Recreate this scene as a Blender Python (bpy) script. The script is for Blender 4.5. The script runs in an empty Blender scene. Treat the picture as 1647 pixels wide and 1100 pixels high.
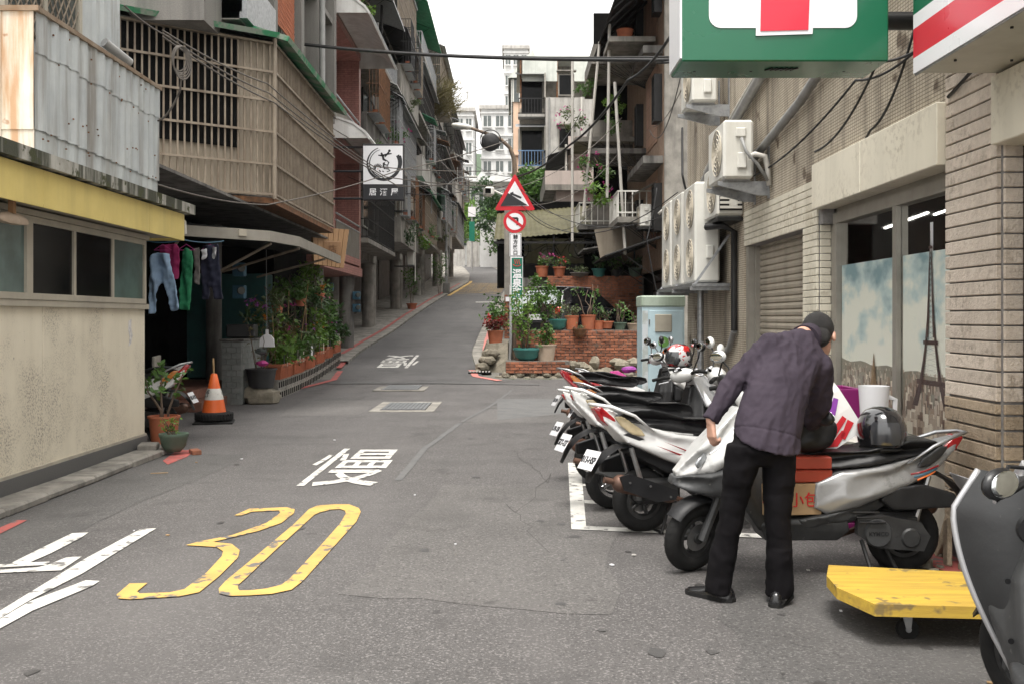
import bpy, bmesh, math, random
from mathutils import Vector, Matrix, noise
R = math.radians; PI = math.pi
random.seed(7)
sc = bpy.context.scene
COL = sc.collection
# ---------------------------------------------------------------- camera, sky, sun, exposure
F, CX, HY, EYE = 1601.0, 823.5, 512.0, 1.5
cam_d = bpy.data.cameras.new('camera'); cam = bpy.data.objects.new('camera', cam_d); COL.objects.link(cam)
cam.location = (0, 0, EYE); cam.rotation_euler = (PI/2, 0, 0)
cam_d.lens = 35.0; cam_d.sensor_width = 36.0; cam_d.shift_y = -(550-HY)/1647.0; cam_d.clip_end = 2000; cam_d.clip_start = .05
sc.camera = cam
SUN_EL, SUN_AZ = 68, 195
wd = bpy.data.worlds.new('World'); sc.world = wd; wd.use_nodes = True
nt = wd.node_tree; bg = nt.nodes['Background']
sky = nt.nodes.new('ShaderNodeTexSky'); sky.sky_type = 'NISHITA'; sky.sun_disc = False
sky.sun_elevation = R(SUN_EL); sky.sun_rotation = R(SUN_AZ); sky.dust_density = 4; sky.air_density = 1
hs = nt.nodes.new('ShaderNodeHueSaturation'); hs.inputs['Saturation'].default_value = .12
mx = nt.nodes.new('ShaderNodeMix'); mx.data_type = 'RGBA'; mx.inputs[0].default_value = .72
mx.inputs['B'].default_value = (8.3, 8.15, 7.9, 1)          # even overcast cloud
nt.links.new(sky.outputs[0], hs.inputs['Color']); nt.links.new(hs.outputs[0], mx.inputs['A'])
tc = nt.nodes.new('ShaderNodeTexCoord'); sxyz = nt.nodes.new('ShaderNodeSeparateXYZ'); nt.links.new(tc.outputs['Generated'], sxyz.inputs[0])
gr_ = nt.nodes.new('ShaderNodeMapRange'); gr_.inputs[1].default_value = 0; gr_.inputs[2].default_value = 1; gr_.inputs[3].default_value = .78; gr_.inputs[4].default_value = 1.45; nt.links.new(sxyz.outputs['Z'], gr_.inputs[0])
vm = nt.nodes.new('ShaderNodeVectorMath'); vm.operation = 'SCALE'; nt.links.new(mx.outputs['Result'], vm.inputs[0]); nt.links.new(gr_.outputs[0], vm.inputs['Scale'])
nt.links.new(vm.outputs[0], bg.inputs['Color']); bg.inputs['Strength'].default_value = .1
sd = bpy.data.lights.new('sun', 'SUN'); sd.energy = 1.5; sd.angle = R(22); sd.color = (1, .96, .90)
sun = bpy.data.objects.new('sun', sd); COL.objects.link(sun)
sun.rotation_euler = Vector((math.sin(R(SUN_AZ))*math.cos(R(SUN_EL)), math.cos(R(SUN_AZ))*math.cos(R(SUN_EL)), math.sin(R(SUN_EL)))).to_track_quat('Z', 'Y').to_euler()
sc.view_settings.view_transform = 'Standard'; sc.view_settings.look = 'None'; sc.view_settings.gamma = 1
sc.view_settings.use_curve_mapping = False; sc.view_settings.exposure = 1.42
sc.cycles.max_bounces = 6; sc.cycles.diffuse_bounces = 3; sc.cycles.glossy_bounces = 3; sc.cycles.transmission_bounces = 4; sc.cycles.transparent_max_bounces = 8

# ---------------------------------------------------------------- helpers
def P(px, py, Y): return Vector(((px-CX)/F*Y, Y, EYE-(py-HY)/F*Y))   # photo pixel at a known depth
def YX(px, X): return X*F/(px-CX)                                     # depth where a pixel column meets a wall X
W = {}
def vec(a): return Vector(a)
class MB:
    def __init__(s): s.v = []; s.f = []; s.m = []; s.mats = []; s.k = 0
    def use(s, m):
        if m not in s.mats: s.mats.append(m)
        s.k = s.mats.index(m); return s
    def add(s, vs, fs, M=None):
        o = len(s.v)
        s.v += [M @ Vector(p) if M else Vector(p) for p in vs]
        s.f += [tuple(i+o for i in f) for f in fs]; s.m += [s.k]*len(fs); return s
    def box(s, c, d, rz=0, b=0, M=None):
        hx, hy, hz = d[0]/2, d[1]/2, d[2]/2
        T = Matrix.Translation(c) @ Matrix.Rotation(rz, 4, 'Z')
        if M: T = M @ T
        if b <= 0:
            vs = [(x, y, z) for x in (-hx, hx) for y in (-hy, hy) for z in (-hz, hz)]
            return s.add(vs, [(0,1,3,2),(4,6,7,5),(0,4,5,1),(2,3,7,6),(0,2,6,4),(1,5,7,3)], T)
        b = min(b, hx*.9, hy*.9, hz*.9)
        vs = []; ix = {}
        for sx in (-1,1):
            for sy in (-1,1):
                for sz in (-1,1):
                    for a in range(3):
                        ix[sx,sy,sz,a] = len(vs)
                        h = [hx-b, hy-b, hz-b]; h[a] += b
                        vs.append((sx*h[0], sy*h[1], sz*h[2]))
        fs = []
        for a in range(3):
            for sg in (-1,1):
                o1, o2 = (a+1) % 3, (a+2) % 3; q = []
                for p, r in ((-1,-1),(1,-1),(1,1),(-1,1)):
                    t = [0,0,0]; t[a] = sg; t[o1] = p; t[o2] = r; q.append(ix[t[0],t[1],t[2],a])
                fs.append(tuple(q if sg > 0 else q[::-1]))
        for a in range(3):
            o1, o2 = (a+1) % 3, (a+2) % 3
            for p in (-1,1):
                for r in (-1,1):
                    def k(e, ax):
                        t = [0,0,0]; t[a] = e; t[o1] = p; t[o2] = r; return ix[t[0],t[1],t[2],ax]
                    q = [k(-1,o1), k(1,o1), k(1,o2), k(-1,o2)]
                    fs.append(tuple(q if p*r < 0 else q[::-1]))
        for sx in (-1,1):
            for sy in (-1,1):
                for sz in (-1,1):
                    q = [ix[sx,sy,sz,a] for a in range(3)]
                    fs.append(tuple(q if sx*sy*sz > 0 else q[::-1]))
        return s.add(vs, fs, T)
    def span(s, x0, x1, y0, y1, z0, z1, b=0): return s.box(((x0+x1)/2,(y0+y1)/2,(z0+z1)/2), (abs(x1-x0),abs(y1-y0),abs(z1-z0)), 0, b)
    def tube(s, pts, r, n=6, cap=True, M=None):
        pts = [Vector(p) for p in pts]; rs = r if isinstance(r, (list, tuple)) else [r]*len(pts)
        vs = []; fs = []; up = None
        for i, p in enumerate(pts):
            t = (pts[min(i+1, len(pts)-1)] - pts[max(i-1, 0)]).normalized()
            if up is None:
                up = t.orthogonal().normalized()
            up = (up - t*up.dot(t)).normalized(); sd_ = t.cross(up)
            for k in range(n):
                a = 2*PI*k/n; vs.append(p + (up*math.cos(a) + sd_*math.sin(a))*rs[i])
        for i in range(len(pts)-1):
            for k in range(n):
                a, b = i*n+k, i*n+(k+1) % n; fs.append((a, b, b+n, a+n))
        if cap: fs.append(tuple(range(n))[::-1]); fs.append(tuple(range((len(pts)-1)*n, len(pts)*n)))
        return s.add(vs, fs, M)
    def cyl(s, a, b, r0, r1=None, n=12, M=None): return s.tube([a, b], [r0, r0 if r1 is None else r1], n, True, M)
    def lathe(s, prof, n=20, M=None, close=True):
        vs = []; fs = []
        for r, z in prof:
            for k in range(n): vs.append((r*math.cos(2*PI*k/n), r*math.sin(2*PI*k/n), z))
        for i in range(len(prof)-1):
            for k in range(n):
                a, b = i*n+k, i*n+(k+1) % n; fs.append((a, b, b+n, a+n))
        if close: fs.append(tuple(range(n))[::-1]); fs.append(tuple(range((len(prof)-1)*n, len(prof)*n)))
        return s.add(vs, fs, M)
    def torus(s, R0, r, n=28, m=10, M=None, sq=1):
        vs = []; fs = []
        for i in range(n):
            for j in range(m):
                a, b = 2*PI*i/n, 2*PI*j/m
                vs.append(((R0+r*math.cos(b))*math.cos(a), (R0+r*math.cos(b))*math.sin(a), r*sq*math.sin(b)))
        for i in range(n):
            for j in range(m):
                fs.append((i*m+j, ((i+1) % n)*m+j, ((i+1) % n)*m+(j+1) % m, i*m+(j+1) % m))
        return s.add(vs, fs, M)
    def ell(s, c, r, n=14, m=9, M=None):
        prof = []; T = Matrix.Translation(c)
        vs = [(0,0,-r[2])]
        for i in range(1, m):
            t = -PI/2+PI*i/m
            for k in range(n): vs.append((r[0]*math.cos(t)*math.cos(2*PI*k/n), r[1]*math.cos(t)*math.sin(2*PI*k/n), r[2]*math.sin(t)))
        vs.append((0,0,r[2])); fs = []
        for k in range(n): fs.append((0, 1+(k+1) % n, 1+k)); fs.append((len(vs)-1, len(vs)-1-n+k, len(vs)-1-n+(k+1) % n))
        for i in range(m-2):
            for k in range(n):
                a, b = 1+i*n+k, 1+i*n+(k+1) % n; fs.append((a, b, b+n, a+n))
        return s.add(vs, fs, (M @ T) if M else T)
    def caps(s, a, b, r0, r1, n=12):          # tapered capsule
        a, b = Vector(a), Vector(b); s.ell(a, (r0,)*3, n, 8); s.ell(b, (r1,)*3, n, 8); return s.tube([a, b], [r0, r1], n)
    def prism(s, poly, f, M=None):           # poly of 2D points, f maps (u,v,side) to 3D
        n = len(poly); vs = [f(u, v, 0) for u, v in poly] + [f(u, v, 1) for u, v in poly]
        return s.add(vs, [tuple(range(n))[::-1], tuple(range(n, 2*n))] + [(i, (i+1) % n, n+(i+1) % n, n+i) for i in range(n)], M)
    def loft(s, secs, caps=True, M=None):
        n = len(secs[0]); vs = [p for q in secs for p in q]; fs = []
        for i in range(len(secs)-1):
            for k in range(n):
                a, b = i*n+k, i*n+(k+1) % n; fs.append((a, b, b+n, a+n))
        if caps: fs.append(tuple(range(n))[::-1]); fs.append(tuple(range((len(secs)-1)*n, len(secs)*n)))
        return s.add(vs, fs, M)
    def grid(s, nu, nv, f, M=None):
        vs = [f(i/nu, j/nv) for i in range(nu+1) for j in range(nv+1)]
        return s.add(vs, [(i*(nv+1)+j, (i+1)*(nv+1)+j, (i+1)*(nv+1)+j+1, i*(nv+1)+j+1) for i in range(nu) for j in range(nv)], M)
    def quad(s, a, b, c, d): return s.add([a, b, c, d], [(0,1,2,3)])
    def xf(s, M): s.v = [M @ p for p in s.v]; return s
    def mesh(s, name, mat=None, smooth=40, Minv=None):
        me = bpy.data.meshes.new(name)
        me.from_pydata([tuple(Minv @ p) if Minv else tuple(p) for p in s.v], [], s.f)
        for m in (s.mats or [mat]): me.materials.append(MAT[m] if isinstance(m, str) else m)
        if len(s.mats) > 1: me.polygons.foreach_set('material_index', s.m)
        fix(me, smooth); return me
    def build(s, name, mat=None, parent=None, smooth=40, local=False, label=None, cat=None, group=None, kind=None, vox=0, sm=4):
        Wm = W.get(parent, Matrix()) if parent else Matrix()
        me = s.mesh(name, mat, smooth, None if local else Wm.inverted())
        if vox: me = bake(me, vox, sm)
        return link(name, me, parent, Wm, label, cat, group, kind)
def fix(me, smooth):
    bm = bmesh.new(); bm.from_mesh(me); bmesh.ops.recalc_face_normals(bm, faces=bm.faces); bm.to_mesh(me); bm.free()
    me.polygons.foreach_set('use_smooth', [smooth > 0]*len(me.polygons))
    if 0 < smooth < 180: me.set_sharp_from_angle(angle=R(smooth))
    me.update()
def link(name, me, parent=None, Wm=None, label=None, cat=None, group=None, kind=None):
    o = bpy.data.objects.new(name, me); COL.objects.link(o); o.parent = parent; W[o] = Wm or Matrix()
    return tag(o, label, cat, group, kind)
def tag(o, label=None, cat=None, group=None, kind=None):
    for k, v in (('label', label), ('category', cat), ('group', group), ('kind', kind)):
        if v: o[k] = v
    return o
def thing(name, label, cat, loc=(0,0,0), rz=0, group=None, rot=None):
    o = bpy.data.objects.new(name, None); COL.objects.link(o); o.empty_display_size = .1
    o.location = loc; o.rotation_euler = rot or (0, 0, rz)
    W[o] = Matrix.LocRotScale(Vector(loc), o.rotation_euler, None)
    return tag(o, label, cat, group)
def inst(me, name, parent, M, kind=None):      # M in world space, mesh data shared
    o = bpy.data.objects.new(name, me); COL.objects.link(o); o.parent = parent
    o.matrix_basis = W.get(parent, Matrix()).inverted() @ M; W[o] = M
    return tag(o, None, None, None, kind)
def bake(me, vox, sm=4, mod=None):
    o = bpy.data.objects.new('tmp', me); COL.objects.link(o)
    r = o.modifiers.new('r', 'REMESH'); r.mode = 'VOXEL'; r.voxel_size = vox; r.use_smooth_shade = True
    if sm: q = o.modifiers.new('s', 'SMOOTH'); q.iterations = sm; q.factor = .5
    bpy.context.view_layer.update()
    n = bpy.data.meshes.new_from_object(o.evaluated_get(bpy.context.evaluated_depsgraph_get()))
    if not n.materials:
        for m in me.materials: n.materials.append(m)
    n.polygons.foreach_set('use_smooth', [True]*len(n.polygons))
    bpy.data.objects.remove(o); return n
def copy_tree(o, parent=None, M=None):
    c = o.copy(); COL.objects.link(c); c.parent = parent; W[c] = W[o]
    for ch in list(o.children): copy_tree(ch, c)
    return c
TX = {}
def text_mesh(s, size, depth=.002, bold=0, w=None):   # flat lettering mesh, centred, in local XY
    cu = bpy.data.curves.new('t', 'FONT'); cu.body = s; cu.size = size; cu.extrude = depth; cu.offset = bold; cu.resolution_u = 3
    o = bpy.data.objects.new('t', cu); COL.objects.link(o); bpy.context.view_layer.update()
    me = bpy.data.meshes.new_from_object(o.evaluated_get(bpy.context.evaluated_depsgraph_get()))
    xs = [v.co.x for v in me.vertices]; ys = [v.co.y for v in me.vertices]
    me.transform(Matrix.Translation((-(min(xs)+max(xs))/2, -(min(ys)+max(ys))/2, 0)))
    bpy.data.objects.remove(o); return me
def letters(s, size, mat, parent, M, depth=.002, bold=0, name='lettering', sx=1, sy=1):
    me = text_mesh(s, size, depth, bold); me.transform(Matrix.Diagonal((sx, sy, 1, 1)))
    me.materials.clear(); me.materials.append(MAT[mat]); o = inst(me, name, parent, M); return o
FRONT = Matrix.Rotation(PI/2, 4, 'X')      # text plane facing the camera (-Y)
def TR(*p): return Matrix.Translation(p if len(p) == 3 else p[0])

# ---------------------------------------------------------------- materials
MAT = {}
def mat(name, c, c2=None, scale=4, rough=.7, metal=0, bump=.12, bs=60, streak=None, sfac=.5, rnd=0, coat=0, emis=0, trans=0, ior=1.45, stretch=(1,1,1), lo=.38, hi=.64, spec=.5, sub=0, spots=None, slo=.46, shi=.68, scuff=None):
    m = bpy.data.materials.new(name); m.use_nodes = True; t = m.node_tree; N = t.nodes; L = t.links
    b = N['Principled BSDF']; MAT[name] = m
    geo = N.new('ShaderNodeNewGeometry'); mp = N.new('ShaderNodeMapping'); mp.inputs['Scale'].default_value = stretch
    L.new(geo.outputs['Position'], mp.inputs[0])
    def nz(sca, vecin, det=5):
        n = N.new('ShaderNodeTexNoise'); n.inputs['Scale'].default_value = sca; n.inputs['Detail'].default_value = det; n.inputs['Roughness'].default_value = .62
        L.new(vecin, n.inputs['Vector']); return n
    def ramp(src, a, z):
        r = N.new('ShaderNodeMapRange'); r.inputs[1].default_value = a; r.inputs[2].default_value = z; L.new(src, r.inputs[0]); return r.outputs[0]
    def mix(f, a, bcol):
        x = N.new('ShaderNodeMix'); x.data_type = 'RGBA'
        if isinstance(f, float): x.inputs[0].default_value = f
        else: L.new(f, x.inputs[0])
        for s_, q in (('A', a), ('B', bcol)):
            if isinstance(q, tuple): x.inputs[s_].default_value = (*q, 1)
            else: L.new(q, x.inputs[s_])
        return x.outputs['Result']
    c2 = c2 or tuple(k*.78 for k in c)
    n1 = nz(scale, mp.outputs[0])
    col = mix(ramp(n1.outputs[0], lo, hi), c, c2)
    if streak:
        mp2 = N.new('ShaderNodeMapping'); mp2.inputs['Scale'].default_value = (2.4, 2.4, .22); L.new(geo.outputs['Position'], mp2.inputs[0])
        n2 = nz(1.6, mp2.outputs[0], 8); f = N.new('ShaderNodeMath'); f.operation = 'MULTIPLY'; f.inputs[1].default_value = sfac
        L.new(ramp(n2.outputs[0], slo, shi), f.inputs[0]); col = mix(f.outputs[0], col, streak)
    if spots:
        n4 = nz(spots[1], geo.outputs['Position'], 3); col = mix(ramp(n4.outputs[0], spots[2], spots[2]+.06), col, spots[0])
    if scuff:
        s1 = nz(scuff[1], geo.outputs['Position'], 3); s2 = nz(scuff[2], geo.outputs['Position'], 8); ml = N.new('ShaderNodeMath'); ml.operation = 'MULTIPLY'
        L.new(ramp(s1.outputs[0], .46, .66), ml.inputs[0]); L.new(ramp(s2.outputs[0], .50, .60), ml.inputs[1]); col = mix(ml.outputs[0], col, scuff[0])
    if rnd:
        oi = N.new('ShaderNodeObjectInfo'); hv = N.new('ShaderNodeHueSaturation')
        mr = N.new('ShaderNodeMapRange'); mr.inputs[3].default_value = 1-rnd; mr.inputs[4].default_value = 1+rnd
        L.new(oi.outputs['Random'], mr.inputs[0]); L.new(mr.outputs[0], hv.inputs['Value']); L.new(col, hv.inputs['Color']); col = hv.outputs[0]
    L.new(col, b.inputs['Base Color'])
    rr = N.new('ShaderNodeMapRange'); rr.inputs[3].default_value = max(.02, rough-.12); rr.inputs[4].default_value = min(1, rough+.12); L.new(n1.outputs[0], rr.inputs[0])
    L.new(rr.outputs[0], b.inputs['Roughness'])
    b.inputs['Metallic'].default_value = metal; b.inputs['Specular IOR Level'].default_value = spec
    b.inputs['Coat Weight'].default_value = coat; b.inputs['Coat Roughness'].default_value = .08
    if trans: b.inputs['Transmission Weight'].default_value = trans; b.inputs['IOR'].default_value = ior
    if emis: b.inputs['Emission Strength'].default_value = emis; L.new(col, b.inputs['Emission Color'])
    if bump:
        n3 = nz(bs, mp.outputs[0], 4); bp = N.new('ShaderNodeBump'); bp.inputs['Strength'].default_value = bump; bp.inputs['Distance'].default_value = .02
        L.new(n3.outputs[0], bp.inputs['Height']); L.new(bp.outputs[0], b.inputs['Normal'])
    if sub:
        tr = N.new('ShaderNodeBsdfTranslucent'); L.new(col, tr.inputs[0]); ms = N.new('ShaderNodeMixShader'); ms.inputs[0].default_value = sub
        L.new(b.outputs[0], ms.inputs[1]); L.new(tr.outputs[0], ms.inputs[2]); L.new(ms.outputs[0], N['Material Output'].inputs[0])
    return m
def asphalt(name, base, dark, speck=.5, warm=0):
    m = mat(name, base, dark, scale=.55, rough=.82, bump=.5, bs=170, lo=.3, hi=.75)
    t = m.node_tree; N = t.nodes; L = t.links; b = N['Principled BSDF']; geo = [n for n in N if n.type == 'NEW_GEOMETRY'][0]
    src = b.inputs['Base Color'].links[0].from_socket
    def layer(src, sca, a, z, colr, fac, st=(1,1,1), det=3, typ='N'):
        mp = N.new('ShaderNodeMapping'); mp.inputs['Scale'].default_value = st; L.new(geo.outputs['Position'], mp.inputs[0])
        n = N.new('ShaderNodeTexNoise'); n.inputs['Scale'].default_value = sca; n.inputs['Detail'].default_value = det; L.new(mp.outputs[0], n.inputs['Vector'])
        r = N.new('ShaderNodeMapRange'); r.inputs[1].default_value = a; r.inputs[2].default_value = z; r.inputs[4].default_value = fac; L.new(n.outputs[0], r.inputs[0])
        x = N.new('ShaderNodeMix'); x.data_type = 'RGBA'; L.new(r.outputs[0], x.inputs[0]); L.new(src, x.inputs['A']); x.inputs['B'].default_value = (*colr, 1)
        return x.outputs['Result']
    src = layer(src, 75, .56, .64, tuple(k*2.6 for k in base), speck, det=2)
    src = layer(src, 55, .56, .66, tuple(k*.4 for k in base), .7, det=2)
    src = layer(src, .9, .52, .72, tuple(k*.55 for k in base), .55, det=6)
    src = layer(src, 1.9, .60, .72, tuple(k*.42 for k in base), .5)
    src = layer(src, .8, .5, .75, tuple(k*1.5 for k in base), .45, st=(1.5,.4,1), det=5)
    src = layer(src, 6, .68, .74, tuple(k*.35 for k in base), .6)
    src = layer(src, .5, .5, .8, tuple(k*1.35 for k in base), .5, st=(1, .12, 1), det=4)
    L.new(src, b.inputs['Base Color'])
asphalt('asphalt', (.098, .092, .089), (.072, .067, .065), .6)
asphalt('asphalt_dark', (.094, .090, .088), (.072, .069, .068), .35)
mat('asphalt_patch', (.13, .128, .125), (.11, .11, .108), 3, .85, bump=.4, bs=120)
mat('concrete', (.31, .29, .255), (.19, .178, .158), 2.2, .88, bump=.35, bs=30, streak=(.05, .047, .042), sfac=.6)
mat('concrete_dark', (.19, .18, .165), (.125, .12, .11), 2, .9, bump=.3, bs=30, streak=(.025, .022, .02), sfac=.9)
mat('concrete_light', (.46, .44, .41), (.36, .345, .32), 2, .88, bump=.25, bs=30, streak=(.10, .092, .082), sfac=.55)
mat('slab_mossy', (.44, .43, .39), (.30, .29, .25), 5, .9, bump=.35, bs=40, streak=(.035, .038, .02), sfac=.95, slo=.44, shi=.54, spots=((.05,.055,.02), 6, .56))
mat('cream_panel', (.74, .68, .545), (.66, .60, .48), 1.3, .6, bump=.05, bs=90, streak=(.52, .465, .36), sfac=.3, spots=((.27,.24,.19), 22, .69), scuff=((.25,.22,.18), 1.3, 55))
mat('granite', (.13, .128, .125), (.08, .08, .08), 160, .6, bump=.1, bs=160)
mat('yellow_paint', (.72, .58, .20), (.64, .51, .17), 1.6, .55, bump=.04, bs=30, streak=(.45, .36, .13), sfac=.4)
mat('zinc_sheet', (.50, .53, .53), (.42, .45, .46), 2.5, .5, bump=.05, bs=30, streak=(.20, .18, .155), sfac=.8, slo=.5, shi=.66, spots=((.16,.13,.1), 14, .71))
mat('rust_sheet', (.64, .61, .54), (.58, .53, .43), 1.8, .65, bump=.08, bs=40, streak=(.40, .19, .06), sfac=.75, slo=.5, shi=.62, spots=((.30,.13,.04), 5, .64)); mat('rust_cap', (.27, .21, .15), (.18, .11, .06), 4, .7, bump=.15, bs=40)
mat('rust', (.22, .10, .045), (.10, .055, .03), 9, .85, bump=.25, bs=60)
mat('galv', (.42, .43, .44), (.30, .31, .32), 18, .42, metal=.75, bump=.05, bs=80, streak=(.2, .19, .18), sfac=.3)
mat('steel', (.42, .42, .42), (.3, .3, .3), 10, .35, metal=.9, bump=.03)
mat('chrome', (.75, .75, .76), (.6, .6, .62), 10, .12, metal=1, bump=0)
mat('dark_metal', (.022, .021, .021), (.014, .014, .014), 8, .5, metal=.3, bump=.06)
mat('black_paint', (.012, .012, .013), (.009, .009, .01), 5, .35, bump=0)
mat('beige_bar', (.30, .25, .19), (.21, .17, .13), 5, .6, bump=.08, streak=(.12, .08, .05), sfac=.6)
mat('beige_sheet', (.40, .34, .265), (.33, .28, .215), 2, .65, bump=.05, streak=(.2, .16, .12), sfac=.6)
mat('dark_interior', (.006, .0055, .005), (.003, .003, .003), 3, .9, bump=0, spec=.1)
mat('shade_dark', (.006, .006, .006), (.004, .004, .004), 3, .8, bump=0, spec=.1)
mat('frame_beige', (.42, .385, .31), (.36, .33, .27), 4, .5, bump=.04, streak=(.24, .21, .17), sfac=.4)
mat('frame_grey', (.33, .31, .27), (.28, .26, .225), 4, .45, metal=.3, bump=.03)
mat('glass_dark', (.004, .0045, .0045), (.007, .007, .0075), 2, .08, bump=0, spec=.12)
mat('glass_grey', (.10, .115, .11), (.06, .07, .068), 2.5, .15, bump=0, spec=.6)
mat('glass_green', (.10, .15, .14), (.06, .09, .085), 2.5, .15, bump=0, spec=.6)
mat('clear_glass', (.95, .97, .96), (.95, .97, .96), 2, .03, bump=0, trans=1, ior=1.05)
mat('tile_white', (.70, .655, .54), (.64, .60, .495), 3, .38, bump=.05, bs=30, rnd=.05, streak=(.42, .38, .29), sfac=.45, scuff=((.42,.37,.28), 3, 20))
mat('tile_beige', (.66, .575, .485), (.57, .49, .41), 20, .7, bump=.6, bs=60, rnd=.11, streak=(.38,.32,.26), sfac=.4, scuff=((.36,.3,.24), 3, 22))
mat('tile_brown', (.40, .315, .225), (.33, .26, .18), 18, .72, bump=.6, bs=60, rnd=.14, scuff=((.2,.16,.12), 3, 22))
mat('grout_grey', (.26, .25, .24), (.2, .19, .185), 20, .9, bump=.2)
mat('mosaic_wall', (.60, .53, .42), (.50, .435, .34), 1.5, .8, bump=.15, bs=50, streak=(.13, .105, .08), sfac=.75, spots=((.16,.12,.085), 2.2, .62))
mat('fascia_cream', (.76, .71, .585), (.71, .665, .55), 2, .35, bump=.02, bs=20, streak=(.5, .46, .37), sfac=.4, scuff=((.5,.45,.36), 1.5, 20))
mat('shutter', (.44, .39, .315), (.37, .33, .265), 3, .5, metal=.2, bump=.04, streak=(.2, .17, .13), sfac=.5, rnd=.04)
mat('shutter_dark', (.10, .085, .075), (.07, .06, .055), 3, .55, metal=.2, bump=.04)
mat('white_plastic', (.68, .67, .62), (.62, .61, .56), 3, .45, bump=.02, streak=(.45, .42, .35), sfac=.45)
mat('yellowed_plastic', (.60, .55, .45), (.52, .46, .36), 3, .45, bump=.02, streak=(.4, .33, .24), sfac=.4)
mat('pvc_grey', (.30, .30, .29), (.24, .24, .235), 4, .5, bump=.04, streak=(.16, .15, .13), sfac=.5)
mat('pvc_white', (.60, .58, .53), (.5, .48, .44), 4, .5, bump=.03, streak=(.3, .28, .24), sfac=.5)
mat('rubber', (.009, .009, .009), (.016, .0155, .015), 25, .8, spec=.3, bump=.1, bs=90)
mat('cable', (.012, .012, .013), (.02, .02, .02), 20, .6, bump=0)
mat('cable_grey', (.12, .105, .09), (.08, .07, .06), 20, .7, bump=0)
mat('sign_green', (.002, .115, .052), (.002, .108, .048), 1, .28, bump=0, coat=.3)
mat('sign_white', (.78, .78, .80), (.76, .76, .78), 1, .3, bump=0, coat=.3)
mat('sign_red', (.62, .012, .04), (.58, .012, .036), 1, .3, bump=0, coat=.3)
mat('sign_red_road', (.58, .008, .02), (.5, .008, .02), 3, .4, bump=0)
mat('sign_soffit', (.50, .47, .38), (.44, .42, .34), 2, .4, bump=.02, streak=(.3,.27,.2), sfac=.4)
mat('ink', (.014, .015, .018), (.02, .02, .024), 5, .5, bump=0)
mat('road_white', (.60, .585, .545), (.44, .43, .40), 5, .7, bump=.3, bs=120, streak=None, spots=((.13,.125,.12), 10, .58))
mat('road_yellow', (.58, .37, .10), (.46, .29, .085), 3, .7, bump=.3, bs=120, spots=((.13,.12,.11), 8, .555))
mat('road_red', (.42, .10, .085), (.33, .085, .075), 4, .75, bump=.3, bs=120, spots=((.14,.125,.12), 9, .58))
mat('road_pink', (.55, .20, .17), (.46, .17, .15), 4, .75, bump=.3, bs=120, spots=((.14,.125,.12), 12, .66))
mat('brick', (.31, .115, .06), (.19, .075, .045), 9, .9, bump=.4, bs=60, rnd=.4, scuff=((.07,.065,.05), 2.2, 14))
mat('mortar', (.17, .15, .13), (.11, .10, .09), 8, .95, bump=.4, bs=50)
mat('stone', (.25, .22, .17), (.15, .135, .10), 6, .92, bump=.6, bs=18, rnd=.15)
mat('terracotta', (.42, .13, .06), (.34, .105, .05), 6, .65, bump=.1, rnd=.12, streak=(.25, .1, .06), sfac=.3)
mat('pot_teal', (.05, .22, .20), (.04, .17, .155), 6, .45, bump=.08, rnd=.1)
mat('pot_tan', (.42, .33, .25), (.36, .28, .21), 6, .7, bump=.1, rnd=.1)
mat('pot_green', (.10, .15, .11), (.08, .12, .09), 6, .6, bump=.1)
mat('pot_black', (.02, .02, .022), (.03, .03, .03), 6, .5, bump=.08)
mat('soil', (.05, .035, .022), (.035, .025, .016), 20, .95, bump=.5)
LEAF = {}
for nm, a, b_ in (('leaf', (.085, .175, .028), (.045, .105, .02)), ('leaf_bright', (.15, .27, .03), (.075, .16, .024)), ('leaf_dark', (.035, .085, .02), (.02, .05, .014)),
                  ('leaf_dry', (.16, .135, .05), (.10, .09, .035)), ('leaf_pale', (.13, .17, .07), (.08, .11, .045)), ('leaf_red', (.25, .03, .025), (.1, .03, .02))):
    mat(nm, a, b_, 9, .5, bump=0, sub=.25, lo=.3, hi=.7)
mat('petal_pink', (.55, .05, .22), (.4, .04, .25), 20, .6, bump=0, sub=.2)
mat('petal_violet', (.42, .08, .40), (.3, .06, .32), 20, .6, bump=0, sub=.2)
mat('petal_orange', (.70, .26, .03), (.6, .2, .03), 20, .6, bump=0, sub=.2)
mat('petal_red', (.45, .02, .02), (.3, .015, .015), 20, .6, bump=0, sub=.2)
mat('bark', (.14, .10, .07), (.085, .062, .045), 12, .9, bump=.4)
mat('bamboo', (.42, .28, .14), (.30, .19, .09), 10, .6, bump=.1)
mat('wood', (.34, .19, .09), (.26, .14, .065), 5, .6, bump=.1, stretch=(1, 8, 1))
mat('wood_light', (.42, .25, .13), (.34, .20, .10), 4, .6, bump=.1, stretch=(6, 6, .8))
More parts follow.
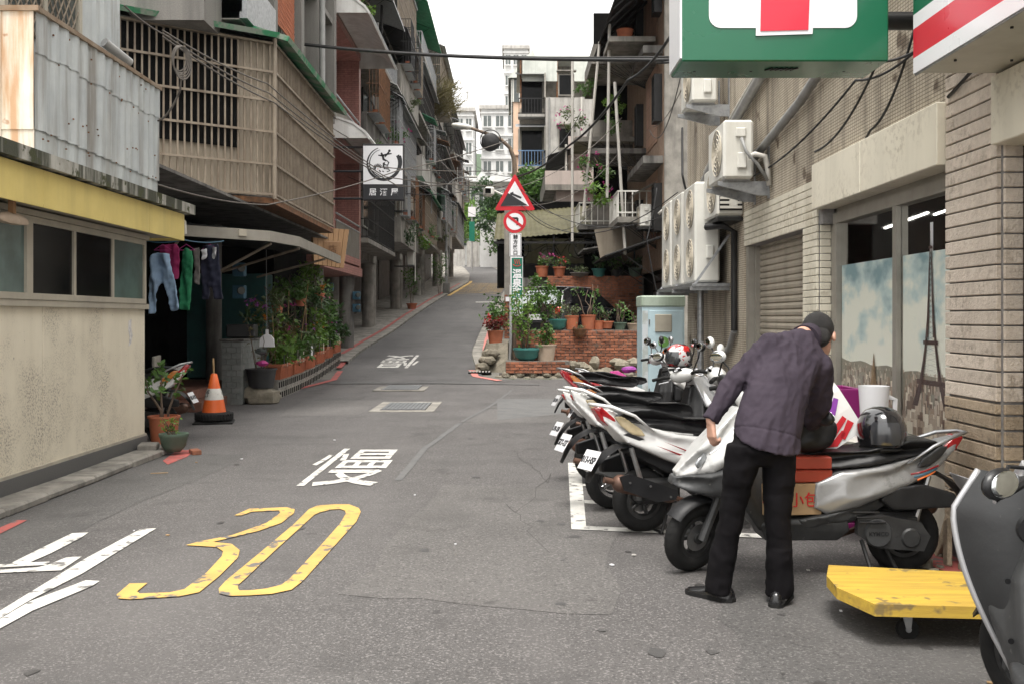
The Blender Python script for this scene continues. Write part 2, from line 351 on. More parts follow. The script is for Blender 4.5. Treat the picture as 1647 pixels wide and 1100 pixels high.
# ---------------------------------------------------------------- ground, road, markings
def lerp_tab(tab, t):
    if t <= tab[0][0]: return tab[0][1]
    for (a, va), (b, vb) in zip(tab, tab[1:]):
        if t <= b: k = (t-a)/(b-a); return va+(vb-va)*k
    return tab[-1][1]
def smooth_tab(tab, t): return sum(lerp_tab(tab, t+d)*w for d, w in ((-1.6,.15),(-.8,.2),(0,.3),(.8,.2),(1.6,.15)))
GZ = [(-60,0),(19,0),(22,.05),(25,.23),(29,.5),(37,.98),(44,1.58),(53,2.4),(78,4.3),(100,6.6),(140,9.5),(400,20)]
def gz(Y): return smooth_tab(GZ, Y)
RL = [(18,-4.05),(22,-4.05),(25,-4.25),(28.8,-4.4),(36.8,-4.4),(43.8,-4.31),(53.4,-3.98),(77.6,-3.37),(88,-3.7),(100,-4.9),(115,-8.5),(130,-14)]
RR = [(18,.2),(22,-.25),(23.5,-.8),(28.8,-1.2),(36.8,-1.2),(43.8,-1.11),(53.4,-.78),(77.6,-.17),(88,-.6),(100,-2.0),(115,-5.6),(130,-11)]
ST = [-12, 0, 10, 17] + [18+.8*i for i in range(110)] + [110+5*i for i in range(9)]
m = MB(); XS = [-160, -60, -12, -7, 0, 3, 6, 14, 60, 160]
m.grid(len(ST)+1-1, len(XS)-1, lambda u, v: (XS[round(v*(len(XS)-1))], (ST+[400])[round(u*len(ST))], gz((ST+[400])[round(u*len(ST))])-.02))
mat('ground_mix', (.17, .16, .14), (.10, .098, .085), 1.5, .92, bump=.4, bs=40, spots=((.05,.07,.025), 3, .6))
m.build('ground', 'ground_mix', kind='structure', smooth=0)
mat('base_dirt', (.12, .11, .10), None, 3, .9)
m = MB(); S0 = [y for y in ST if y < 22.9]
XN = [-7.5, -4, -2, 0, 2, 4, 30]
m.grid(len(S0)-1, len(XN)-1, lambda u, v: (XN[round(v*(len(XN)-1))], S0[round(u*(len(S0)-1))], gz(S0[round(u*(len(S0)-1))])+.004))
road = m.build('road', 'asphalt', kind='structure', smooth=180)
def strip(name, y0, y1, fl, fr, dz, mt, parent=None, kind=None, step=.8, nu=4, label=None, skirt=0):
    n = max(2, int((y1-y0)/step)); m = MB()
    def f(u, v):
        Y = y0+(y1-y0)*u; a, b = fl(Y), fr(Y); return (a+(b-a)*v, Y, gz(Y)+dz)
    m.grid(n, nu, f)
    if skirt:
        for fn in (fl, fr): m.grid(n, 1, lambda u, v: (fn(y0+(y1-y0)*u), y0+(y1-y0)*u, gz(y0+(y1-y0)*u)+dz-v*skirt))
    return m.build(name, mt, parent, kind=kind, smooth=30, label=label)
lane = strip('road', 21.9, 128, lambda Y: smooth_tab(RL, Y), lambda Y: smooth_tab(RR, Y), .012, 'asphalt_dark', kind='structure', nu=6)
sw = strip('pavement', 26.2, 118, lambda Y: -8.5 if Y < 60 else -7.5, lambda Y: smooth_tab(RL, Y)-.02, .07, 'concrete', kind='structure', nu=5, skirt=.1)
strip('pavement', 24.6, 118, lambda Y: smooth_tab(RR, Y)+.02, lambda Y: smooth_tab(RR, Y)+.75, .03, 'concrete', kind='structure', nu=3, skirt=.06)
def GP(px, py): Y = EYE*F/(py-HY); return Vector(((px-CX)/F*Y, Y, 0))
def mark(name, pts, mt, z=.011, label=None, parent=road):    # flat painted polygon, pixels on the level ground
    m = MB(); n = len(pts); m.add([GP(*p)+Vector((0,0,z)) for p in pts], [tuple(range(n))]); return m.build(name, mt, parent, smooth=0, label=label)
Z7 = lambda L: [(x/2.495, 680+y/2.495) for x, y in L]
mark('speed_digit', Z7([(940,375),(1000,348),(1150,342),(1183,350),(1180,365),(1130,405),(1040,437),(935,463),(855,482),(930,490),(962,515),(955,545),(880,620),(800,685),(720,702),(520,714),(475,710),(468,695),(520,650),(592,648),(550,682),(560,690),(680,686),(740,673),(830,605),(890,540),(895,520),(870,503),(745,495),(800,480),(930,455),(1070,405),(1125,365),(1120,355),(1010,360),(970,375)]), 'road_yellow', label='worn yellow digit three')
o = Z7([(1275,335),(1345,330),(1400,330),(1440,345),(1448,360),(1430,400),(1330,512),(1215,640),(1170,675),(1090,692),(1000,698),(920,700),(880,690),(878,670),(905,640),(1040,528),(1180,410),(1240,350)])
i_ = Z7([(1285,362),(1330,351),(1365,349),(1385,356),(1388,368),(1365,408),(1270,515),(1165,628),(1130,655),(1070,670),(1010,677),(962,678),(955,670),(957,655),(985,630),(1100,520),(1215,415),(1262,372)])
m = MB(); n = len(o); zz = Vector((0,0,.011))
m.add([GP(*p)+zz for p in o]+[GP(*p)+zz for p in i_], [(k, (k+1) % n, n+(k+1) % n, n+k) for k in range(n)])
m.build('speed_digit', 'road_yellow', road, smooth=0, label='worn yellow digit zero')
for q in ([(-260,680),(-120,612),(0,572),(40,570),(180,500),(290,447),(355,444),(330,462),(210,525),(120,565),(200,562),(185,575),(0,585),(-110,612),(-240,684)], [(-200,602),(0,595),(150,585),(200,572),(265,545),(330,540),(245,597),(0,607),(-200,612)], [(-200,880),(0,760),(350,545),(565,430),(628,427),(540,480),(330,610),(130,712),(0,790),(-200,920)], [(0,793),(120,722),(345,637),(400,640),(370,660),(130,760),(0,832),(-200,925),(-200,922)]):
    mark('painted_stroke', Z7(q), 'road_white', label='white brush stroke of a painted road character')
def ground_text(s, X, Y, wx, ly, parent, mt, rot=0, dz=.011):
    me = text_mesh(s, 1, 0, .005); xs = [v.co.x for v in me.vertices]; ys = [v.co.y for v in me.vertices]
    me.transform(Matrix.Rotation(rot, 4, 'Z') @ Matrix.Diagonal((wx/(max(xs)-min(xs)), ly/(max(ys)-min(ys)), 1, 1)))
    bm = bmesh.new(); bm.from_mesh(me); bmesh.ops.triangulate(bm, faces=bm.faces)
    for v in bm.verts: v.co = Vector((X+v.co.x, Y+v.co.y, gz(Y+v.co.y)+dz))
    bm.to_mesh(me); bm.free(); me.materials.clear(); me.materials.append(MAT[mt])
    return link('painted_character', me, parent)
ground_text('慢', -1.63, 10.15, .82, 2.55, road, 'road_white')
ground_text('慢', -3.0, 26.6, 1.05, 3.1, lane, 'road_white', PI, .02)
def ribbon(name, pts, w, mt, parent, dz, label=None, sub=6):
    q = []
    for a, b in zip(pts, pts[1:]):
        for k in range(sub): q.append(Vector(a).lerp(Vector(b), k/sub))
    q.append(Vector(pts[-1])); m = MB(); vs = []
    for i, p in enumerate(q):
        t = (q[min(i+1,len(q)-1)]-q[max(i-1,0)]).normalized(); nrm = Vector((-t.y, t.x)); j = random.uniform(-.01,.01)
        for s in (-1, 1): c = p+nrm*(s*w/2+j); vs.append((c.x, c.y, gz(c.y)+dz))
    m.add(vs, [(2*i, 2*i+1, 2*i+3, 2*i+2) for i in range(len(q)-1)]); return m.build(name, mt, parent, smooth=0, label=label)
# parking bay outline
Z3 = lambda L: [(870+x/3.055, 520+y/3.055) for x, y in L]
mark('bay_line', Z3([(133,688),(195,688),(222,1000),(640,1020),(1100,1040),(1100,1060),(640,1038),(150,1016)]), 'road_white', label='white motorcycle bay outline')
mark('bay_line', Z3([(212,872),(420,884),(420,898),(214,888)]), 'road_white'); mark('bay_line', Z3([(205,792),(330,797),(330,806),(206,802)]), 'road_white')
ribbon('red_kerb_line', [(-.28,22.4),(-.85,23.3),(-1.0,24.6)], .16, 'road_pink', lane, .022, 'faded pink no-parking line curving round the corner')
ribbon('red_kerb_line', [(smooth_tab(RR,y)+.35, y) for y in (25.2,28,32,37)], .13, 'road_pink', lane, .04)
ribbon('red_kerb_line', [(smooth_tab(RL,y)-.42, y) for y in (28,32,37,44,52,62,74)], .13, 'road_red', sw, .082, 'faded red no-parking line along the pavement')
ribbon('red_kerb_line', [(-4.45,20.6),(-4.05,22.6),(-4.22,24.4)], .14, 'road_red', lane, .022)
ribbon('red_kerb_line', [(-4.35,25.0),(-4.45,26.4)], .14, 'road_red', lane, .03)
mark('red_kerb_line', [(-40,858),(0,850),(28,838),(44,838),(20,850),(0,860),(-40,872)], 'road_red'); mark('red_kerb_line', [(1480,905),(1515,885),(1540,900),(1560,925),(1530,925)], 'road_red')
mark('red_kerb_line', [(262,742),(285,725),(318,722),(300,736),(270,748)], 'road_red')
# yellow hatched box far up the lane
for k in range(9):
    y = 60+k*1.7; ribbon('hatch_line', [(smooth_tab(RL,y)+.25, y),(smooth_tab(RR,y+3)-.1, y+3)], .12, 'road_yellow', lane, .02, sub=5); ribbon('hatch_line', [(smooth_tab(RR,y)-.1, y),(smooth_tab(RL,y+3)+.25, y+3)], .12, 'road_yellow', lane, .024, sub=5)
ribbon('hatch_border', [(smooth_tab(RL,y)+.18, y) for y in (58,64,70,76,79)], .22, 'road_yellow', lane, .028)
ribbon('crossing_line', [(-1.9,52),(-.95,52.1)], .5, 'road_white', lane, .022)
# square inspection covers set in concrete
for (cx, cy, w, d, g) in ((-1.78, 16.9, 1.05, 1.9, .2), (-2.3, 21.0, 1.05, 1.7, .12)):
    t = tag(thing('inspection_cover', 'square steel floor cover in a pale concrete surround %s' % ('in the middle of the crossing' if cy < 18 else 'by the start of the sloping lane'), 'manhole cover', (cx, cy, 0)), None)
    MB().box((cx, cy, gz(cy)+.003), (w, d, .02)).build('surround', 'concrete', t, 0)
    m = MB().use('galv'); mm = MB()
    nx, ny = 11, 14
    for i in range(nx):
        for j in range(ny): mm.box((cx+(i-(nx-1)/2)*.066, cy+(j-(ny-1)/2)*.095, gz(cy)+.018), (.05, .075, .012))
    mm.build('cover_tread', 'galv', t, 0, kind='stuff'); MB().box((cx, cy, gz(cy)+.010), (.74, 1.4, .014)).build('cover_plate', 'dark_metal', t, 0)
for k in range(7):                         # drain grate slot bars at the lane mouth
    if k == 0: dg = thing('drain_grate', 'narrow slotted drain grate at the kerb beside the pink line', 'drain', (-.75, 24.0, .17))
    MB().box((-1.0+k*.075, 24.05, gz(24.05)+.045), (.04, .32, .03)).build('bar', 'concrete_light', dg, 0)
MB().box((-.775, 24.05, gz(24.05)+.02), (.55, .36, .03)).build('trough', 'dark_interior', dg, 0)
# repaired joints and patches in the old asphalt
mark('asphalt_patch', [(800,624),(1010,640),(1010,655),(800,676)], 'asphalt_patch', .008); ribbon('tar_joint', [(-.75,14.2),(-1.0,11.5),(-1.05,9.2)], .07, 'asphalt_patch', road, .008); ribbon('tar_joint', [(.0,20.5),(-.35,17.2),(-.72,14.4)], .05, 'asphalt_patch', road, .008)
ribbon('tar_joint', [(-4.0,21.85),(-1.6,21.9),(.6,21.6)], .12, 'asphalt_patch', road, .02)

# ---------------------------------------------------------------- generic building pieces
def bars(name, mt, parent, items):            # items of (centre, dims); every bar its own object, mesh shared by size
    cache = {}
    for c, d in items:
        k = tuple(round(x, 3) for x in d)
        if k not in cache: cache[k] = MB().box((0,0,0), k).mesh(name, mt, 0)
        inst(cache[k], name, parent, TR(*c))
def rods(name, mt, parent, items, r=.008, n=5):
    for a, b in items: MB().cyl(a, b, r, n=n).build(name, mt, parent)
def window(parent, side, X, y0, y1, z0, z1, n=2, fm='frame_grey', gm='glass_dark', w=.05, d=.08, name='window'):
    """window in a wall plane X; side=+1 faces +X"""
    m = MB(); x0, x1 = X-d*.3*side, X+d*.7*side
    m.span(x0, x1, y0, y1, z0, z0+w); m.span(x0, x1, y0, y1, z1-w, z1); m.span(x0, x1, y0, y0+w, z0+w, z1-w); m.span(x0, x1, y1-w, y1, z0+w, z1-w)
    for k in range(1, n): y = y0+(y1-y0)*k/n; m.span(x0, x1-.01*side, y-w*.45, y+w*.45, z0+w, z1-w)
    o = m.build(name, fm, parent, 0)
    for k in range(n):
        a = y0+(y1-y0)*k/n+w*.5; b = y0+(y1-y0)*(k+1)/n-w*.5
        MB().span(X+.012*side, X+.02*side+.004*k*side, a, b, z0+w*.8, z1-w*.8).build('pane', gm if isinstance(gm, str) else gm[k % len(gm)], o, 0)
    return o
def corrug(y0, y1, fz, fx, pitch=.12, dep=.018, nz=1):
    """vertical-rib sheet standing on plane x=fx(y,z): list-based grid"""
    m = MB(); n = max(2, int((y1-y0)/pitch)*4); pr = [0, 0, 1, 1]
    def f(u, v):
        i = round(u*n); y = y0+(y1-y0)*(i/n); return (fx(y, v)+dep*pr[i % 4], y, fz(y, v))
    m.grid(n, nz, f); return m
def awning(parent, X, side, y0, y1, z, out, drop, mt, brm='dark_metal', name='awning', ribs=True):
    """sloping corrugated sheet with thickness and two brackets"""
    m = MB(); n = max(4, int((y1-y0)/.1)*2)
    for s_ in (0, .012):
        m.grid(n, 1, lambda u, v: (X+side*out*v, y0+(y1-y0)*u, z-drop*v-s_+(.012 if round(u*n) % 2 and ribs else 0)))
    for e in (y0, y1): m.quad((X, e, z), (X+side*out, e, z-drop), (X+side*out, e, z-drop-.03), (X, e, z-.03))
    m.quad((X+side*out, y0, z-drop+.01), (X+side*out, y1, z-drop+.01), (X+side*out, y1, z-drop-.035), (X+side*out, y0, z-drop-.035))
    o = m.build(name, mt, parent, 0)
    b = MB()
    for e in (y0+.08, (y0+y1)/2, y1-.08):
        b.cyl((X, e, z-.05), (X+side*out*.97, e, z-drop-.03), .014, n=5); b.cyl((X, e, z-drop-out*.45), (X+side*out*.75, e, z-drop*.75-.03), .012, n=5)
    b.build('bracket', brm, o); return o
def balcony(parent, side, X, y0, y1, z, out, style, mt, h=1.0, rm='dark_metal', stuffbars=True):
    s_ = MB().span(X-.02*side, X+side*out, y0, y1, z-.14, z).build('balcony_slab', mt, parent, 0)
    xo = X+side*out
    if style == 'solid':
        MB().span(xo-side*.1, xo+.003*side, y0, y1, z, z+h).build('parapet', mt, s_, 0)
        for e in (y0, y1-.1): MB().span(X, xo-side*.1, e, e+.1, z, z+h).build('parapet', mt, s_, 0)
        MB().span(xo-side*.13, xo+side*.03, y0-.02, y1+.02, z+h, z+h+.06).build('coping', mt, s_, 0)
    else:
        H = h if style == 'rail' else 2.35
        m = MB(); st = .13
        for k in range(int((y1-y0)/st)+1): m.box((xo-.02*side, y0+k*st, z+H/2), (.014, .014, H))
        for k in range(int(out/st)+1):
            for e in (y0+.01, y1-.01): m.box((X+side*k*st, e, z+H/2), (.014, .014, H))
        for zz in ([.06, H] if style == 'rail' else [.05, .6, 1.2, 1.8, H]):
            m.box((xo-.02*side, (y0+y1)/2, z+zz), (.03, y1-y0, .03))
            for e in (y0+.01, y1-.01): m.box((X+side*out/2, e, z+zz), (out, .03, .03))
        m.build('railing' if style == 'rail' else 'window_cage', rm, s_, 0, kind='stuff')
        if style == 'cage': MB().span(X, xo+.05*side, y0-.05, y1+.05, z+H, z+H+.04).build('cage_roof', 'galv', s_, 0)
    return s_
# air-conditioner outdoor unit prototype: fan face towards -X, length along Y, at origin bottom centre
def ac_proto(h, fans, mt):
    t = thing('air_conditioner', 'x', 'air conditioner', (0,0,0))
    L, D = .82, .32
    MB().box((0,0,h/2), (D, L, h), b=.025).build('casing', mt, t, 30)
    for k in range(fans):
        zc = h*(k+.5)/fans
        m = MB(); M = TR(-D/2-.012, -.1, zc) @ Matrix.Rotation(PI/2, 4, 'Y')
        for r_ in (.05, .1, .15, .2, .245): m.torus(r_, .006, 24, 4, M)
        for a in range(8): m.tube([M @ Vector((0,0,0)), M @ Vector((.25*math.cos(a*PI/4), .25*math.sin(a*PI/4), 0))], .005, 4)
        m.build('fan_grille', 'yellowed_plastic', t)
        MB().cyl((-D/2-.004,-.1,zc), (-D/2+.01,-.1,zc), .245, n=24).build('fan_opening', 'pvc_grey', t)
    m = MB()
    for s_ in (-1,1): m.box((0, s_*(L/2-.12), -.015), (D*.9, .05, .03))
    m.build('foot', 'galv', t, 0)
    m = MB().box((.02, -L/2-.012, h*.78), (.11, .024, .1), b=.01); m.build('handle_recess', mt, t, 30)
    m = MB().box((.03, -L/2-.018, h*.3), (.1, .036, .17), b=.012); m.build('valve_cover', mt, t, 30)
    return t
AC1 = ac_proto(.62, 1, 'white_plastic'); AC2 = ac_proto(1.28, 2, 'white_plastic')
AC_used = {}
def place_ac(proto, loc, rz, label, group=None):
    c = proto if proto not in AC_used else copy_tree(proto); AC_used[proto] = 1
    c.location = loc; c.rotation_euler = (0,0,rz); c['label'] = label
    W[c] = Matrix.LocRotScale(Vector(loc), c.rotation_euler, None)
    if group: c['group'] = group
    return c
def bracket_pair(loc, label, depth=.5, L=.6, mt='galv'):   # two triangular wall brackets; loc at wall (X, y, z); reaching -X
    X, y, z = loc; t = thing('wall_bracket', label, 'bracket', loc)
    for e in (-L/2, L/2):
        m = MB(); m.prism([(0,-.02),(-depth,-.02),(-depth,-.06),(-.12,-.17),(0,-.17)], lambda u, v, s_: (X+u, y+e+(s_-.5)*.03, z+v)); m.build('bracket_arm', mt, t, 0)
        MB().span(X-.012, X, y+e-.03, y+e+.03, z-.2, z+.42).build('wall_plate', mt, t, 0)
    return t
def wire(name, label, pts, r=.008, sag=.25, mt='cable', group=None, n=14):
    q = []
    for a, b in zip(pts, pts[1:]):
        a, b = Vector(a), Vector(b)
        for k in range(n): u = k/n; p = a.lerp(b, u); p.z -= sag*4*u*(1-u); q.append(p)
    q.append(Vector(pts[-1])); return MB().tube(q, r, 5).build(name, mt, None, 180, label=label, cat='cable', group=group)

asphalt('asphalt_b', (.116, .109, .104), (.090, .085, .081), .4); asphalt('asphalt_c', (.085, .081, .078), (.066, .063, .061), .5)
RP = random.Random(17)
def blotch(pts, mt, z): 
    q = []
    for a, b in zip(pts, pts[1:]+pts[:1]):
        for k in range(7): p = Vector(a).lerp(Vector(b), k/7); q.append((p.x+RP.uniform(-.05,.05), p.y+RP.uniform(-.05,.05), z))
    return MB().add(q, [tuple(range(len(q)))]).build('asphalt_patch', mt, road, 0)
blotch([(-.7,14.1),(2.1,14.6),(2.3,17.2),(-.3,17.0)], 'asphalt_b', .0065); blotch([(-3.6,15.2),(-2.4,15.4),(-2.2,19.8),(-3.9,19.9)], 'asphalt_b', .0066); blotch([(.9,4.0),(2.3,3.4),(2.5,5.6),(1.2,5.7)], 'asphalt_c', .0064); blotch([(-.9,5.4),(.5,5.0),(.9,8.6),(-.6,9.0)], 'asphalt_b', .0063); blotch([(-4.0,4.5),(-3.1,4.4),(-2.9,11.0),(-3.8,11.0)], 'asphalt_c', .0062)
for c in ([(-3.2,12.6),(-2.3,12.9),(-1.2,12.5),(-.2,12.8),(.5,12.4)], [(.2,6.4),(.05,7.6),(.3,9.1),(.1,10.8)], [(-2.7,18.2),(-1.5,18.6),(-.4,18.1)], [(.6,15.2),(.9,16.6),(1.6,17.9)]):
    if 'crack_dark' not in MAT: mat('crack_dark', (.045, .042, .04), (.06, .056, .053), 6, .9, bump=0)
    q = []
    for a, b in zip(c, c[1:]):
        for k in range(9): p = Vector(a).lerp(Vector(b), k/6); q.append((p.x+RP.uniform(-.05,.05), p.y+RP.uniform(-.05,.05)))
    ribbon('crack', q, .005, 'crack_dark', road, .0072, sub=1)
mat('oil', (.045, .043, .042), (.06, .057, .055), 5, .5, bump=.2, bs=120)
for k in range(38):
    x, y, r_ = RP.choice([(RP.uniform(.2,2.3), RP.uniform(3.4,7.5)), (RP.uniform(-3.5,2), RP.uniform(4,16))])+(RP.uniform(.012,.05),)
    n = 9; MB().add([(x+r_*RP.uniform(.6,1.2)*math.cos(2*PI*i/n), y+1.3*r_*RP.uniform(.6,1.2)*math.sin(2*PI*i/n), .0076) for i in range(n)], [tuple(range(n))]).build('oil_stain', 'oil', road, 0)
# ---------------------------------------------------------------- right: corner shop building
XR = 2.75
def mosaic_fix():
    m = MAT['mosaic_wall']; t = m.node_tree; N = t.nodes; L = t.links; b = N['Principled BSDF']; geo = [n for n in N if n.type == 'NEW_GEOMETRY'][0]
    src = b.inputs['Base Color'].links[0].from_socket
    mp = N.new('ShaderNodeMapping'); mp.inputs['Rotation'].default_value = (PI/2, 0, PI/2); 
    sx = N.new('ShaderNodeSeparateXYZ'); L.new(geo.outputs['Position'], sx.inputs[0])
    cb = N.new('ShaderNodeCombineXYZ'); L.new(sx.outputs['Y'], cb.inputs[0]); L.new(sx.outputs['Z'], cb.inputs[1])
    br = N.new('ShaderNodeTexBrick'); br.inputs['Scale'].default_value = 1; br.inputs['Brick Width'].default_value = .047; br.inputs['Row Height'].default_value = .026; br.inputs['Mortar Size'].default_value = .0042; br.inputs['Mortar Smooth'].default_value = .25
    br.offset = 0; br.inputs['Color1'].default_value = (1,1,1,1); br.inputs['Color2'].default_value = (.86,.86,.86,1); br.inputs['Mortar'].default_value = (.42,.40,.38,1)
    L.new(cb.outputs[0], br.inputs['Vector'])
    x = N.new('ShaderNodeMix'); x.data_type = 'RGBA'; x.blend_type = 'MULTIPLY'; x.inputs[0].default_value = 1; L.new(src, x.inputs['A']); L.new(br.outputs['Color'], x.inputs['B'])
    L.new(x.outputs['Result'], b.inputs['Base Color'])
    bp = N.new('ShaderNodeBump'); bp.inputs['Strength'].default_value = .6; bp.inputs['Distance'].default_value = .006; bp.invert = True; L.new(br.outputs['Fac'], bp.inputs['Height']); L.new(bp.outputs[0], b.inputs['Normal'])
mosaic_fix()
shop = thing('corner_shop', 'beige mosaic-tiled shop building with cream fascia, tiled piers and roller shutter', 'building', (3.5, 10, 0))
MB().span(XR, 12, 5.0, 8.96, 2.875, 9.5).build('upper_wall', 'mosaic_wall', shop, 0)
MB().span(XR, 12, 8.96, 15.6, 2.76, 9.5).build('upper_wall', 'mosaic_wall', shop, 0)
MB().span(XR, 12, 11.78, 15.6, 0, 2.76).build('lower_wall', 'mosaic_wall', shop, 0)
MB().span(XR+.02, 3.25, 8.86, 11.78, 2.34, 2.758).build('shutter_lintel', 'grout_grey', shop, 0)
MB().span(XR+.02, 3.25, 8.97, 9.40, 0, 2.34).build('tile_pier', 'grout_grey', shop, 0)
MB().span(XR+.02, XR+.3, 11.66, 11.78, 0, 2.34).build('shutter_jamb', 'frame_grey', shop, 0)
# white wall tiles, each its own piece
def tile_run(x, y0, y1, z0, z1, tw, th, mt, parent, off=.5, thick=.022, gap=.006, name='tile', face='X', skip=None):
    cache = {}; r_ = 0; z = z0
    while z < z1-.02:
        h = min(th, z1-z); a = y0-(tw*off if r_ % 2 else 0)
        while a < y1-.01:
            p, q = max(a, y0), min(a+tw, y1); a += tw
            if q-p < .03: continue
            if skip and skip((p+q)/2, z): continue
            d = (round(q-p-gap, 3), round(h-gap, 3))
            if d not in cache: cache[d] = MB().box((0,0,0), (thick, d[0], d[1]) if face == 'X' else (d[0], thick, d[1]), b=.004).mesh(name, mt, 0)
            inst(cache[d], name, parent, TR(x, (p+q)/2, z+h/2) if face == 'X' else TR((p+q)/2, x, z+h/2))
        z += th; r_ += 1
lint = MB().span(XR+.012, XR+.03, 8.965, 11.76, 2.342, 2.756).build('lintel_tiling', 'grout_grey', shop, 0)
tile_run(XR+.004, 8.965, 11.77, 2.342, 2.756, .30, .069, 'tile_white', lint)
pt = MB().span(XR+.012, XR+.03, 8.975, 9.39, .002, 2.34).build('pier_tiling', 'grout_grey', shop, 0)
tile_run(XR+.004, 8.962, 9.40, 0, 2.34, .22, .065, 'tile_white', pt)
tile_run(8.962, XR+.02, XR+.14, 0, 2.6, .2, .065, 'tile_white', pt, face='Y')
# roller shutter of separate slats
sh = MB().span(XR+.16, XR+.2, 9.40, 11.66, 0, 2.36).build('roller_shutter', 'shutter', shop, 0)
sl = MB(); sl.prism([(0,0),(-.018,.012),(-.022,.04),(-.012,.066),(0,.07)], lambda u, v, s_: (u, s_*2.26, v)); slm = sl.mesh('slat', 'shutter', 0)
for k in range(33): inst(slm, 'slat', sh, TR(XR+.158, 9.40, .02+k*.0715))
for e in (9.405, 11.60): MB().span(XR+.09, XR+.18, e, e+.05, 0, 2.34).build('guide_rail', 'frame_grey', shop, 0)
# cream fascia over the window, in separate panels
for a, b in ((6.31, 7.70), (7.705, 8.94)): MB().span(XR-.06, XR+.2, a, b, 2.47, 2.87, .006).build('fascia_panel', 'fascia_cream', shop, 0)
# shop window
XW = XR+.12
MB().span(XW, XW+.3, 6.30, 8.95, 0, .60).build('stall_riser', 'tile_white', shop, 0)
fr = MB()
for y in (6.32, 7.36, 8.72): fr.span(XW-.03, XW+.06, y, y+.075, .60, 2.40)
fr.span(XW-.035, XW+.065, 6.32, 8.80, 2.33, 2.42); fr.span(XW-.035, XW+.065, 6.32, 8.80, .58, .66)
fr.span(XW+.0, XW+.1, 8.80, 8.955, .55, 2.47); fr.span(XW-.0, XW+.1, 6.30, 8.95, 2.42, 2.47)
frm = fr.build('shop_window', 'frame_grey', shop, 0)
for a, b in ((6.395, 7.36), (7.435, 8.72)): MB().span(XW+.006, XW+.012, a, b, .66, 2.33).build('pane', 'clear_glass', frm, 0)
# interior behind the glass
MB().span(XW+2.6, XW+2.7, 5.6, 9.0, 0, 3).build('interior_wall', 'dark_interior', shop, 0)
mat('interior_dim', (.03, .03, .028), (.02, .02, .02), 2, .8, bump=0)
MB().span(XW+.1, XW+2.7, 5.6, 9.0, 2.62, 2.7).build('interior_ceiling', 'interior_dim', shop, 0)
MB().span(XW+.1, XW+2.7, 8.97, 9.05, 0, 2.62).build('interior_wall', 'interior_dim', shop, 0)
mat('shelf_orange_glow', (.65, .30, .02), (.6, .27, .02), 2, .5, bump=0, emis=.25)  # orange header given a faint glow of its own, though no lamp
mat('tube_light', (1, .97, .9), (1, .97, .9), 2, .5, bump=0, emis=3)
MB().span(XW+1.3, XW+1.5, 6.0, 8.9, 1.93, 2.03).build('shelf_header', 'shelf_orange_glow', shop, 0)
for x, a, b in ((XW+.45, 7.95, 8.85), (XW+.4, 6.75, 7.7)): MB().cyl((x, a, 2.34), (x, b, 2.30), .009, n=8).build('tube_lamp', 'tube_light', shop)
# poster of a city skyline printed on the inside of the window
po = MB().span(XW+.022, XW+.026, 6.40, 8.72, .665, 1.96).build('window_poster', None, shop, 0)
m = bpy.data.materials.new('poster_print'); m.use_nodes = True; MAT['poster_print'] = m; N = m.node_tree.nodes; L = m.node_tree.links; b = N['Principled BSDF']
geo = N.new('ShaderNodeNewGeometry'); sx = N.new('ShaderNodeSeparateXYZ'); L.new(geo.outputs['Position'], sx.inputs[0])
mp = N.new('ShaderNodeMapping'); mp.inputs['Scale'].default_value = (1, 1, 1.7); L.new(geo.outputs['Position'], mp.inputs[0])
nz = N.new('ShaderNodeTexNoise'); nz.inputs['Scale'].default_value = 2.4; nz.inputs['Detail'].default_value = 9; nz.inputs['Roughness'].default_value = .55; L.new(mp.outputs[0], nz.inputs['Vector'])
cr = N.new('ShaderNodeValToRGB'); gm = N.new('ShaderNodeMapRange'); gm.inputs[1].default_value = 1.95; gm.inputs[2].default_value = 1.1; gm.inputs[3].default_value = -.05; gm.inputs[4].default_value = .22; L.new(sx.outputs['Z'], gm.inputs[0]); ga = N.new('ShaderNodeMath'); L.new(nz.outputs[0], ga.inputs[0]); L.new(gm.outputs[0], ga.inputs[1]); L.new(ga.outputs[0], cr.inputs[0])
e = cr.color_ramp.elements; e[0].position = .34; e[0].color = (.26,.38,.42,1); e[1].position = .60; e[1].color = (.93,.90,.80,1); e_ = e.new(.48); e_.color = (.60,.70,.69,1)
L.new(cr.outputs[0], b.inputs['Base Color']); b.inputs['Roughness'].default_value = .35
po.data.materials.clear(); po.data.materials.append(m)
mat('print_hill', (.28, .26, .21), (.34, .29, .23), 6, .4, bump=0)
cmat = bpy.data.materials.new('print_city'); cmat.use_nodes = True; MAT['print_city'] = cmat; N = cmat.node_tree.nodes; L = cmat.node_tree.links; b = N['Principled BSDF']; b.inputs['Roughness'].default_value = .4
oi = N.new('ShaderNodeNewGeometry'); cr = N.new('ShaderNodeValToRGB'); L.new(oi.outputs['Random Per Island'], cr.inputs[0]); L.new(cr.outputs[0], b.inputs['Base Color'])
for p_, c_ in ((0,(.16,.10,.08,1)),(.3,(.34,.24,.18,1)),(.55,(.62,.50,.40,1)),(.8,(.85,.76,.64,1)),(1,(.26,.16,.13,1))):
    q = cr.color_ramp.elements.new(p_) if p_ not in (0, 1) else cr.color_ramp.elements[0 if p_ == 0 else -1]; q.color = c_
mat('print_tower', (.085, .05, .048), (.12, .075, .065), 30, .4, bump=0); mat('print_gold', (.35, .22, .11), (.2, .12, .07), 30, .4, bump=0)
xp = XW+.020
def flat(polys, mt, x, name='print'):
    m = MB()
    for i, q in enumerate(polys): m.add([(x-i*4e-6, y, z) for y, z in q], [tuple(range(len(q)))])
    return m.build(name, mt, po, 0)
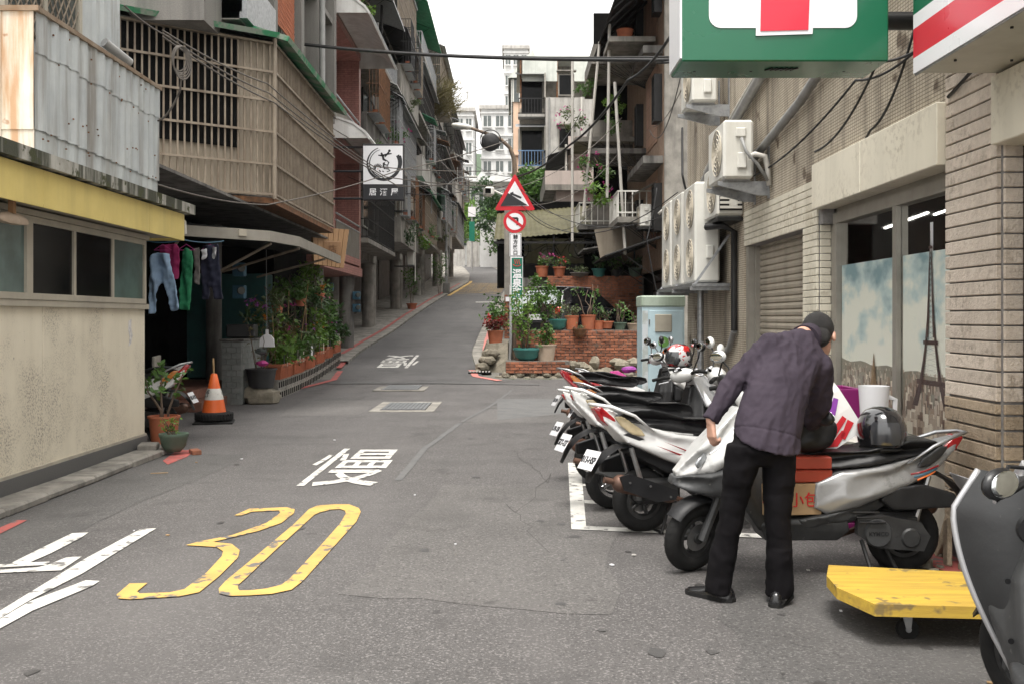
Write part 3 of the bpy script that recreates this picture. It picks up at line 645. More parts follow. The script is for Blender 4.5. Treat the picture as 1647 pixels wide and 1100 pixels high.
flat([[(6.40,.67)] + [(6.40+k*.116, 1.10+.05*(k/20)+.012*math.sin(k*1.3)) for k in range(21)] + [(8.72,.67)]], 'print_hill', xp)
rq = random.Random(4); polys = []
for row in range(16):
    z = 1.13-row*.03
    for k in range(60-row*2):
        y = 6.40+rq.random()*2.28; w_ = (.012+.0045*row)*rq.uniform(.5,1.3); h_ = (.02+.007*row)*rq.uniform(.5,1.5)
        polys.append([(y, z-.03-.01*row), (min(8.719, y+w_), z-.03-.01*row), (min(8.719, y+w_), z+h_*.6-.02), (y, z+h_*.6-.02)])
polys = [[(y, max(.668, z)) for y, z in q] for q in polys]
for r0 in range(4): flat([q for i, q in enumerate(polys) if i*4//len(polys) == r0], 'print_city', xp-.0002-.0012*r0, 'print_roofs')
def tower(y, z0, z1, w):
    q = []
    prof = [(1,0),(.62,.14),(.44,.25),(.30,.36),(.2,.5),(.13,.66),(.085,.82),(.05,.9),(.012,.93),(.012,1)]
    def wd(t): return lerp_tab([(a, b) for b, a in prof], t)*w/2
    for s_ in (-1, 1):
        for k in range(20):
            t0, t1 = k/20, (k+1)/20; th = .30 if t0 < .4 else .55
            q.append([(y+s_*wd(t0), z0+(z1-z0)*t0), (y+s_*wd(t0)*(1-th), z0+(z1-z0)*t0), (y+s_*wd(t1)*(1-th), z0+(z1-z0)*t1), (y+s_*wd(t1), z0+(z1-z0)*t1)])
    for k in range(26):
        t0 = .14+k*.03; t1 = t0+.03
        if t1 > .93: break
        for s_ in (-1, 1): q.append([(y+s_*wd(t0), z0+(z1-z0)*t0), (y+s_*wd(t0)-s_*.006, z0+(z1-z0)*t0), (y-s_*wd(t1), z0+(z1-z0)*t1), (y-s_*wd(t1)+s_*.006, z0+(z1-z0)*t1)])
    for t, h, k in ((.13,.03,1.15), (.36,.022,1.3), (.9,.015,1.9)): q.append([(y-wd(t)*k, z0+(z1-z0)*t), (y+wd(t)*k, z0+(z1-z0)*t), (y+wd(t)*k, z0+(z1-z0)*(t+h)), (y-wd(t)*k, z0+(z1-z0)*(t+h))])
    return q
flat(tower(6.86, .88, 2.10, .62), 'print_tower', xp-.0054, 'print_tower')
flat([[(6.835,1.96),(6.885,1.96),(6.885,2.16),(6.835,2.16)]], 'sign_white', xp+.003, 'print_backing')
flat([[(7.86,.80),(8.02,.80),(8.0,1.0),(7.88,1.0)], [(7.89,1.0),(7.99,1.0),(7.985,1.08),(7.96,1.13),(7.945,1.22),(7.935,1.22),(7.92,1.13),(7.895,1.08)]], 'print_gold', xp-.0054, 'print_spire')
flat([[(7.60,.70),(7.72,.70),(7.68,.88),(7.665,1.0),(7.655,.88)]], 'print_tower', xp-.0058, 'print_spire')
# big tiled pier beside the window
pier = MB().span(XR+.02, XR+.4, 5.635, 6.30, 0, 3.4).build('tiled_pier', 'grout_grey', shop, 0)
th = .0865
tile_run(XR+.006, 5.63, 6.305, 1.025, 3.3, .9, th, 'tile_beige', pier, off=0, thick=.03, gap=.009)
tile_run(XR+.003, 5.63, 6.305, 0, 1.02, .9, th, 'tile_brown', pier, off=0, thick=.036, gap=.012, skip=lambda y, z: z < .33)
tile_run(XR+.003, 5.63, 5.98, 0, .34, .9, th, 'tile_brown', pier, off=0, thick=.036, gap=.012, skip=lambda y, z: z < .06)
tile_run(XR+.003, 6.14, 6.305, .17, .345, .9, th, 'tile_brown', pier, off=0, thick=.036, gap=.012)
tile_run(5.626, XR+.025, XR+.17, 1.025, 3.3, .9, th, 'tile_beige', pier, off=0, face='Y', gap=.009); tile_run(5.626, XR+.025, XR+.17, 0, 1.02, .9, th, 'tile_brown', pier, off=0, face='Y', gap=.012)
bt = MB().box((0,0,0), (.03, .075, .30), b=.005).mesh('broken_tile', 'tile_brown', 0)
for y, z, a, x in ((6.20,.15,.55,-.05),(6.08,.13,-.5,-.09),(5.95,.12,-.75,-.06),(6.27,.12,.12,-.03)): inst(bt, 'broken_tile', pier, TR(XR+x, y, z) @ Matrix.Rotation(a, 4, 'X') @ Matrix.Rotation(.2, 4, 'Y'))
rub = random.Random(3)
for k in range(14):
    s_ = rub.uniform(.02,.06); MB().box((XR-rub.uniform(.05,.3), 5.7+rub.random()*.7, s_*.4), (s_*1.6, s_, s_*.8), rub.random()*3, .006).build('rubble_chip', rub.choice(['tile_brown','concrete_light','stone']), pier, 0)
# door beyond the pier
MB().span(XR+.17, XR+.3, 2.0, 5.615, 0, 2.47).build('door_panel', 'frame_beige', shop, 0)
MB().span(XR+.13, XR+.168, 5.53, 5.61, 0, 2.47).build('door_jamb', 'dark_metal', shop, 0)
MB().span(XR-.05, XR+.3, 2.0, 5.62, 2.473, 2.86, .006).build('fascia_panel', 'fascia_cream', shop, 0)
# striped canopy box
cn = thing('striped_canopy_sign', 'striped shop canopy box with green, white and red bands over the door', 'sign', (2.5, 4.5, 2.87))
MB().span(2.27, 2.75, 1.0, 5.59, 2.875, 3.9).build('box', 'sign_soffit', cn, 0)
for z0, z1, mt in ((2.87,2.957,'sign_white'),(2.957,3.12,'sign_red'),(3.12,3.2,'sign_white'),(3.2,3.5,'sign_green'),(3.5,3.9,'sign_white')): MB().span(2.255, 2.269, 1.0, 5.595, z0, z1).build('band', mt, cn, 0)
MB().span(2.263, 2.275, .99, 5.597, 2.862, 2.874).build('edge_trim', 'galv', cn, 0); MB().span(2.3, 2.7, 4.2, 4.21, 2.868, 2.874).build('soffit_joint', 'dark_metal', cn, 0)
for y in (5.3, 4.7, 4.0):
    for x in (2.36, 2.66): MB().cyl((x, y, 2.866), (x, y, 2.876), .008, n=8).build('screw', 'dark_metal', cn)
# projecting light box with the big seven
sg = thing('light_box_sign', 'green projecting light box with a big red seven on a white rounded panel', 'sign', (1.6, 5.95, 3.0))
x0, x1, yf, yb, z0, z1 = .985, 2.18, 5.76, 6.17, 2.985, 4.25
MB().span(x0, x1, yf, yb, z0, z1, .008).build('casing', 'sign_green', sg, 0)
MB().span(x0-.012, x0+.0, yf+.01, yb-.01, z0+.02, z1).build('side_panel', 'sign_white', sg, 0)
def rrect(a, b, c, d, r, n=6):
    q = []
    for cx, cz, s_ in ((b-r, d-r, 0), (a+r, d-r, PI/2), (a+r, c+r, PI), (b-r, c+r, 1.5*PI)):
        for k in range(n+1): q.append((cx+r*math.cos(s_+k*PI/2/n), cz+r*math.sin(s_+k*PI/2/n)))
    return q
def front_poly(poly, y, mt, parent, name, th=.004): return MB().prism(poly, lambda u, v, s_: (u, y-th*s_, v)).build(name, mt, parent, 0)
zp = lambda px, py: ((px-CX)/F*yf, EYE-(py-HY)/F*yf)
a, _ = zp(1140,0); b, c = zp(1378,46)
front_poly(rrect(a, b, c, 4.15, .07), yf-.001, 'sign_white', sg, 'white_panel')
q = [zp(1215,59), zp(1306,56), zp(1312,-60), (zp(1390,0)[0]-.06, 3.98), (a+.08, 3.98), (a+.08, 3.75), zp(1220,-160)]
front_poly(q, yf-.006, 'sign_white', sg, 'numeral_outline')
q = [zp(1222,52), zp(1299,50), zp(1303,-60), (b-.14, 3.95), (a+.1, 3.95), (a+.1, 3.79), zp(1226,-160)]
front_poly(q, yf-.011, 'sign_red', sg, 'numeral_seven')
for k in range(6): MB().box((1.53+k*.03, 5.93, z0-.002), (.012, .06, .012), .5).build('vent_slot', 'black_paint', sg, 0)
for x in (1.1, 1.44, 2.0): MB().cyl((x, 6.0, z0-.003), (x, 6.0, z0+.004), .009, n=8).build('screw', 'black_paint', sg)
MB().cyl((2.17, 5.97, 3.28), (2.76, 5.97, 3.28), .055, n=14).build('mounting_tube', 'black_paint', sg); MB().span(2.18, 2.21, 5.85, 6.09, 3.16, 3.4).build('mounting_plate', 'black_paint', sg, 0)
MB().cyl((2.735, 6.24, 2.885), (2.70, 5.65, 3.0), .012, n=6).build('stay_rod', 'black_paint', cn)
# pipes along the upper wall
pipe = lambda pts, r, mt, label, nm='wall_pipe': MB().tube(pts, r, 10).build(nm, mt, None, 60, label=label, cat='pipe')
pipe([(XR-.06, 4.5, 4.55), (XR-.06, 8.3, 3.74), (XR-.06, 9.3, 3.52), (XR-.06, 13.4, 2.95)], .045, 'pvc_grey', 'grey plastic pipe sloping down the mosaic wall above the shutter')
pipe([(XR-.07, 7.5, 4.72), (XR-.07, 12.2, 3.82), (XR-.07, 14.3, 3.3)], .055, 'pvc_grey', 'thick grey pipe high on the mosaic wall behind the air conditioner')
pipe([(XR-.04, 7.3, 4.85), (XR-.04, 12.2, 4.0), (XR-.04, 14.0, 3.55)], .022, 'pvc_white', 'thin white pipe high on the mosaic wall')
MB().tube([(XR-.05, 12.1, 1.35), (XR-.05, 12.1, 2.55), (XR-.2, 12.05, 2.62), (XR-.35, 12.3, 2.62)], .04, 8).build('wall_pipe', 'dark_metal', None, 60, label='dark grey drain pipe beside the shutter with a bend at the top', cat='pipe')
MB().tube([(XR-.05, 13.0, 1.05), (XR-.05, 12.4, 1.12), (XR-.05, 12.1, 1.35)], .04, 8).build('wall_pipe', 'pvc_grey', None, 60, label='short grey pipe running low along the mosaic wall', cat='pipe')
MB().cyl((XR-.25, 13.2, .1), (XR-.25, 13.2, 1.9), .045, n=10).build('support_post', 'galv', None, label='galvanised post under the air conditioner shelf', cat='post')
MB().cyl((2.98, 15.64, 2.5), (2.98, 15.64, 8), .035, n=8).build('cable_duct', 'cable', None, label='black vertical cable duct at the shop building corner', cat='pipe')
# air conditioners on the shop wall
place_ac(AC1, (2.40, 10.95, 2.98), 0, 'white air conditioner on steel brackets above the shutter')
bracket_pair((XR, 10.95, 2.98), 'galvanised brackets carrying the lone air conditioner above the shutter', .55)
place_ac(AC1, (2.42, 12.9, 4.22), 0, 'white air conditioner highest on the mosaic wall, below the green sign')
bracket_pair((XR, 12.9, 4.22), 'steel brackets under the highest air conditioner', .55)
shf = thing('equipment_shelf', 'steel angle shelf carrying the bank of air conditioners', 'shelf', (2.5, 14, 1.9))
MB().span(2.27, 2.75, 12.55, 15.55, 1.9, 1.94).build('shelf_plate', 'galv', shf, 0)
for y in (12.56, 14.05, 15.5): MB().cyl((2.30, y, 1.92), (2.74, y, 2.55), .022, n=4).build('shelf_stay', 'galv', shf, 0)
for y in (12.6, 14.0, 15.5): MB().span(2.25, 2.75, y-.025, y+.025, 1.85, 1.9).build('shelf_arm', 'galv', shf, 0)
for y, l in ((13.1, 'tall white twin-fan air conditioner on the shelf beside the drain pipe'), (14.1, 'middle tall white twin-fan air conditioner on the steel shelf'), (15.08, 'yellowed tall twin-fan air conditioner at the far end of the shelf')):
    c = place_ac(AC2, (2.49, y, 1.96), 0, l, 'air conditioners on the shelf')
place_ac(AC1, (2.60, 12.25, 2.72), 0, 'white air conditioner with a slatted side at shelf-top height')
MB().span(2.45, 2.75, 11.85, 12.65, 2.66, 2.70).build('shelf_bracket', 'dark_metal', None, 0, label='dark bracket under the slatted air conditioner', cat='bracket')
gr = thing('side_grille', 'black louvre grille on the end of the slatted air conditioner', 'grille', (2.60, 11.82, 2.8))
for k in range(9): MB().span(2.47, 2.73, 11.805, 11.822, 2.80+k*.055, 2.83+k*.055).build('louvre', 'white_plastic', gr, 0)
MB().span(2.465, 2.735, 11.823, 11.835, 2.78, 3.28).build('backing', 'black_paint', gr, 0)
MB().tube([(2.5,10.5,3.2),(2.55,10.45,3.22),(2.66,10.47,3.2),(2.70,10.5,3.05),(2.72,10.52,2.9)], .03, 8).build('refrigerant_hose', 'pvc_white', None, 180, label='white insulated hose looping from the lone air conditioner', cat='hose')
MB().tube([(2.42,10.5,3.4),(2.46,10.46,3.25),(2.58,10.47,3.12),(2.7,10.5,2.95)], .018, 6).build('refrigerant_hose', 'pvc_grey', None, 180, label='grey cable hose dropping from the lone air conditioner', cat='hose')
# utility cabinet with painted sides at the building corner
cb = thing('utility_cabinet', 'pale blue painted utility cabinet with a mossy green lid', 'utility cabinet', (2.42, 16.2, 0))
mat('cab_blue', (.46, .60, .65), (.50, .64, .69), 2, .5, bump=.03, streak=(.22, .36, .4), sfac=.3); mat('cab_green', (.40, .47, .39), (.33, .40, .32), 6, .6, bump=.08, streak=(.18,.24,.16), sfac=.5)
mat('paint_pale', (.58, .62, .64), (.42, .46, .44), 3.5, .5, bump=0, lo=.45, hi=.55); mat('paint_lilac', (.5, .42, .6), (.45, .38, .55), 5, .5, bump=0)
X0, X1, yc0, yc1 = 2.07, 2.78, 15.95, 16.6
MB().span(X0+.015, X1-.015, yc0+.02, yc1, .06, 1.68).build('body', 'cab_blue', cb, 0); MB().span(X0, X1, yc0, yc1+.02, 1.68, 1.86, .02).build('lid', 'cab_green', cb, 0); MB().span(X0, X1, yc0, yc1, 0, .06).build('plinth', 'concrete', cb, 0)
MB().span(2.20, 2.74, yc0+.006, yc0+.02, .12, 1.62, .004).build('door', 'cab_blue', cb, 0); MB().span(X0+.02, 2.18, yc0+.008, yc0+.02, .12, 1.62).build('painted_panel', 'paint_pale', cb, 0)
MB().span(2.29, 2.56, yc0-.015, yc0+.006, 1.28, 1.56, .01).build('meter_plate', 'frame_beige', cb, 0)
mat('sticker_green', (.16, .36, .08), None, 3, .5, bump=0); mat('orange', (.75, .17, .03), (.65, .14, .025), 4, .55, bump=.02)
MB().cyl((2.43, yc0+.005, 1.12), (2.43, yc0-.002, 1.12), .085, n=24).build('round_sticker', 'sticker_green', cb); letters('))) ', .05, 'sign_white', cb, TR(2.43, yc0-.004, 1.13) @ FRONT)
front_poly([(2.40,.95),(2.43,1.0),(2.58,.85),(2.56,.72),(2.42,.80)], yc0+.004, 'orange', cb, 'painted_figure')
rods('hinge', 'galv', cb, [((2.2, yc0, z), (2.2, yc0, z+.08)) for z in (.3, .8, 1.4)], .012)
# ---------------------------------------------------------------- left: yellow-banded house with tin balcony
XL = -4.13
mat('paper_scrap', (.72, .70, .68), (.45, .43, .44), 25, .8, bump=.1)
h0 = thing('panelled_house', 'cream panelled house with yellow fascia, long window strip and tin-clad balcony above', 'house', (XL-2, 8, 0))
MB().span(XL-6, XL-.02, 2, 11.17, .0, 2.9).build('core_wall', 'cream_panel', h0, 0)
MB().span(XL-.02, XL+.03, 2, 11.2, 0, .19).build('plinth', 'granite', h0, 0)
ys = [2.5, 3.75, 5.0, 6.25, 7.5, 8.76, 10.03, 11.2]
for a, b in zip(ys, ys[1:]): MB().span(XL-.03, XL, a+.005, b-.005, .19, 1.60, .003).build('wall_panel', 'cream_panel', h0, 0)
MB().span(XL-.018, XL-.012, 2.5, 11.18, .19, 1.6).build('joint_backing', 'frame_grey', h0, 0); MB().prism([(10.72,1.47),(10.80,1.49),(10.79,1.40),(10.83,1.31),(10.78,1.22),(10.72,1.20),(10.75,1.29),(10.71,1.38)], lambda u, v, s_: (XL+.001+.002*s_, u, v)).build('torn_poster', 'paper_scrap', h0, 0)
MB().span(XL-.03, XL+.02, 2.5, 11.2, .185, .215).build('base_trim', 'frame_beige', h0, 0); MB().span(XL-.03, XL+.045, 2.5, 11.21, 1.60, 1.655).build('sill', 'frame_beige', h0, 0)
cutw = MB().span(XL-.015, XL+.002, 2.5, 11.1, 1.66, 2.36).build('window_backing', 'dark_interior', h0, 0)
for a, b, n, g in ((3.0, 5.8, 3, 'glass_dark'), (5.8, 8.42, 2, ('glass_dark', 'glass_green')), (8.42, 11.1, 3, ('glass_dark', 'glass_dark', 'glass_green'))):
    window(h0, 1, XL+.005, a, b, 1.658, 2.365, n, 'frame_beige', g, .055, .07)
MB().span(XL-.01, XL+.06, 2.5, 11.18, 2.37, 2.42).build('window_head', 'frame_beige', h0, 0)
MB().span(XL-.3, -3.875, 2, 11.72, 2.44, 2.70).build('fascia_core', 'frame_beige', h0, 0)
ys = [2, 3.6, 5.2, 6.8, 8.2, 9.4, 10.6, 11.73]
for a, b in zip(ys, ys[1:]): MB().span(-3.876, -3.86, a+.002, b-.002, 2.41, 2.72, .002).build('fascia_sheet', 'yellow_paint', h0, 0)
MB().span(XL-.3, -3.862, 11.722, 11.735, 2.41, 2.72).build('fascia_sheet', 'yellow_paint', h0, 0)
MB().span(XL-6, -3.80, 2, 11.95, 2.735, 2.85).build('concrete_slab', 'slab_mossy', h0, 0)
MB().tube([(-3.95, 11.75, 2.66), (-3.9, 11.82, 2.64), (-3.9, 11.84, 2.5)], .035, 8).build('spout', 'pvc_white', h0)
# tin balcony made of separate corrugated sheets
XB = -3.95; sheets = [8.25, 8.65, 9.05, 9.45, 9.8, 10.15, 10.5, 10.8, 11.1]
for i, (a, b) in enumerate(zip(sheets, sheets[1:])):
    j = .02*(i % 2); zs = 3.08-.02*i*.3
    corrug(a-.01, b+.015, lambda y, v: 2.84+(zs-2.84)*v, lambda y, v: XB-.012, .16, .02).build('tin_sheet', 'zinc_sheet', h0, 0)
    corrug(a-.01, b+.015, lambda y, v: zs-.015+(3.72+j*2-zs)*v, lambda y, v: XB+.004*(i % 2), .16, .022).build('tin_sheet', 'zinc_sheet', h0, 0)
    corrug(a-.01, b+.015, lambda y, v: 3.70+j+(4.04-3.70-j)*v, lambda y, v: XB+.008+.004*(i % 2), .16, .022).build('tin_sheet', 'zinc_sheet', h0, 0)
for i, (xa, xb) in enumerate(((-4.25, XB-.005), (-4.6, -4.25), (-5.0, -4.6), (-5.5, -5.0))):
    MB().span(xa+.004, xb, 8.235, 8.245, 2.84, 3.08).build('rusty_sheet', 'rust_sheet', h0, 0); MB().span(xa+.004, xb, 8.225, 8.235, 3.06, 4.04).build('rusty_sheet', 'rust_sheet', h0, 0)
    MB().span(xa, xa+.03, 8.215, 8.236, 2.86, 4.04).build('rib', 'rust_sheet', h0, 0)
MB().span(XB-.03, XB+.045, 8.22, 11.12, 4.035, 4.075).build('cap_rail', 'rust_cap', h0, 0); MB().span(-5.5, XB+.045, 8.205, 8.26, 4.036, 4.08).build('cap_rail', 'rust_cap', h0, 0)
m = MB()
rs_ = random.Random(5)
for k in range(46): m.cyl((XB+.02, 8.3+rs_.random()*2.75, rs_.choice((2.95,3.2,3.45,3.66,3.9))+rs_.uniform(-.03,.03)), (XB+.03, 8.3+rs_.random()*0+0, 3.2), .0) if 0 else None
for k in range(40):
    y = 8.33+rs_.random()*2.7; z = rs_.choice((3.02,3.25,3.66,3.95))+rs_.uniform(-.04,.04); m.box((XB+.024, y, z), (.012, .013, .013))
m.build('screw_heads', 'rust', h0, 0, kind='stuff')
MB().span(-9, -4.28, 8.1, 10.85, 2.85, 9).build('upper_wall', 'zinc_sheet', h0, 0)
corrug(9.9, 10.85, lambda y, v: 2.9+5*v, lambda y, v: -4.275, .16, .02).build('tin_sheet', 'zinc_sheet', h0, 0)
MB().span(-4.276, -4.262, 8.3, 9.75, 4.0, 5.5).build('window_pane', 'glass_grey', h0, 0)
for a, b in ((8.28,8.34),(9.0,9.05),(9.72,9.78)): MB().span(-4.27, -4.22, a, b, 4.0, 5.5).build('window_bar', 'frame_beige', h0, 0)
m = MB()
for k in range(-12, 15):
    for s_ in (-1, 1):
        q = [(8.3+k*.11, 4.0), (8.3+k*.11+s_*1.0, 5.5)]
        a, b = q
        pts = []
        for u in range(31):
            y = a[0]+(b[0]-a[0])*u/30; z = a[1]+(b[1]-a[1])*u/30
            if 8.32 < y < 9.74: pts.append((-4.235, y, z))
        if len(pts) > 1: m.tube([pts[0], pts[-1]], .007, 4)
m.build('diamond_grille', 'beige_bar', h0, 0, kind='stuff')
MB().cyl((-4.2, 10.25, 4.34), (-4.05, 10.55, 4.2), .05, n=10).build('cable_mast_stub', 'pvc_grey', h0)
m = MB(); kerb = thing('kerb', 'worn low concrete kerb along the cream panelled house', 'kerb', (-3.95, 8, 0))
rk = random.Random(8); y = 3.0
while y < 11.2:
    l = rk.uniform(.55, .95); MB().box((-3.95+rk.uniform(-.012,.012), y+l/2, .035), (.30, l-.012, .075+rk.uniform(-.012,.012)), rk.uniform(-.02,.02), .018).build('kerb_stone', 'concrete', kerb, 30); y += l
pr = thing('shoe', 'pair of tan shoes drying on a wooden peg under the yellow fascia', 'shoes', (-4.0, 7.9, 2.3))
MB().span(-3.99, -3.95, 7.88, 7.93, 2.33, 2.46).build('peg', 'wood', pr, 0)
for k, (y, a) in enumerate(((7.82, .1), (7.95, -.1))):
    MB().loft([[(-3.97+w_*math.cos(t), y+d, 2.27+h_*max(-.35, math.sin(t))) for t in [2*PI*i/10 for i in range(10)]] for d, w_, h_ in ((-.13,.02,.02),(-.1,.035,.05),(0,.04,.07),(.08,.045,.06),(.15,.04,.045),(.19,.015,.02))]).build('shoe_upper', 'pot_tan', pr, 60)

# ---------------------------------------------------------------- left: concrete block with caged balcony
h1 = thing('caged_house', 'grey concrete house with a big beige barred cage balcony over an open shopfront', 'building', (-7, 19, 0))
XC = -4.55
mat('terrazzo', (.21, .20, .18), (.16, .15, .14), 60, .85, bump=.4, bs=120, streak=(.09,.085,.08), sfac=.6)
MB().span(-12, XC, 14.7, 24.2, 5.9, 14).build('upper_wall', 'terrazzo', h1, 0)
MB().span(-12, -5.8, 14.6, 24.2, 3.3, 5.9).build('middle_wall', 'concrete_dark', h1, 0)
c0, c1, c2 = Vector((-5.62, 14.55, 0)), Vector((-3.83, 16.0, 0)), Vector((-3.88, 21.6, 0)); zb, zt = 3.46, 5.93
c0.x, c0.y = -5.75, 14.6
sheet = MB()
for a, b, n in ((c0, c1, 20), (c1, c2, 44)):
    d = (b-a).normalized(); nn = Vector((d.y, -d.x, 0)) if True else d
    inn = -nn*.06
    def f(u, v, a=a, b=b, inn=inn, n=n):
        p = a.lerp(b, u)+inn+inn.normalized()*(.014 if int(round(u*n*2)) % 2 else 0); return (p.x, p.y, zb+(zt-zb)*v)
    sheet.grid(n*2, 1, f)
sheet.build('cage_lining', 'beige_sheet', h1, 0)
# black sheet painted in for the shade of the near face's opening
d = (c1-c0).normalized(); nn = Vector((d.y, -d.x, 0))
p, q = c0+d*.0-nn*.03, c0+d*1.80-nn*.03
MB().add([(p.x,p.y,zb+.75),(q.x,q.y,zb+.72),(q.x,q.y,zt-.05),(p.x,p.y,zt-.05)], [(0,1,2,3)]).build('opening_shade', 'shade_dark', h1, 0)
for a, b, st in ((c0, c1, .105), (c1, c2, .118)):
    L_ = (b-a).length; d = (b-a).normalized(); rz = math.atan2(d.y, d.x)
    me = MB().box((0,0,0), (.026, .02, zt-zb)).mesh('cage_bar', 'beige_bar', 0)
    for k in range(int(L_/st)+1): p = a+d*(k*st); inst(me, 'cage_bar', h1, TR(p.x, p.y, (zb+zt)/2) @ Matrix.Rotation(rz, 4, 'Z'))
    for z in (zb+.02, zb+.5, zb+1.02, zb+1.52, zb+1.98, zt-.03):
        me2 = MB().box((L_/2,0,0), (L_, .03, .035)).mesh('cage_rail', 'beige_bar', 0)
        nq = Vector((d.y, -d.x, 0))*.025; inst(me2, 'cage_rail', h1, TR(a.x+nq.x, a.y+nq.y, z) @ Matrix.Rotation(rz, 4, 'Z'))
MB().cyl((c1.x+.02, c1.y-.02, zb-.05), (c1.x+.02, c1.y-.02, zt+.05), .035, n=8).build('corner_post', 'beige_bar', h1)
MB().add([(c0.x-.3,c0.y,zb-.03),(c1.x,c1.y,zb-.03),(c2.x,c2.y,zb-.03),(-6.2,21.6,zb-.03),(c0.x-.3,c0.y,zb-.12),(c1.x,c1.y,zb-.12),(c2.x,c2.y,zb-.12),(-6.2,21.6,zb-.12)], [(0,1,2,3),(4,5,6,7),(0,1,5,4),(1,2,6,5),(2,3,7,6),(3,0,4,7)]).build('cage_floor', 'rust', h1, 0)
mat('green_tarp', (.03, .20, .09), (.20, .24, .19), 3.2, .6, bump=.2, bs=20, lo=.45, hi=.55)
rf = MB()
for a, b in ((c0+Vector((-.3,-.2,0)), c1), (c1, c2+Vector((0,.3,0)))):
    d = (b-a).normalized(); nq = Vector((d.y,-d.x,0))
    rf.loft([[tuple(p+nq*.22+Vector((0,0,zt+.02))), tuple(p+nq*.25+Vector((0,0,zt+.10))), tuple(p-nq*.5+Vector((0,0,zt+.32))), tuple(p-nq*.5+Vector((0,0,zt+.24)))] for p in [a.lerp(b, k/8) for k in range(9)]])
rf.build('cage_roof', 'green_tarp', h1, 0)
MB().add([(c0.x,c0.y,zt+.02),(c1.x,c1.y,zt+.02),(c2.x,c2.y,zt+.02),(-6,21.6,zt+.25),(-6,14.6,zt+.25)], [(0,1,2,3,4)]).build('cage_top', 'dark_metal', h1, 0)
# upper windows and fins on the concrete front
for (a, b, z0, z1) in ((16.2,17.2,6.7,8.0),(18.2,19.4,6.9,8.2),(20.6,21.6,6.2,7.4),(22.1,23.4,6.4,8.9),(16.3,17.6,9.2,11),(19,20.5,9.4,11.2),(22.1,23.6,9.4,11.5)):
    window(h1, 1, XC+.01, a, b, z0, z1, 2, 'frame_grey', 'glass_grey')
for y in (15.6, 17.7, 20.0, 21.8, 23.7): MB().span(XC, XC+.32, y, y+.28, 6.3, 14).build('fin', 'terrazzo', h1, 0)
for z in (6.3, 8.6, 11.4): MB().span(XC, XC+.28, 15.6, 24.0, z-.12, z).build('ledge', 'terrazzo', h1, 0)
m = MB()
for k in range(20):
    for j in range(14): m.torus(.045, .014, 8, 4, TR(XC+.2, 17.9+k*.1, 7.0+j*.1) @ Matrix.Rotation(PI/2, 4, 'Y'))
m.build('breeze_block_screen', 'terracotta', h1, kind='stuff')
MB().cyl((XC+.38, 21.9, 5.0), (XC+.38, 21.9, 14), .06, n=10).build('drain_pipe', 'pvc_grey', h1)
MB().span(-4.7, -4.15, 15.6, 17.5, 6.2, 6.9).build('duct_box', 'galv', h1, 0)
# open shopfront under the cage
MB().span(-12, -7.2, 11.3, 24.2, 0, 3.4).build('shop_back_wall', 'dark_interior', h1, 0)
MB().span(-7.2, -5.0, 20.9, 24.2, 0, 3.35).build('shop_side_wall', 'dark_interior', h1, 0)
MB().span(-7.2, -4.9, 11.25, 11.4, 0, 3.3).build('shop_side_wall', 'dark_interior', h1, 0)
MB().span(-9, -4.2, 11.3, 24.2, 3.30, 3.34).build('shop_ceiling', 'concrete_dark', h1, 0)
mat('step_tile', (.22, .10, .07), (.17, .08, .055), 12, .6, bump=.1)
MB().span(-7.2, -4.95, 15.9, 19.4, 0, .16, .01).build('step', 'step_tile', h1, 0); MB().span(-7.2, -5.25, 16.4, 19.4, .16, .32, .01).build('step', 'step_tile', h1, 0)
MB().cyl((-5.75, 19.2, .1), (-5.75, 19.2, 3.3), .15, n=20).build('column', 'concrete_dark', h1)
mat('grey_tile', (.20, .21, .20), (.15, .16, .155), 10, .6, bump=.1, rnd=.1)
pierL = MB().span(-5.05, -4.70, 17.32, 19.0, 0, 1.10).build('tile_pier', 'grout_grey', h1, 0)
tile_run(17.312, -5.05, -4.70, 0, 1.09, .175, .10, 'grey_tile', pierL, face='Y', thick=.02); tile_run(-4.695, 17.32, 19.0, 0, 1.09, .2, .1, 'grey_tile', pierL, thick=.02)
MB().span(-5.09, -4.66, 17.28, 19.02, 1.10, 1.14, .008).build('pier_cap', 'concrete_dark', h1, 0)
p2 = MB().span(-6.2, -5.42, 13.6, 13.9, 0, 1.25).build('tile_pier', 'grout_grey', h1, 0); tile_run(13.592, -6.2, -5.42, 0, 1.24, .15, .12, 'grey_tile', p2, face='Y', thick=.02)
m = MB(); pl = [(-5.2,13.6),(-4.73,14.3),(-3.72,15.3),(-3.5,16.4),(-3.7,21.5)]
for (a, b) in zip(pl, pl[1:]): m.quad((*a,2.68),(*b,2.68),(*b,2.84),(*a,2.84)); m.quad((*a,2.84),(*b,2.84),(b[0]-.06,b[1],2.84),(a[0]-.06,a[1],2.84)); m.quad((*a,2.68),(*b,2.68),(b[0]-.06,b[1],2.68),(a[0]-.06,a[1],2.68)); m.quad((a[0]-.06,a[1],2.68),(b[0]-.06,b[1],2.68),(b[0]-.06,b[1],2.84),(a[0]-.06,a[1],2.84))
m.build('canopy_edge', 'frame_grey', h1, 0)
MB().add([(-5.2,13.6,2.83),(-4.73,14.3,2.83),(-3.74,15.3,2.83),(-3.52,16.4,2.83),(-3.72,21.5,2.83),(-7.2,21.5,3.1),(-7.2,13.6,3.1)], [(0,1,2,3,4,5,6)]).build('canopy_sheet', 'dark_metal', h1, 0)
rods('canopy_strut', 'beige_bar', h1, [((-4.95,15.9,2.1),(-3.75,15.5,2.66)), ((-5.0,17.2,2.3),(-3.55,16.6,2.66)), ((-5.2,14.6,2.2),(-4.8,14.4,2.66)), ((-5.0,19.5,2.3),(-3.65,19.5,2.66)), ((-4.4,15.0,2.75),(-5.6,17.8,3.1))], .022)
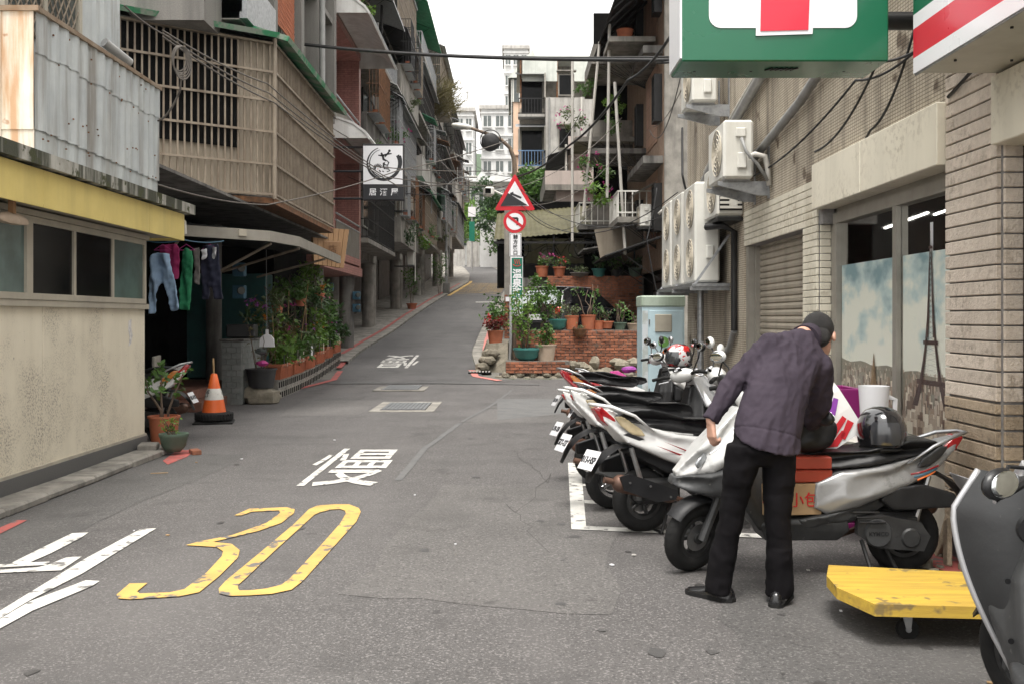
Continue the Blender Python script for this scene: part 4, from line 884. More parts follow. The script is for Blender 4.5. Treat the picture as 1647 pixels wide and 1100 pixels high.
MB().box((-4.05, 14.95, 2.78), (.12, .05, .1), .7).build('junction_box', 'frame_beige', h1, 0)
# shop junk: teal cupboards and stacked boxes in the dark shop
mat('teal_sheet', (.03, .12, .12), (.025, .09, .09), 3, .5, bump=.03); mat('box_yellow', (.55, .40, .10), (.25, .35, .08), 14, .5, bump=0, lo=.45, hi=.55); mat('magenta_cloth', (.30, .012, .10), None, 8, .9, bump=.1)
MB().span(-6.6, -5.0, 20.2, 20.8, .3, 2.4, .01).build('shop_cupboard', 'teal_sheet', None, 0, label='tall teal cupboard in the dark shop behind the hanging plants', cat='cupboard')
bx = MB().span(-5.95, -5.63, 13.62, 13.86, 1.26, 1.46, .005).build('food_carton', 'box_yellow', None, 0, label='yellow food carton on the grey tiled counter', cat='carton')
MB().span(-6.0, -5.62, 13.62, 13.88, 1.465, 1.60, .01).build('red_crate', 'magenta_cloth', None, 0, label='dark red plastic crate on top of the yellow food carton', cat='crate')
MB().span(-6.0, -5.66, 13.60, 13.9, 1.605, 1.64, .005).build('lid_board', 'wood', None, 0, label='thin wooden board lying on the dark red crate', cat='board')
# electric meters
mat('meter_blue', (.04, .13, .20), (.035, .11, .17), 4, .5, bump=.03)
def meter(x, y, z, label):
    t = thing('electric_meter', label, 'electric meter', (x, y, z), group='blue electric meters'); MB().box((x, y, z+.12), (.22, .16, .24), b=.015).build('case', 'meter_blue', t, 30)
    MB().cyl((x+.05, y-.08, z+.14), (x+.08, y-.15, z+.14), .075, .065, n=14).build('dial_dome', 'glass_grey', t); return t
meter(-4.9, 17.9, 2.25, 'blue electric meter under the canopy above another one'); meter(-4.9, 17.9, 1.85, 'blue electric meter just above the purple orchids')
meter(-5.12, 27.9, 2.25, 'blue electric meter on the wall beside the wooden sign box')
# ---------------------------------------------------------------- left row up the lane
mat('pink_tile', (.47, .225, .19), (.38, .175, .15), 14, .5, bump=.1, bs=40, streak=(.18,.09,.075), sfac=.4)
def add_brick(mname, bw, bh, mort, ax='YZ', msize=.006):
    m = MAT[mname]; t = m.node_tree; N = t.nodes; L = t.links; b = N['Principled BSDF']; geo = [n for n in N if n.type == 'NEW_GEOMETRY'][0]
    src = b.inputs['Base Color'].links[0].from_socket
    sx = N.new('ShaderNodeSeparateXYZ'); L.new(geo.outputs['Position'], sx.inputs[0]); ad = N.new('ShaderNodeMath'); L.new(sx.outputs['X'], ad.inputs[0]); L.new(sx.outputs['Y'], ad.inputs[1])
    cb = N.new('ShaderNodeCombineXYZ'); L.new(ad.outputs[0], cb.inputs[0]); L.new(sx.outputs['Z'], cb.inputs[1])
    br = N.new('ShaderNodeTexBrick'); br.inputs['Scale'].default_value = 1; br.inputs['Brick Width'].default_value = bw; br.inputs['Row Height'].default_value = bh; br.inputs['Mortar Size'].default_value = msize
    br.inputs['Color1'].default_value = (1,1,1,1); br.inputs['Color2'].default_value = (.8,.8,.8,1); br.inputs['Mortar'].default_value = (*mort, 1); L.new(cb.outputs[0], br.inputs['Vector'])
    x = N.new('ShaderNodeMix'); x.data_type = 'RGBA'; x.blend_type = 'MULTIPLY'; x.inputs[0].default_value = 1; L.new(src, x.inputs['A']); L.new(br.outputs['Color'], x.inputs['B']); L.new(x.outputs['Result'], b.inputs['Base Color'])
add_brick('pink_tile', .21, .065, (.55,.5,.5))
RX = random.Random(21)
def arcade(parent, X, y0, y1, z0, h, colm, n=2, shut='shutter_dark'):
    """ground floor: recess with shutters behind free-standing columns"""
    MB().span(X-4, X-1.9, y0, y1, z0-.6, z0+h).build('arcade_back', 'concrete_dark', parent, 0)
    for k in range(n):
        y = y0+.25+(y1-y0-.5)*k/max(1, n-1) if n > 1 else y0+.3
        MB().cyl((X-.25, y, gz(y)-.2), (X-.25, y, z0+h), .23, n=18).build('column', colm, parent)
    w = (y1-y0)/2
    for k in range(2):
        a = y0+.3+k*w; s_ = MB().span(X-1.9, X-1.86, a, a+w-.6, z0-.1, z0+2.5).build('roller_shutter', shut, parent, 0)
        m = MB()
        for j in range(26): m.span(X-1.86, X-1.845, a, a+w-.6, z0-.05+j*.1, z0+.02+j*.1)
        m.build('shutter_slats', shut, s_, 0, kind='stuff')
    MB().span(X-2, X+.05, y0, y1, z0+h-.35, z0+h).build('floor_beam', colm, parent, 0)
def upper(parent, X, y0, y1, z0, z1, wm, depth=8):
    return MB().span(X-depth, X, y0, y1, z0, z1).build('wall', wm, parent, 0)
def grille(parent, X, y0, y1, z0, z1, out, mt):
    m = MB(); n = int((y1-y0)/.1)
    for k in range(n+1): m.box((X+out, y0+(y1-y0)*k/n, (z0+z1)/2), (.012, .012, z1-z0))
    for k in range(1, 4):
        for e in (y0, y1): m.box((X+out*k/4, e, (z0+z1)/2), (.012, .012, z1-z0))
    for z in (z0, (z0+z1)/2, z1): m.box((X+out, (y0+y1)/2, z), (.02, y1-y0, .025)); m.box((X+out/2, y0, z), (out, .02, .025)); m.box((X+out/2, y1, z), (out, .02, .025))
    o = m.build('window_grille', mt, parent, 0, kind='stuff'); MB().span(X, X+out, y0, y1, z0-.02, z0).build('grille_tray', 'galv', o, 0)
    for k in range(2): MB().lathe([(.06,0),(.09,.15),(.1,.16),(.08,.14)], 10, TR(X+out*.55, y0+(y1-y0)*(.3+.4*k), z0)).build('flower_pot', 'terracotta', o)
def house(label, X, y0, y1, wm, floors, fh, styles, outs, seed, roof=None, awn=None, cm='concrete'):
    z0 = gz((y0+y1)/2); rr = random.Random(seed)
    t = thing('apartment_house', label, 'building', (X-2, (y0+y1)/2, z0))
    gh = 3.1; arcade(t, X, y0, y1, z0, gh, cm, 2)
    ztop = z0+gh+floors*fh; upper(t, X, y0, y1, z0+gh+.002, ztop, wm)
    MB().span(X-8, X+.15, y0, y1, ztop, ztop+.12).build('roof_slab', 'concrete', t, 0); MB().span(X-.1, X+.05, y0, y1, ztop+.12, ztop+.75).build('roof_parapet', wm, t, 0)
    for f in range(floors):
        zf = z0+gh+f*fh+.05; st = styles[f % len(styles)]; out = outs[f % len(outs)]
        ya, yb = y0+.35+rr.random()*.3, y1-.35-rr.random()*.5
        if st != 'none': balcony(t, 1, X, ya, yb, zf, out, st, wm if st == 'solid' else 'concrete', .85, rr.choice(['dark_metal','beige_bar','galv']))
        w = (y1-y0)
        for k in range(2): window(t, 1, X+.01, y0+.5+k*w*.5, y0+.5+k*w*.5+w*.36, zf+.75 if st != 'none' else zf+.9, zf+fh-.45, 2, rr.choice(['frame_grey','white_plastic','dark_metal']), rr.choice(['glass_grey','glass_dark','glass_green']))
        if awn and awn[f % len(awn)]: awning(t, X+.02, 1, ya-.1, yb+.1, zf+fh-.25, out+.25, .45, awn[f % len(awn)])
        if rr.random() < .6: MB().cyl((X+.1, y1-.15, zf), (X+.1, y1-.15, zf+fh), .05, n=8).build('drain_pipe', rr.choice(['pvc_grey','pvc_white']), t)
    for f in range(floors):
        zf = z0+gh+f*fh+.05; st = styles[f % len(styles)]; out = outs[f % len(outs)]
        y = y0+.6
        while y < y1-1.2:
            w_ = rr.uniform(.9, 1.7); typ = rr.random(); x = X+(out if st == 'solid' else .0)
            if typ < .55 and st in ('solid', 'none'): grille(t, x, y, y+w_, zf+(.9 if st == 'solid' else .7), zf+fh-.35, rr.uniform(.25,.45), rr.choice(['dark_metal','beige_bar','galv','rust']))
            if typ > .45: awning(t, x, 1, y-.1, y+w_+.1, zf+fh-.12, rr.uniform(.5,.9), rr.uniform(.2,.4), rr.choice(['galv','rust','dark_metal','awning_white','green_clear','zinc_sheet']), name='window_hood')
            if typ > .7: MB().cyl((x+.06, y+w_+.1, zf-fh*.5), (x+.06, y+w_+.1, zf+fh*.7), rr.uniform(.025,.05), n=7).build('service_pipe', rr.choice(['pvc_grey','pvc_white','cable']), t)
            y += w_+rr.uniform(.2,.6)
    if roof:
        MB().span(X-4, X-.4, y0+.4, y1-.4, ztop+.1, ztop+2.1).build('rooftop_room', 'concrete_dark', t, 0); awning(t, X-3, 1, y0+.2, y1-.2, ztop+2.7, 3.4, .7, roof, name='rooftop_awning')
    return t, z0, ztop
# pink tiled house
h2 = thing('pink_tiled_house', 'pink brick-tiled house with curved white awnings and railed balconies', 'building', (-6, 27, .3)); XP = -4.62
MB().span(-12, XP-1.1, 24.25, 30.4, 3.0, 15).build('rear_wall', 'pink_tile', h2, 0)
MB().span(-12, XP, 24.25, 26.0, 3.0, 15).build('front_pier', 'pink_tile', h2, 0); MB().span(XP-1.1, XP, 30.05, 30.4, 3.0, 15).build('front_pier', 'pink_tile', h2, 0)
mat('awning_white', (.62, .62, .60), (.52, .52, .5), 3, .5, bump=.03, streak=(.35,.33,.3), sfac=.5)
for zf in (3.25, 6.35, 9.45, 12.5):
    MB().span(XP-1.1, XP+.05, 26.0, 30.05, zf-.2, zf).build('balcony_slab', 'pink_tile', h2, 0)
    MB().span(XP-1.12, XP-1.05, 26.2, 29.8, zf, zf+2.6).build('balcony_back', 'pink_tile', h2, 0)
    rods('handrail', 'galv', h2, [((XP+.02, 26.0, zf+1.0), (XP+.02, 30.05, zf+1.0)), ((XP+.02, 26.0, zf+.82), (XP+.02, 30.05, zf+.82))], .028)
    bars('baluster', 'frame_grey', h2, [((XP+.02, 26.1+k*.16, zf+.41), (.02, .05, .82)) for k in range(25)])
    window(h2, 1, XP-1.04, 26.8, 28.6, zf+.4, zf+2.2, 2, 'frame_grey', 'glass_dark')
for za in (5.95, 9.05):
    m = MB(); pr_ = [(0,.55),(.35,.52),(.7,.40),(1.0,.18),(1.12,0)]
    m.loft([[(XP+u, y, za+v) for u, v in pr_]+[(XP+u*.97, y, za+v-.05) for u, v in pr_[::-1]] for y in (24.6, 26, 28, 30.2)]); m.build('curved_awning', 'awning_white', h2, 30)
    for y in (24.62, 30.18): m = MB().add([(XP+u, y, za+v) for u, v in pr_]+[(XP, y, za)], [(0,1,2,3,4,5)]); m.build('awning_end', 'awning_white', h2, 0)
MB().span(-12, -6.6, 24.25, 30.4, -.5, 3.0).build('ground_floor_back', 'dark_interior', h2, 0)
MB().span(-6.6, XP+.05, 24.25, 30.4, 2.75, 2.998).build('floor_beam', 'pink_tile', h2, 0)
for y in (25.1, 29.9): MB().cyl((XP-.35, y, -.2), (XP-.35, y, 2.75), .22, n=18).build('column', 'concrete_dark', h2)
MB().span(-6.6, -6.55, 25.2, 29.6, .2, 2.6).build('timber_screen', 'wood', h2, 0)
meter(XP-.02, 29.72, 2.05, 'upper blue electric meter on the round column of the pink house'); meter(XP-.02, 29.72, 1.68, 'lower blue electric meter on the round column of the pink house')
# row further up
defs = [('weathered grey apartment house with plant cages next to the pink tiled house', -5.3, 30.5, 38.6, 'concrete_dark', 4, 3.05, ['cage','solid','rail','solid'], [.85,.75,.95,.6], 1, 'galv', ['zinc_sheet', None, 'galv', 'zinc_sheet']),
        ('stained apartment house with solid balconies and a dark tin rooftop', -5.3, 38.7, 47.5, 'concrete', 4, 3.0, ['solid','cage','solid','cage'], [.9,.8,.9,.8], 2, 'dark_metal', [None,'galv','dark_metal',None]),
        ('apartment house with green awnings and flowering balconies halfway up the lane', -5.25, 47.6, 58, 'concrete_light', 4, 3.0, ['cage','solid','cage','rail'], [.95,.9,.8,.9], 3, 'green_clear', ['green_clear',None,'galv','green_clear']),
        ('narrow apartment house with tufts of grass on its roof', -5.1, 58.1, 70, 'concrete', 4, 2.95, ['solid','cage','rail','cage'], [.9,.95,.8,.9], 4, None, ['green_clear','galv',None,'awning_white']),
        ('pale apartment house at the top of the row beside the lane lamp', -4.9, 70.1, 84, 'concrete_light', 3, 2.95, ['cage','solid','cage'], [.9,.9,.8], 5, 'dark_metal', ['dark_metal','rust','galv'])]
mat('green_clear', (.06, .30, .17), (.04, .22, .12), 4, .4, bump=.05, sub=.3)
ROW = []
for d in defs: ROW.append(house(*d))
grp = 'small air conditioners on the left row'
for X, y, z, l in ((-4.7, 36.6, 5.6, 'small yellowed air conditioner just right of the white izakaya sign'), (-4.6, 44.5, 6.3, 'small air conditioner on the stained house wall'), (-4.6, 45.5, 3.9, 'air conditioner low on the stained house by the arcade'), (-4.55, 53, 9.2, 'air conditioner under a green awning'), (-4.5, 64, 11, 'air conditioner high on the grass-topped house')):
    place_ac(AC1, (X, y, z), PI, l, grp)
    MB().span(X-.75, X+.15, y-.4, y+.4, z-.06, z-.03).build('shelf_bracket', 'dark_metal', None, 0, label='dark bracket carrying the '+l, cat='bracket')
# ---------------------------------------------------------------- right: terrace walls of brick
def brick_wall(t, x0, x1, y, z0, z1, name='brick', limit=300, bw=.215, bh=.068, skip=None, rng=RX):
    MB().span(x0, x1, y, y+.22, z0, z1).build('mortar_core', 'mortar', t, 0)
    me = [MB().box((0,0,0), (bw-.012-j, .04, bh-.011), b=.004).mesh('brick', 'brick', 0) for j in (0, .004, .009)]; hb = MB().box((0,0,0), (bw/2-.012, .04, bh-.011), b=.004).mesh('brick', 'brick', 0)
    r_ = 0; z = z0+bh/2; n = 0; rest = MB()
    while z < z1:
        x = x0+(bw/2 if r_ % 2 else 0)
        if r_ % 2: inst(hb, 'brick', t, TR(x0+bw/4, y-.004+rng.uniform(-.006,.006), z)); n += 1
        while x+bw <= x1+.02:
            if not (skip and skip(x+bw/2, z)):
                M = TR(x+bw/2, y-.004+rng.uniform(-.009,.009), z+rng.uniform(-.003,.003)) @ Matrix.Rotation(rng.uniform(-.02,.02), 4, 'Y')
                if n < limit: inst(rng.choice(me), 'brick', t, M); n += 1
                else: rest.box(M.translation, (bw-.012, .04, bh-.011))
            x += bw
        z += bh; r_ += 1
    if rest.v: rest.build('brick_course', 'brick', t, 0, kind='stuff')
bwl = thing('brick_wall', 'low red brick retaining wall with rough stones at its foot and pots on top', 'wall', (1.8, 23.5, 0))
brick_wall(bwl, .10, 3.3, 24.0, .05, 1.22)
lw = thing('brick_ledge', 'lower crumbling brick and stone ledge in front of the retaining wall', 'wall', (1.0, 23.2, 0))
brick_wall(lw, -.15, 1.35, 23.3, .22, .50, limit=60); MB().span(-.3, 3.2, 23.40, 23.62, 0, .22).build('ledge_foot', 'mortar', lw, 0); MB().span(-.15, 1.35, 23.52, 24.0, 0, .50).build('ledge_fill', 'mortar', lw, 0)
def rock(c, s, mt, parent, seed, name='stone'):
    m = MB(); m.ell((0,0,0), (1,1,1), 9, 6); rs = random.Random(seed); o = Vector((rs.random()*9, rs.random()*9, 0))
    m.v = [Vector((p.x*s[0], p.y*s[1], p.z*s[2]))*(1+.3*noise.noise(p*1.4+o)+.22*noise.noise(p*3.1+o)) + Vector(c) for p in m.v]
    return m.build(name, mt, parent, 28)
rr = random.Random(12)
for k in range(22):
    x = -.3+k*.16; rock((x, 23.36+rr.uniform(-.02,.03), .08+.1*(k % 2)), (rr.uniform(.10,.16), .10, rr.uniform(.07,.11)), 'stone', lw, k)
for k in range(16): rock((1.45+k*.13, 23.6+rr.uniform(-.1,.15), .12+rr.random()*.35), (rr.uniform(.12,.22), .18, rr.uniform(.1,.16)), 'stone', bwl, 50+k)
MB().span(.02, 4.1, 24.2, 26, -.3, .858).build('terrace', 'ground_mix', None, 0, kind='structure'); MB().span(-.45, 4.1, 26, 33, -.3, .86).build('terrace', 'ground_mix', None, 0, kind='structure')
ub = thing('brick_wall', 'taller red brick wall behind the parked black car with pots along its top', 'wall', (3, 31.5, .86))
brick_wall(ub, 1.1, 4.15, 31.4, .86, 2.80)
MB().span(-.2, 4.15, 31.62, 44, .5, 2.78).build('terrace', 'concrete_dark', None, 0, kind='structure')
gp = thing('gate_pier', 'concrete gate pier on a brick base beside the lane behind the sign pole', 'pier', (-.05, 31.3, 1)); MB().span(-.24, .02, 31.1, 31.36, 2.2, 4.9).build('pier', 'concrete', gp, 0); brick_wall(gp, -.24, .0, 31.1, .6, 2.2, limit=80)
MB().span(-.2, -.04, 31.06, 31.08, 2.02, 2.16).build('number_plate', 'sign_white', gp, 0)
# bicycle shed with yellow-green translucent roof
shed = thing('bicycle_shed', 'dark open shed with yellowish corrugated roof and bicycles hung under it', 'shed', (2, 37, 2.8))
mat('roof_yellow', (.14, .125, .05), (.09, .082, .035), 1.6, .6, bump=.05, sub=.25, streak=(.12,.11,.05), sfac=.6)
awn = MB(); n = 60
awn.grid(n, 1, lambda u, v: (-.6+5.2*u, 33.2+7*v, 4.1+.45*u+1.6*v+(.03 if round(u*n) % 2 else 0)))
awn.build('roof_sheet', 'roof_yellow', shed, 0)
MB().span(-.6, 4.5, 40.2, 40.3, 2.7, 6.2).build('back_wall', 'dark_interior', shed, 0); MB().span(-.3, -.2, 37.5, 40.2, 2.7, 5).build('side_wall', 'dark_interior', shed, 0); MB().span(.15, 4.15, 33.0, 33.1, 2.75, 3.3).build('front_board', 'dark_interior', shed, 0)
MB().span(.5, 2.9, 40.15, 40.19, 3.7, 4.7).build('daylight_panel', 'awning_white', shed, 0)  # white panel stands in for daylight through an opening
for x in (0, 1.4, 2.8, 4.1): MB().cyl((x, 33.3, 2.7), (x, 33.3, 4.3), .04, n=6).build('post', 'dark_metal', shed)
for k in range(7): MB().span(-.5+k*.8, -.44+k*.8, 33.3, 33.5, 3.95+k*.05, 4.03+k*.05).build('rafter', 'dark_metal', shed, 0)
MB().span(-.6, 4.5, 33.16, 33.22, 3.98, 4.05).build('hanging_rail', 'dark_metal', shed, 0)
def bicycle(loc, rz, tilt, label, s=1):
    t = thing('bicycle', label, 'bicycle', loc, rot=(0, tilt, rz), group='bicycles hung in the shed'); r = .31
    for x in (-.5, .5):
        w_ = MB().torus(r, .018, 22, 5, TR(x,0,0) @ Matrix.Rotation(PI/2, 4, 'X')).build('wheel', 'rubber', t, local=True)
        m = MB()
        for k in range(8): m.tube([(x,0,0), (x+r*math.cos(k*PI/4), 0, r*math.sin(k*PI/4))], .004, 3)
        m.build('spoke', 'steel', w_, local=True)
    m = MB()
    for a, b in (((-.5,0,0),(-.12,0,-.02)),((-.5,0,0),(-.2,0,.36)),((-.2,0,.42),(-.12,0,-.02)),((-.2,0,.34),(.34,0,.40)),((-.12,0,-.02),(.34,0,.36)),((.5,0,0),(.32,0,.48))): m.tube([a, b], .018, 6)
    m.build('frame', 'dark_metal', t, local=True); MB().tube([(.3,-.28,.5),(.32,0,.5),(.3,.28,.5)], .012, 6).build('handlebar', 'dark_metal', t, local=True); MB().ell((-.21,0,.45), (.13,.06,.03), 8, 5).build('saddle', 'black_paint', t, local=True)
bicycle((.75, 33.5, 3.72), .2, .2, 'bicycle hanging upside down in the shed next to the gate pier'); bicycle((1.75, 33.6, 3.68), -.1, -.3, 'tilted bicycle hanging in the middle of the shed'); bicycle((2.9, 33.5, 3.75), .15, .15, 'bicycle hanging at the dark end of the shed near the awning')
# ---------------------------------------------------------------- right: pinkish house with balconies
r2 = thing('balcony_house', 'pinkish stone-clad house with stacked balconies, steel posts and dark window boxes', 'building', (6, 31, 0))
mat('stone_pink', (.42, .30, .22), (.32, .22, .16), 9, .85, bump=.5, bs=24, streak=(.2,.14,.1), sfac=.5); mat('tile_pink', (.55, .34, .24), (.48, .29, .2), 3, .5, bump=.04); add_brick('tile_pink', .3, .3, (.6,.55,.5), msize=.012)
XQ = 4.12
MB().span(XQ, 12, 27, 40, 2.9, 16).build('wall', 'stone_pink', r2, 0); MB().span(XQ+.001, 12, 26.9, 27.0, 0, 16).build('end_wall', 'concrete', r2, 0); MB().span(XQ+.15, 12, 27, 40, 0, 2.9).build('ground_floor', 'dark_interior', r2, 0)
m = MB()
for y in range(10):
    for z in range(8): m.span(XQ+.11, XQ+.14, 27.3+y*.26, 27.5+y*.26, .9+z*.24, 1.08+z*.24)
m.build('metal_gate', 'dark_metal', r2, 0, kind='stuff')
for k, zf in enumerate((3.3, 6.3, 9.3, 12.3)):
    for y in (27.3, 31.2, 35): 
        window(r2, -1, XQ-.01, y, y+.55, zf+.6, zf+1.9, 1, 'dark_metal', 'glass_dark', .07, .3)
    MB().span(XQ-.02, XQ-.005, 28.2, 30.4, zf+.2, zf+2.4).build('tile_panel', 'tile_pink', r2, 0)
    MB().span(XQ-.55, XQ, 27.1, 30.9, zf+2.42, zf+2.62).build('window_ledge', 'concrete_dark', r2, 0)
bz = [(28.0, 4.35, 1.15, 'rail'), (30.5, 6.7, 1.75, 'none'), (30.3, 9.4, 1.7, 'none'), (33, 4.6, 1.9, 'rail'), (33.5, 7.6, 2.0, 'none')]
for i, (y, z, out, st) in enumerate(bz):
    s_ = MB().span(XQ-out, XQ, y, y+2.6, z-.16, z).build('balcony_slab', 'concrete_dark' if i % 2 else 'concrete', r2, 0)
    if st == 'rail':
        bars('baluster', 'white_plastic', s_, [((XQ-out+.02, y+.02+k*.2, z+.35), (.03, .03, .7)) for k in range(13)]+[((XQ-out+.02+k*.2, y+.02, z+.35), (.03, .03, .7)) for k in range(1, int(out/.2))])
        bars('rail', 'white_plastic', s_, [((XQ-out/2, y+.02, z+.72), (out, .05, .04)), ((XQ-out+.02, y+1.3, z+.72), (.05, 2.6, .04)), ((XQ-out/2, y+.02, z+.12), (out, .04, .04))])
    m = MB()
    for k in range(8): m.cyl((XQ-out+.1+k*out/8, y+.1, z-.18), (XQ-.05, y+.1, z-.9), .012, n=4)
    m.build('balcony_truss', 'dark_metal', s_, 0)
rods('steel_post', 'pvc_white', r2, [((XQ-1.35, 29.0, 5.0), (XQ-1.3, 28.8, 10)), ((XQ-1.95, 30.4, 4.6), (XQ-1.45, 30.3, 9.9)), ((XQ-.9, 28.3, 3.3), (XQ-1.2, 28.3, 8.2)), ((XQ-2.15, 32.5, 4), (XQ-2.15, 32.5, 10))], .045, 8)
m = MB(); m.grid(50, 1, lambda u, v: (XQ-(1.35+.15*u)*v, 25.6+9*u, 11.2-1.3*v+(.03 if round(u*50) % 2 else 0))); m.build('tin_canopy', 'dark_metal', r2, 0)
rods('canopy_rafter', 'dark_metal', r2, [((XQ, 25.8+k*1.1, 11.1), (XQ-1.4, 25.8+k*1.1, 9.85)) for k in range(8)]+[((XQ-1.4,25.6,9.85),(XQ-1.5,34.6,9.85))], .04)
for k, z in enumerate((4.7, 7.4, 10.0)):
    b_ = MB().span(XQ-1.35, XQ, 34, 38, z-.15, z).build('rear_balcony', 'concrete_dark', r2, 0); MB().span(XQ-1.35, XQ-1.25, 34, 38, z, z+.85).build('parapet', 'concrete', b_, 0); MB().span(XQ-1.25, XQ, 34, 34.1, z, z+.85).build('parapet', 'concrete', b_, 0); MB().span(XQ-1.2, XQ, 35.6, 35.7, z, z+2.4).build('recess_shade', 'dark_interior', b_, 0)  # dark sheet on each balcony stands in for the shade of its recess
awning(r2, XQ, -1, 27.0, 30.8, 3.75, 1.6, .55, 'dark_metal'); awning(r2, XQ, -1, 31, 34, 3.95, 1.9, .3, 'concrete_dark')
MB().add([(XQ-1.65,29.9,4.15),(XQ-.2,29.9,4.35),(XQ-.2,29.9,3.75),(XQ-1.45,29.9,3.2)], [(0,1,2,3)]).build('awning_cheek', 'beige_sheet', r2, 0)
MB().add([(XQ-.1,27.5,5.3),(XQ-.75,27.5,4.95),(XQ-.75,28.7,4.95),(XQ-.1,28.7,5.3)], [(0,1,2,3)]).build('window_hood', 'awning_white', r2, 0)
place_ac(AC1, (XQ-.4, 28.1, 4.05), 0, 'yellowed air conditioner on the pinkish house under a white hood'); MB().span(XQ-.6, XQ, 27.7, 28.5, 3.97, 4.02).build('shelf_bracket', 'dark_metal', None, 0, label='bracket under the air conditioner of the pinkish house', cat='bracket')
MB().lathe([(.18,0),(.24,.3),(.25,.31),(.2,.3)], 14, TR(XQ-.9, 28.4, 9.4)).build('red_basin', 'terracotta', None, label='orange basin left on an upper balcony slab', cat='basin')
MB().span(XQ-1.4, XQ-.1, 27.9, 29.6, 9.25, 9.395).build('balcony_slab', 'concrete', r2, 0)
# ---------------------------------------------------------------- background houses
mat('peach', (.62, .43, .31), (.56, .385, .275), 2, .8, bump=.05, streak=(.42,.3,.22), sfac=.3); mat('pinkwhite', (.54, .46, .42), (.48, .41, .37), 2, .8, bump=.05, streak=(.33,.28,.25), sfac=.4); mat('far_white', (.60, .60, .59), (.53, .53, .52), 2, .8, bump=.02, streak=(.42,.41,.4), sfac=.3)
pk = thing('pink_low_house', 'low pale pink house with terrace awning behind the bicycle shed', 'house', (3, 46, 2.5))
MB().span(1.95, 5.5, 44, 52, 2.5, 7.1).build('wall', 'pinkwhite', pk, 0); MB().span(1.45, 5.5, 43.6, 52, 7.1, 7.35).build('terrace_slab', 'concrete', pk, 0); MB().span(1.45, 5.5, 43.6, 43.75, 7.35, 7.95).build('terrace_parapet', 'pinkwhite', pk, 0); MB().span(1.45, 1.6, 43.75, 52, 7.35, 7.95).build('terrace_parapet', 'concrete', pk, 0)
window(pk, -1, 1.94, 45, 48.5, 4.9, 6.5, 4, 'white_plastic', 'glass_green'); window(pk, -1, 1.94, 49, 51.5, 4.9, 6.5, 3, 'white_plastic', 'glass_green'); MB().span(1.9, 1.94, 44.6, 51.8, 4.2, 4.75).build('planter_band', 'wood_light', pk, 0)
awning(pk, 4.8, -1, 44, 52, 9.7, 3.2, 1.0, 'dark_metal', name='terrace_awning'); MB().span(2.6, 5.4, 46, 46.1, 7.9, 9.9).build('terrace_wall', 'pinkwhite', pk, 0); rods('awning_post', 'pvc_white', pk, [((2.4,44.2,7.4),(2.4,44.2,9.2)), ((3.6,44.2,7.4),(3.6,44.2,9.4))], .05)
mat('far_cream', (.50, .46, .39), (.42, .385, .33), 2, .8, bump=.05, streak=(.25,.22,.18), sfac=.5)
st = thing('stained_tower_house', 'tall stained concrete house with blue window boxes and tin rooftop', 'building', (3, 60, 3)); zs = 13.9
MB().span(1.9, 6.5, 56, 66, 2, zs).build('wall', 'concrete_light', st, 0); MB().span(.45, 1.9, 58, 66, 2, zs-.2).build('stair_wall', 'far_cream', st, 0)
for k in range(4): window(st, -1, .89, 59, 62, 4.5+k*3, 6.0+k*3, 2, 'white_plastic', 'glass_dark'); window(st, -1, 1.89, 56.4, 57.6, 5+k*3, 6.4+k*3, 1, 'frame_grey', 'glass_dark')
mat('rail_blue', (.16, .28, .48), None, 3, .5, bump=0)
for z in (8.2, 11.2):
    m = MB()
    for k in range(10): m.box((.55, 58.6+k*.38, z+.4), (.04, .04, .8)); 
    for zz in (0, .4, .8): m.box((.55, 60.3, z+zz), (.05, 3.6, .05)); m.box((.72, 58.6, z+zz), (.36, .05, .05))
    m.build('window_box', 'rail_blue', st, 0)
m = MB()
for k in range(12): m.box((.5, 58.6+k*.3, 5.9), (.04, .04, 1.3))
m.box((.5, 60.2, 6.5), (.05, 3.5, .05)); m.box((.5, 60.2, 5.3), (.05, 3.5, .05)); m.build('window_cage', 'white_plastic', st, 0); awning(st, .9, -1, 58.4, 62.2, 7.1, .8, .4, 'green_clear')
awning(st, .9, -1, 58.4, 62.2, 10.2, .9, .5, 'dark_metal')
MB().span(1.5, 6.3, 57, 65, zs+1.6, zs+2.9).build('rooftop_tin_wall', 'green_pale', st, 0) if 0 else None
mat('tin_pale', (.58, .60, .55), (.50, .52, .47), 2, .6, bump=.03, streak=(.3,.33,.3), sfac=.4)
for a, b in ((.6, 2.6), (3.4, 6.4)): corr = MB().span(a, b, 57.2, 57.3, zs+1.2, zs+2.5).build('rooftop_sheet', 'tin_pale', st, 0)
MB().span(.3, 6.4, 57.2, 66, zs+2.5, zs+2.65).build('rooftop_cover', 'tin_pale', st, 0); MB().span(1.0, 6.4, 59, 65, zs, zs+2.5).build('rooftop_room', 'concrete', st, 0); rods('rooftop_post', 'rust', st, [((x, 57.3, zs), (x, 57.3, zs+2.5)) for x in (.5, 2.6, 4.5)], .05)
pe = thing('peach_block', 'peach apartment block with a row of square window recesses and glazed tin loft', 'building', (4, 84, 4))
MB().span(.1, 8, 78, 92, 2, 18.4).build('wall', 'peach', pe, 0)
for k in range(4): MB().span(.06, .1, 80, 84, 5.5+k*3, 7.3+k*3).build('window_recess', 'glass_grey', pe, 0); MB().span(.5, 1.1, 77.96, 78, 5.5+k*3, 7.3+k*3).build('window_recess', 'glass_grey', pe, 0); MB().span(-.02, 2.2, 77.8, 78, 5.2+k*3, 5.35+k*3).build('ledge', 'peach', pe, 0)
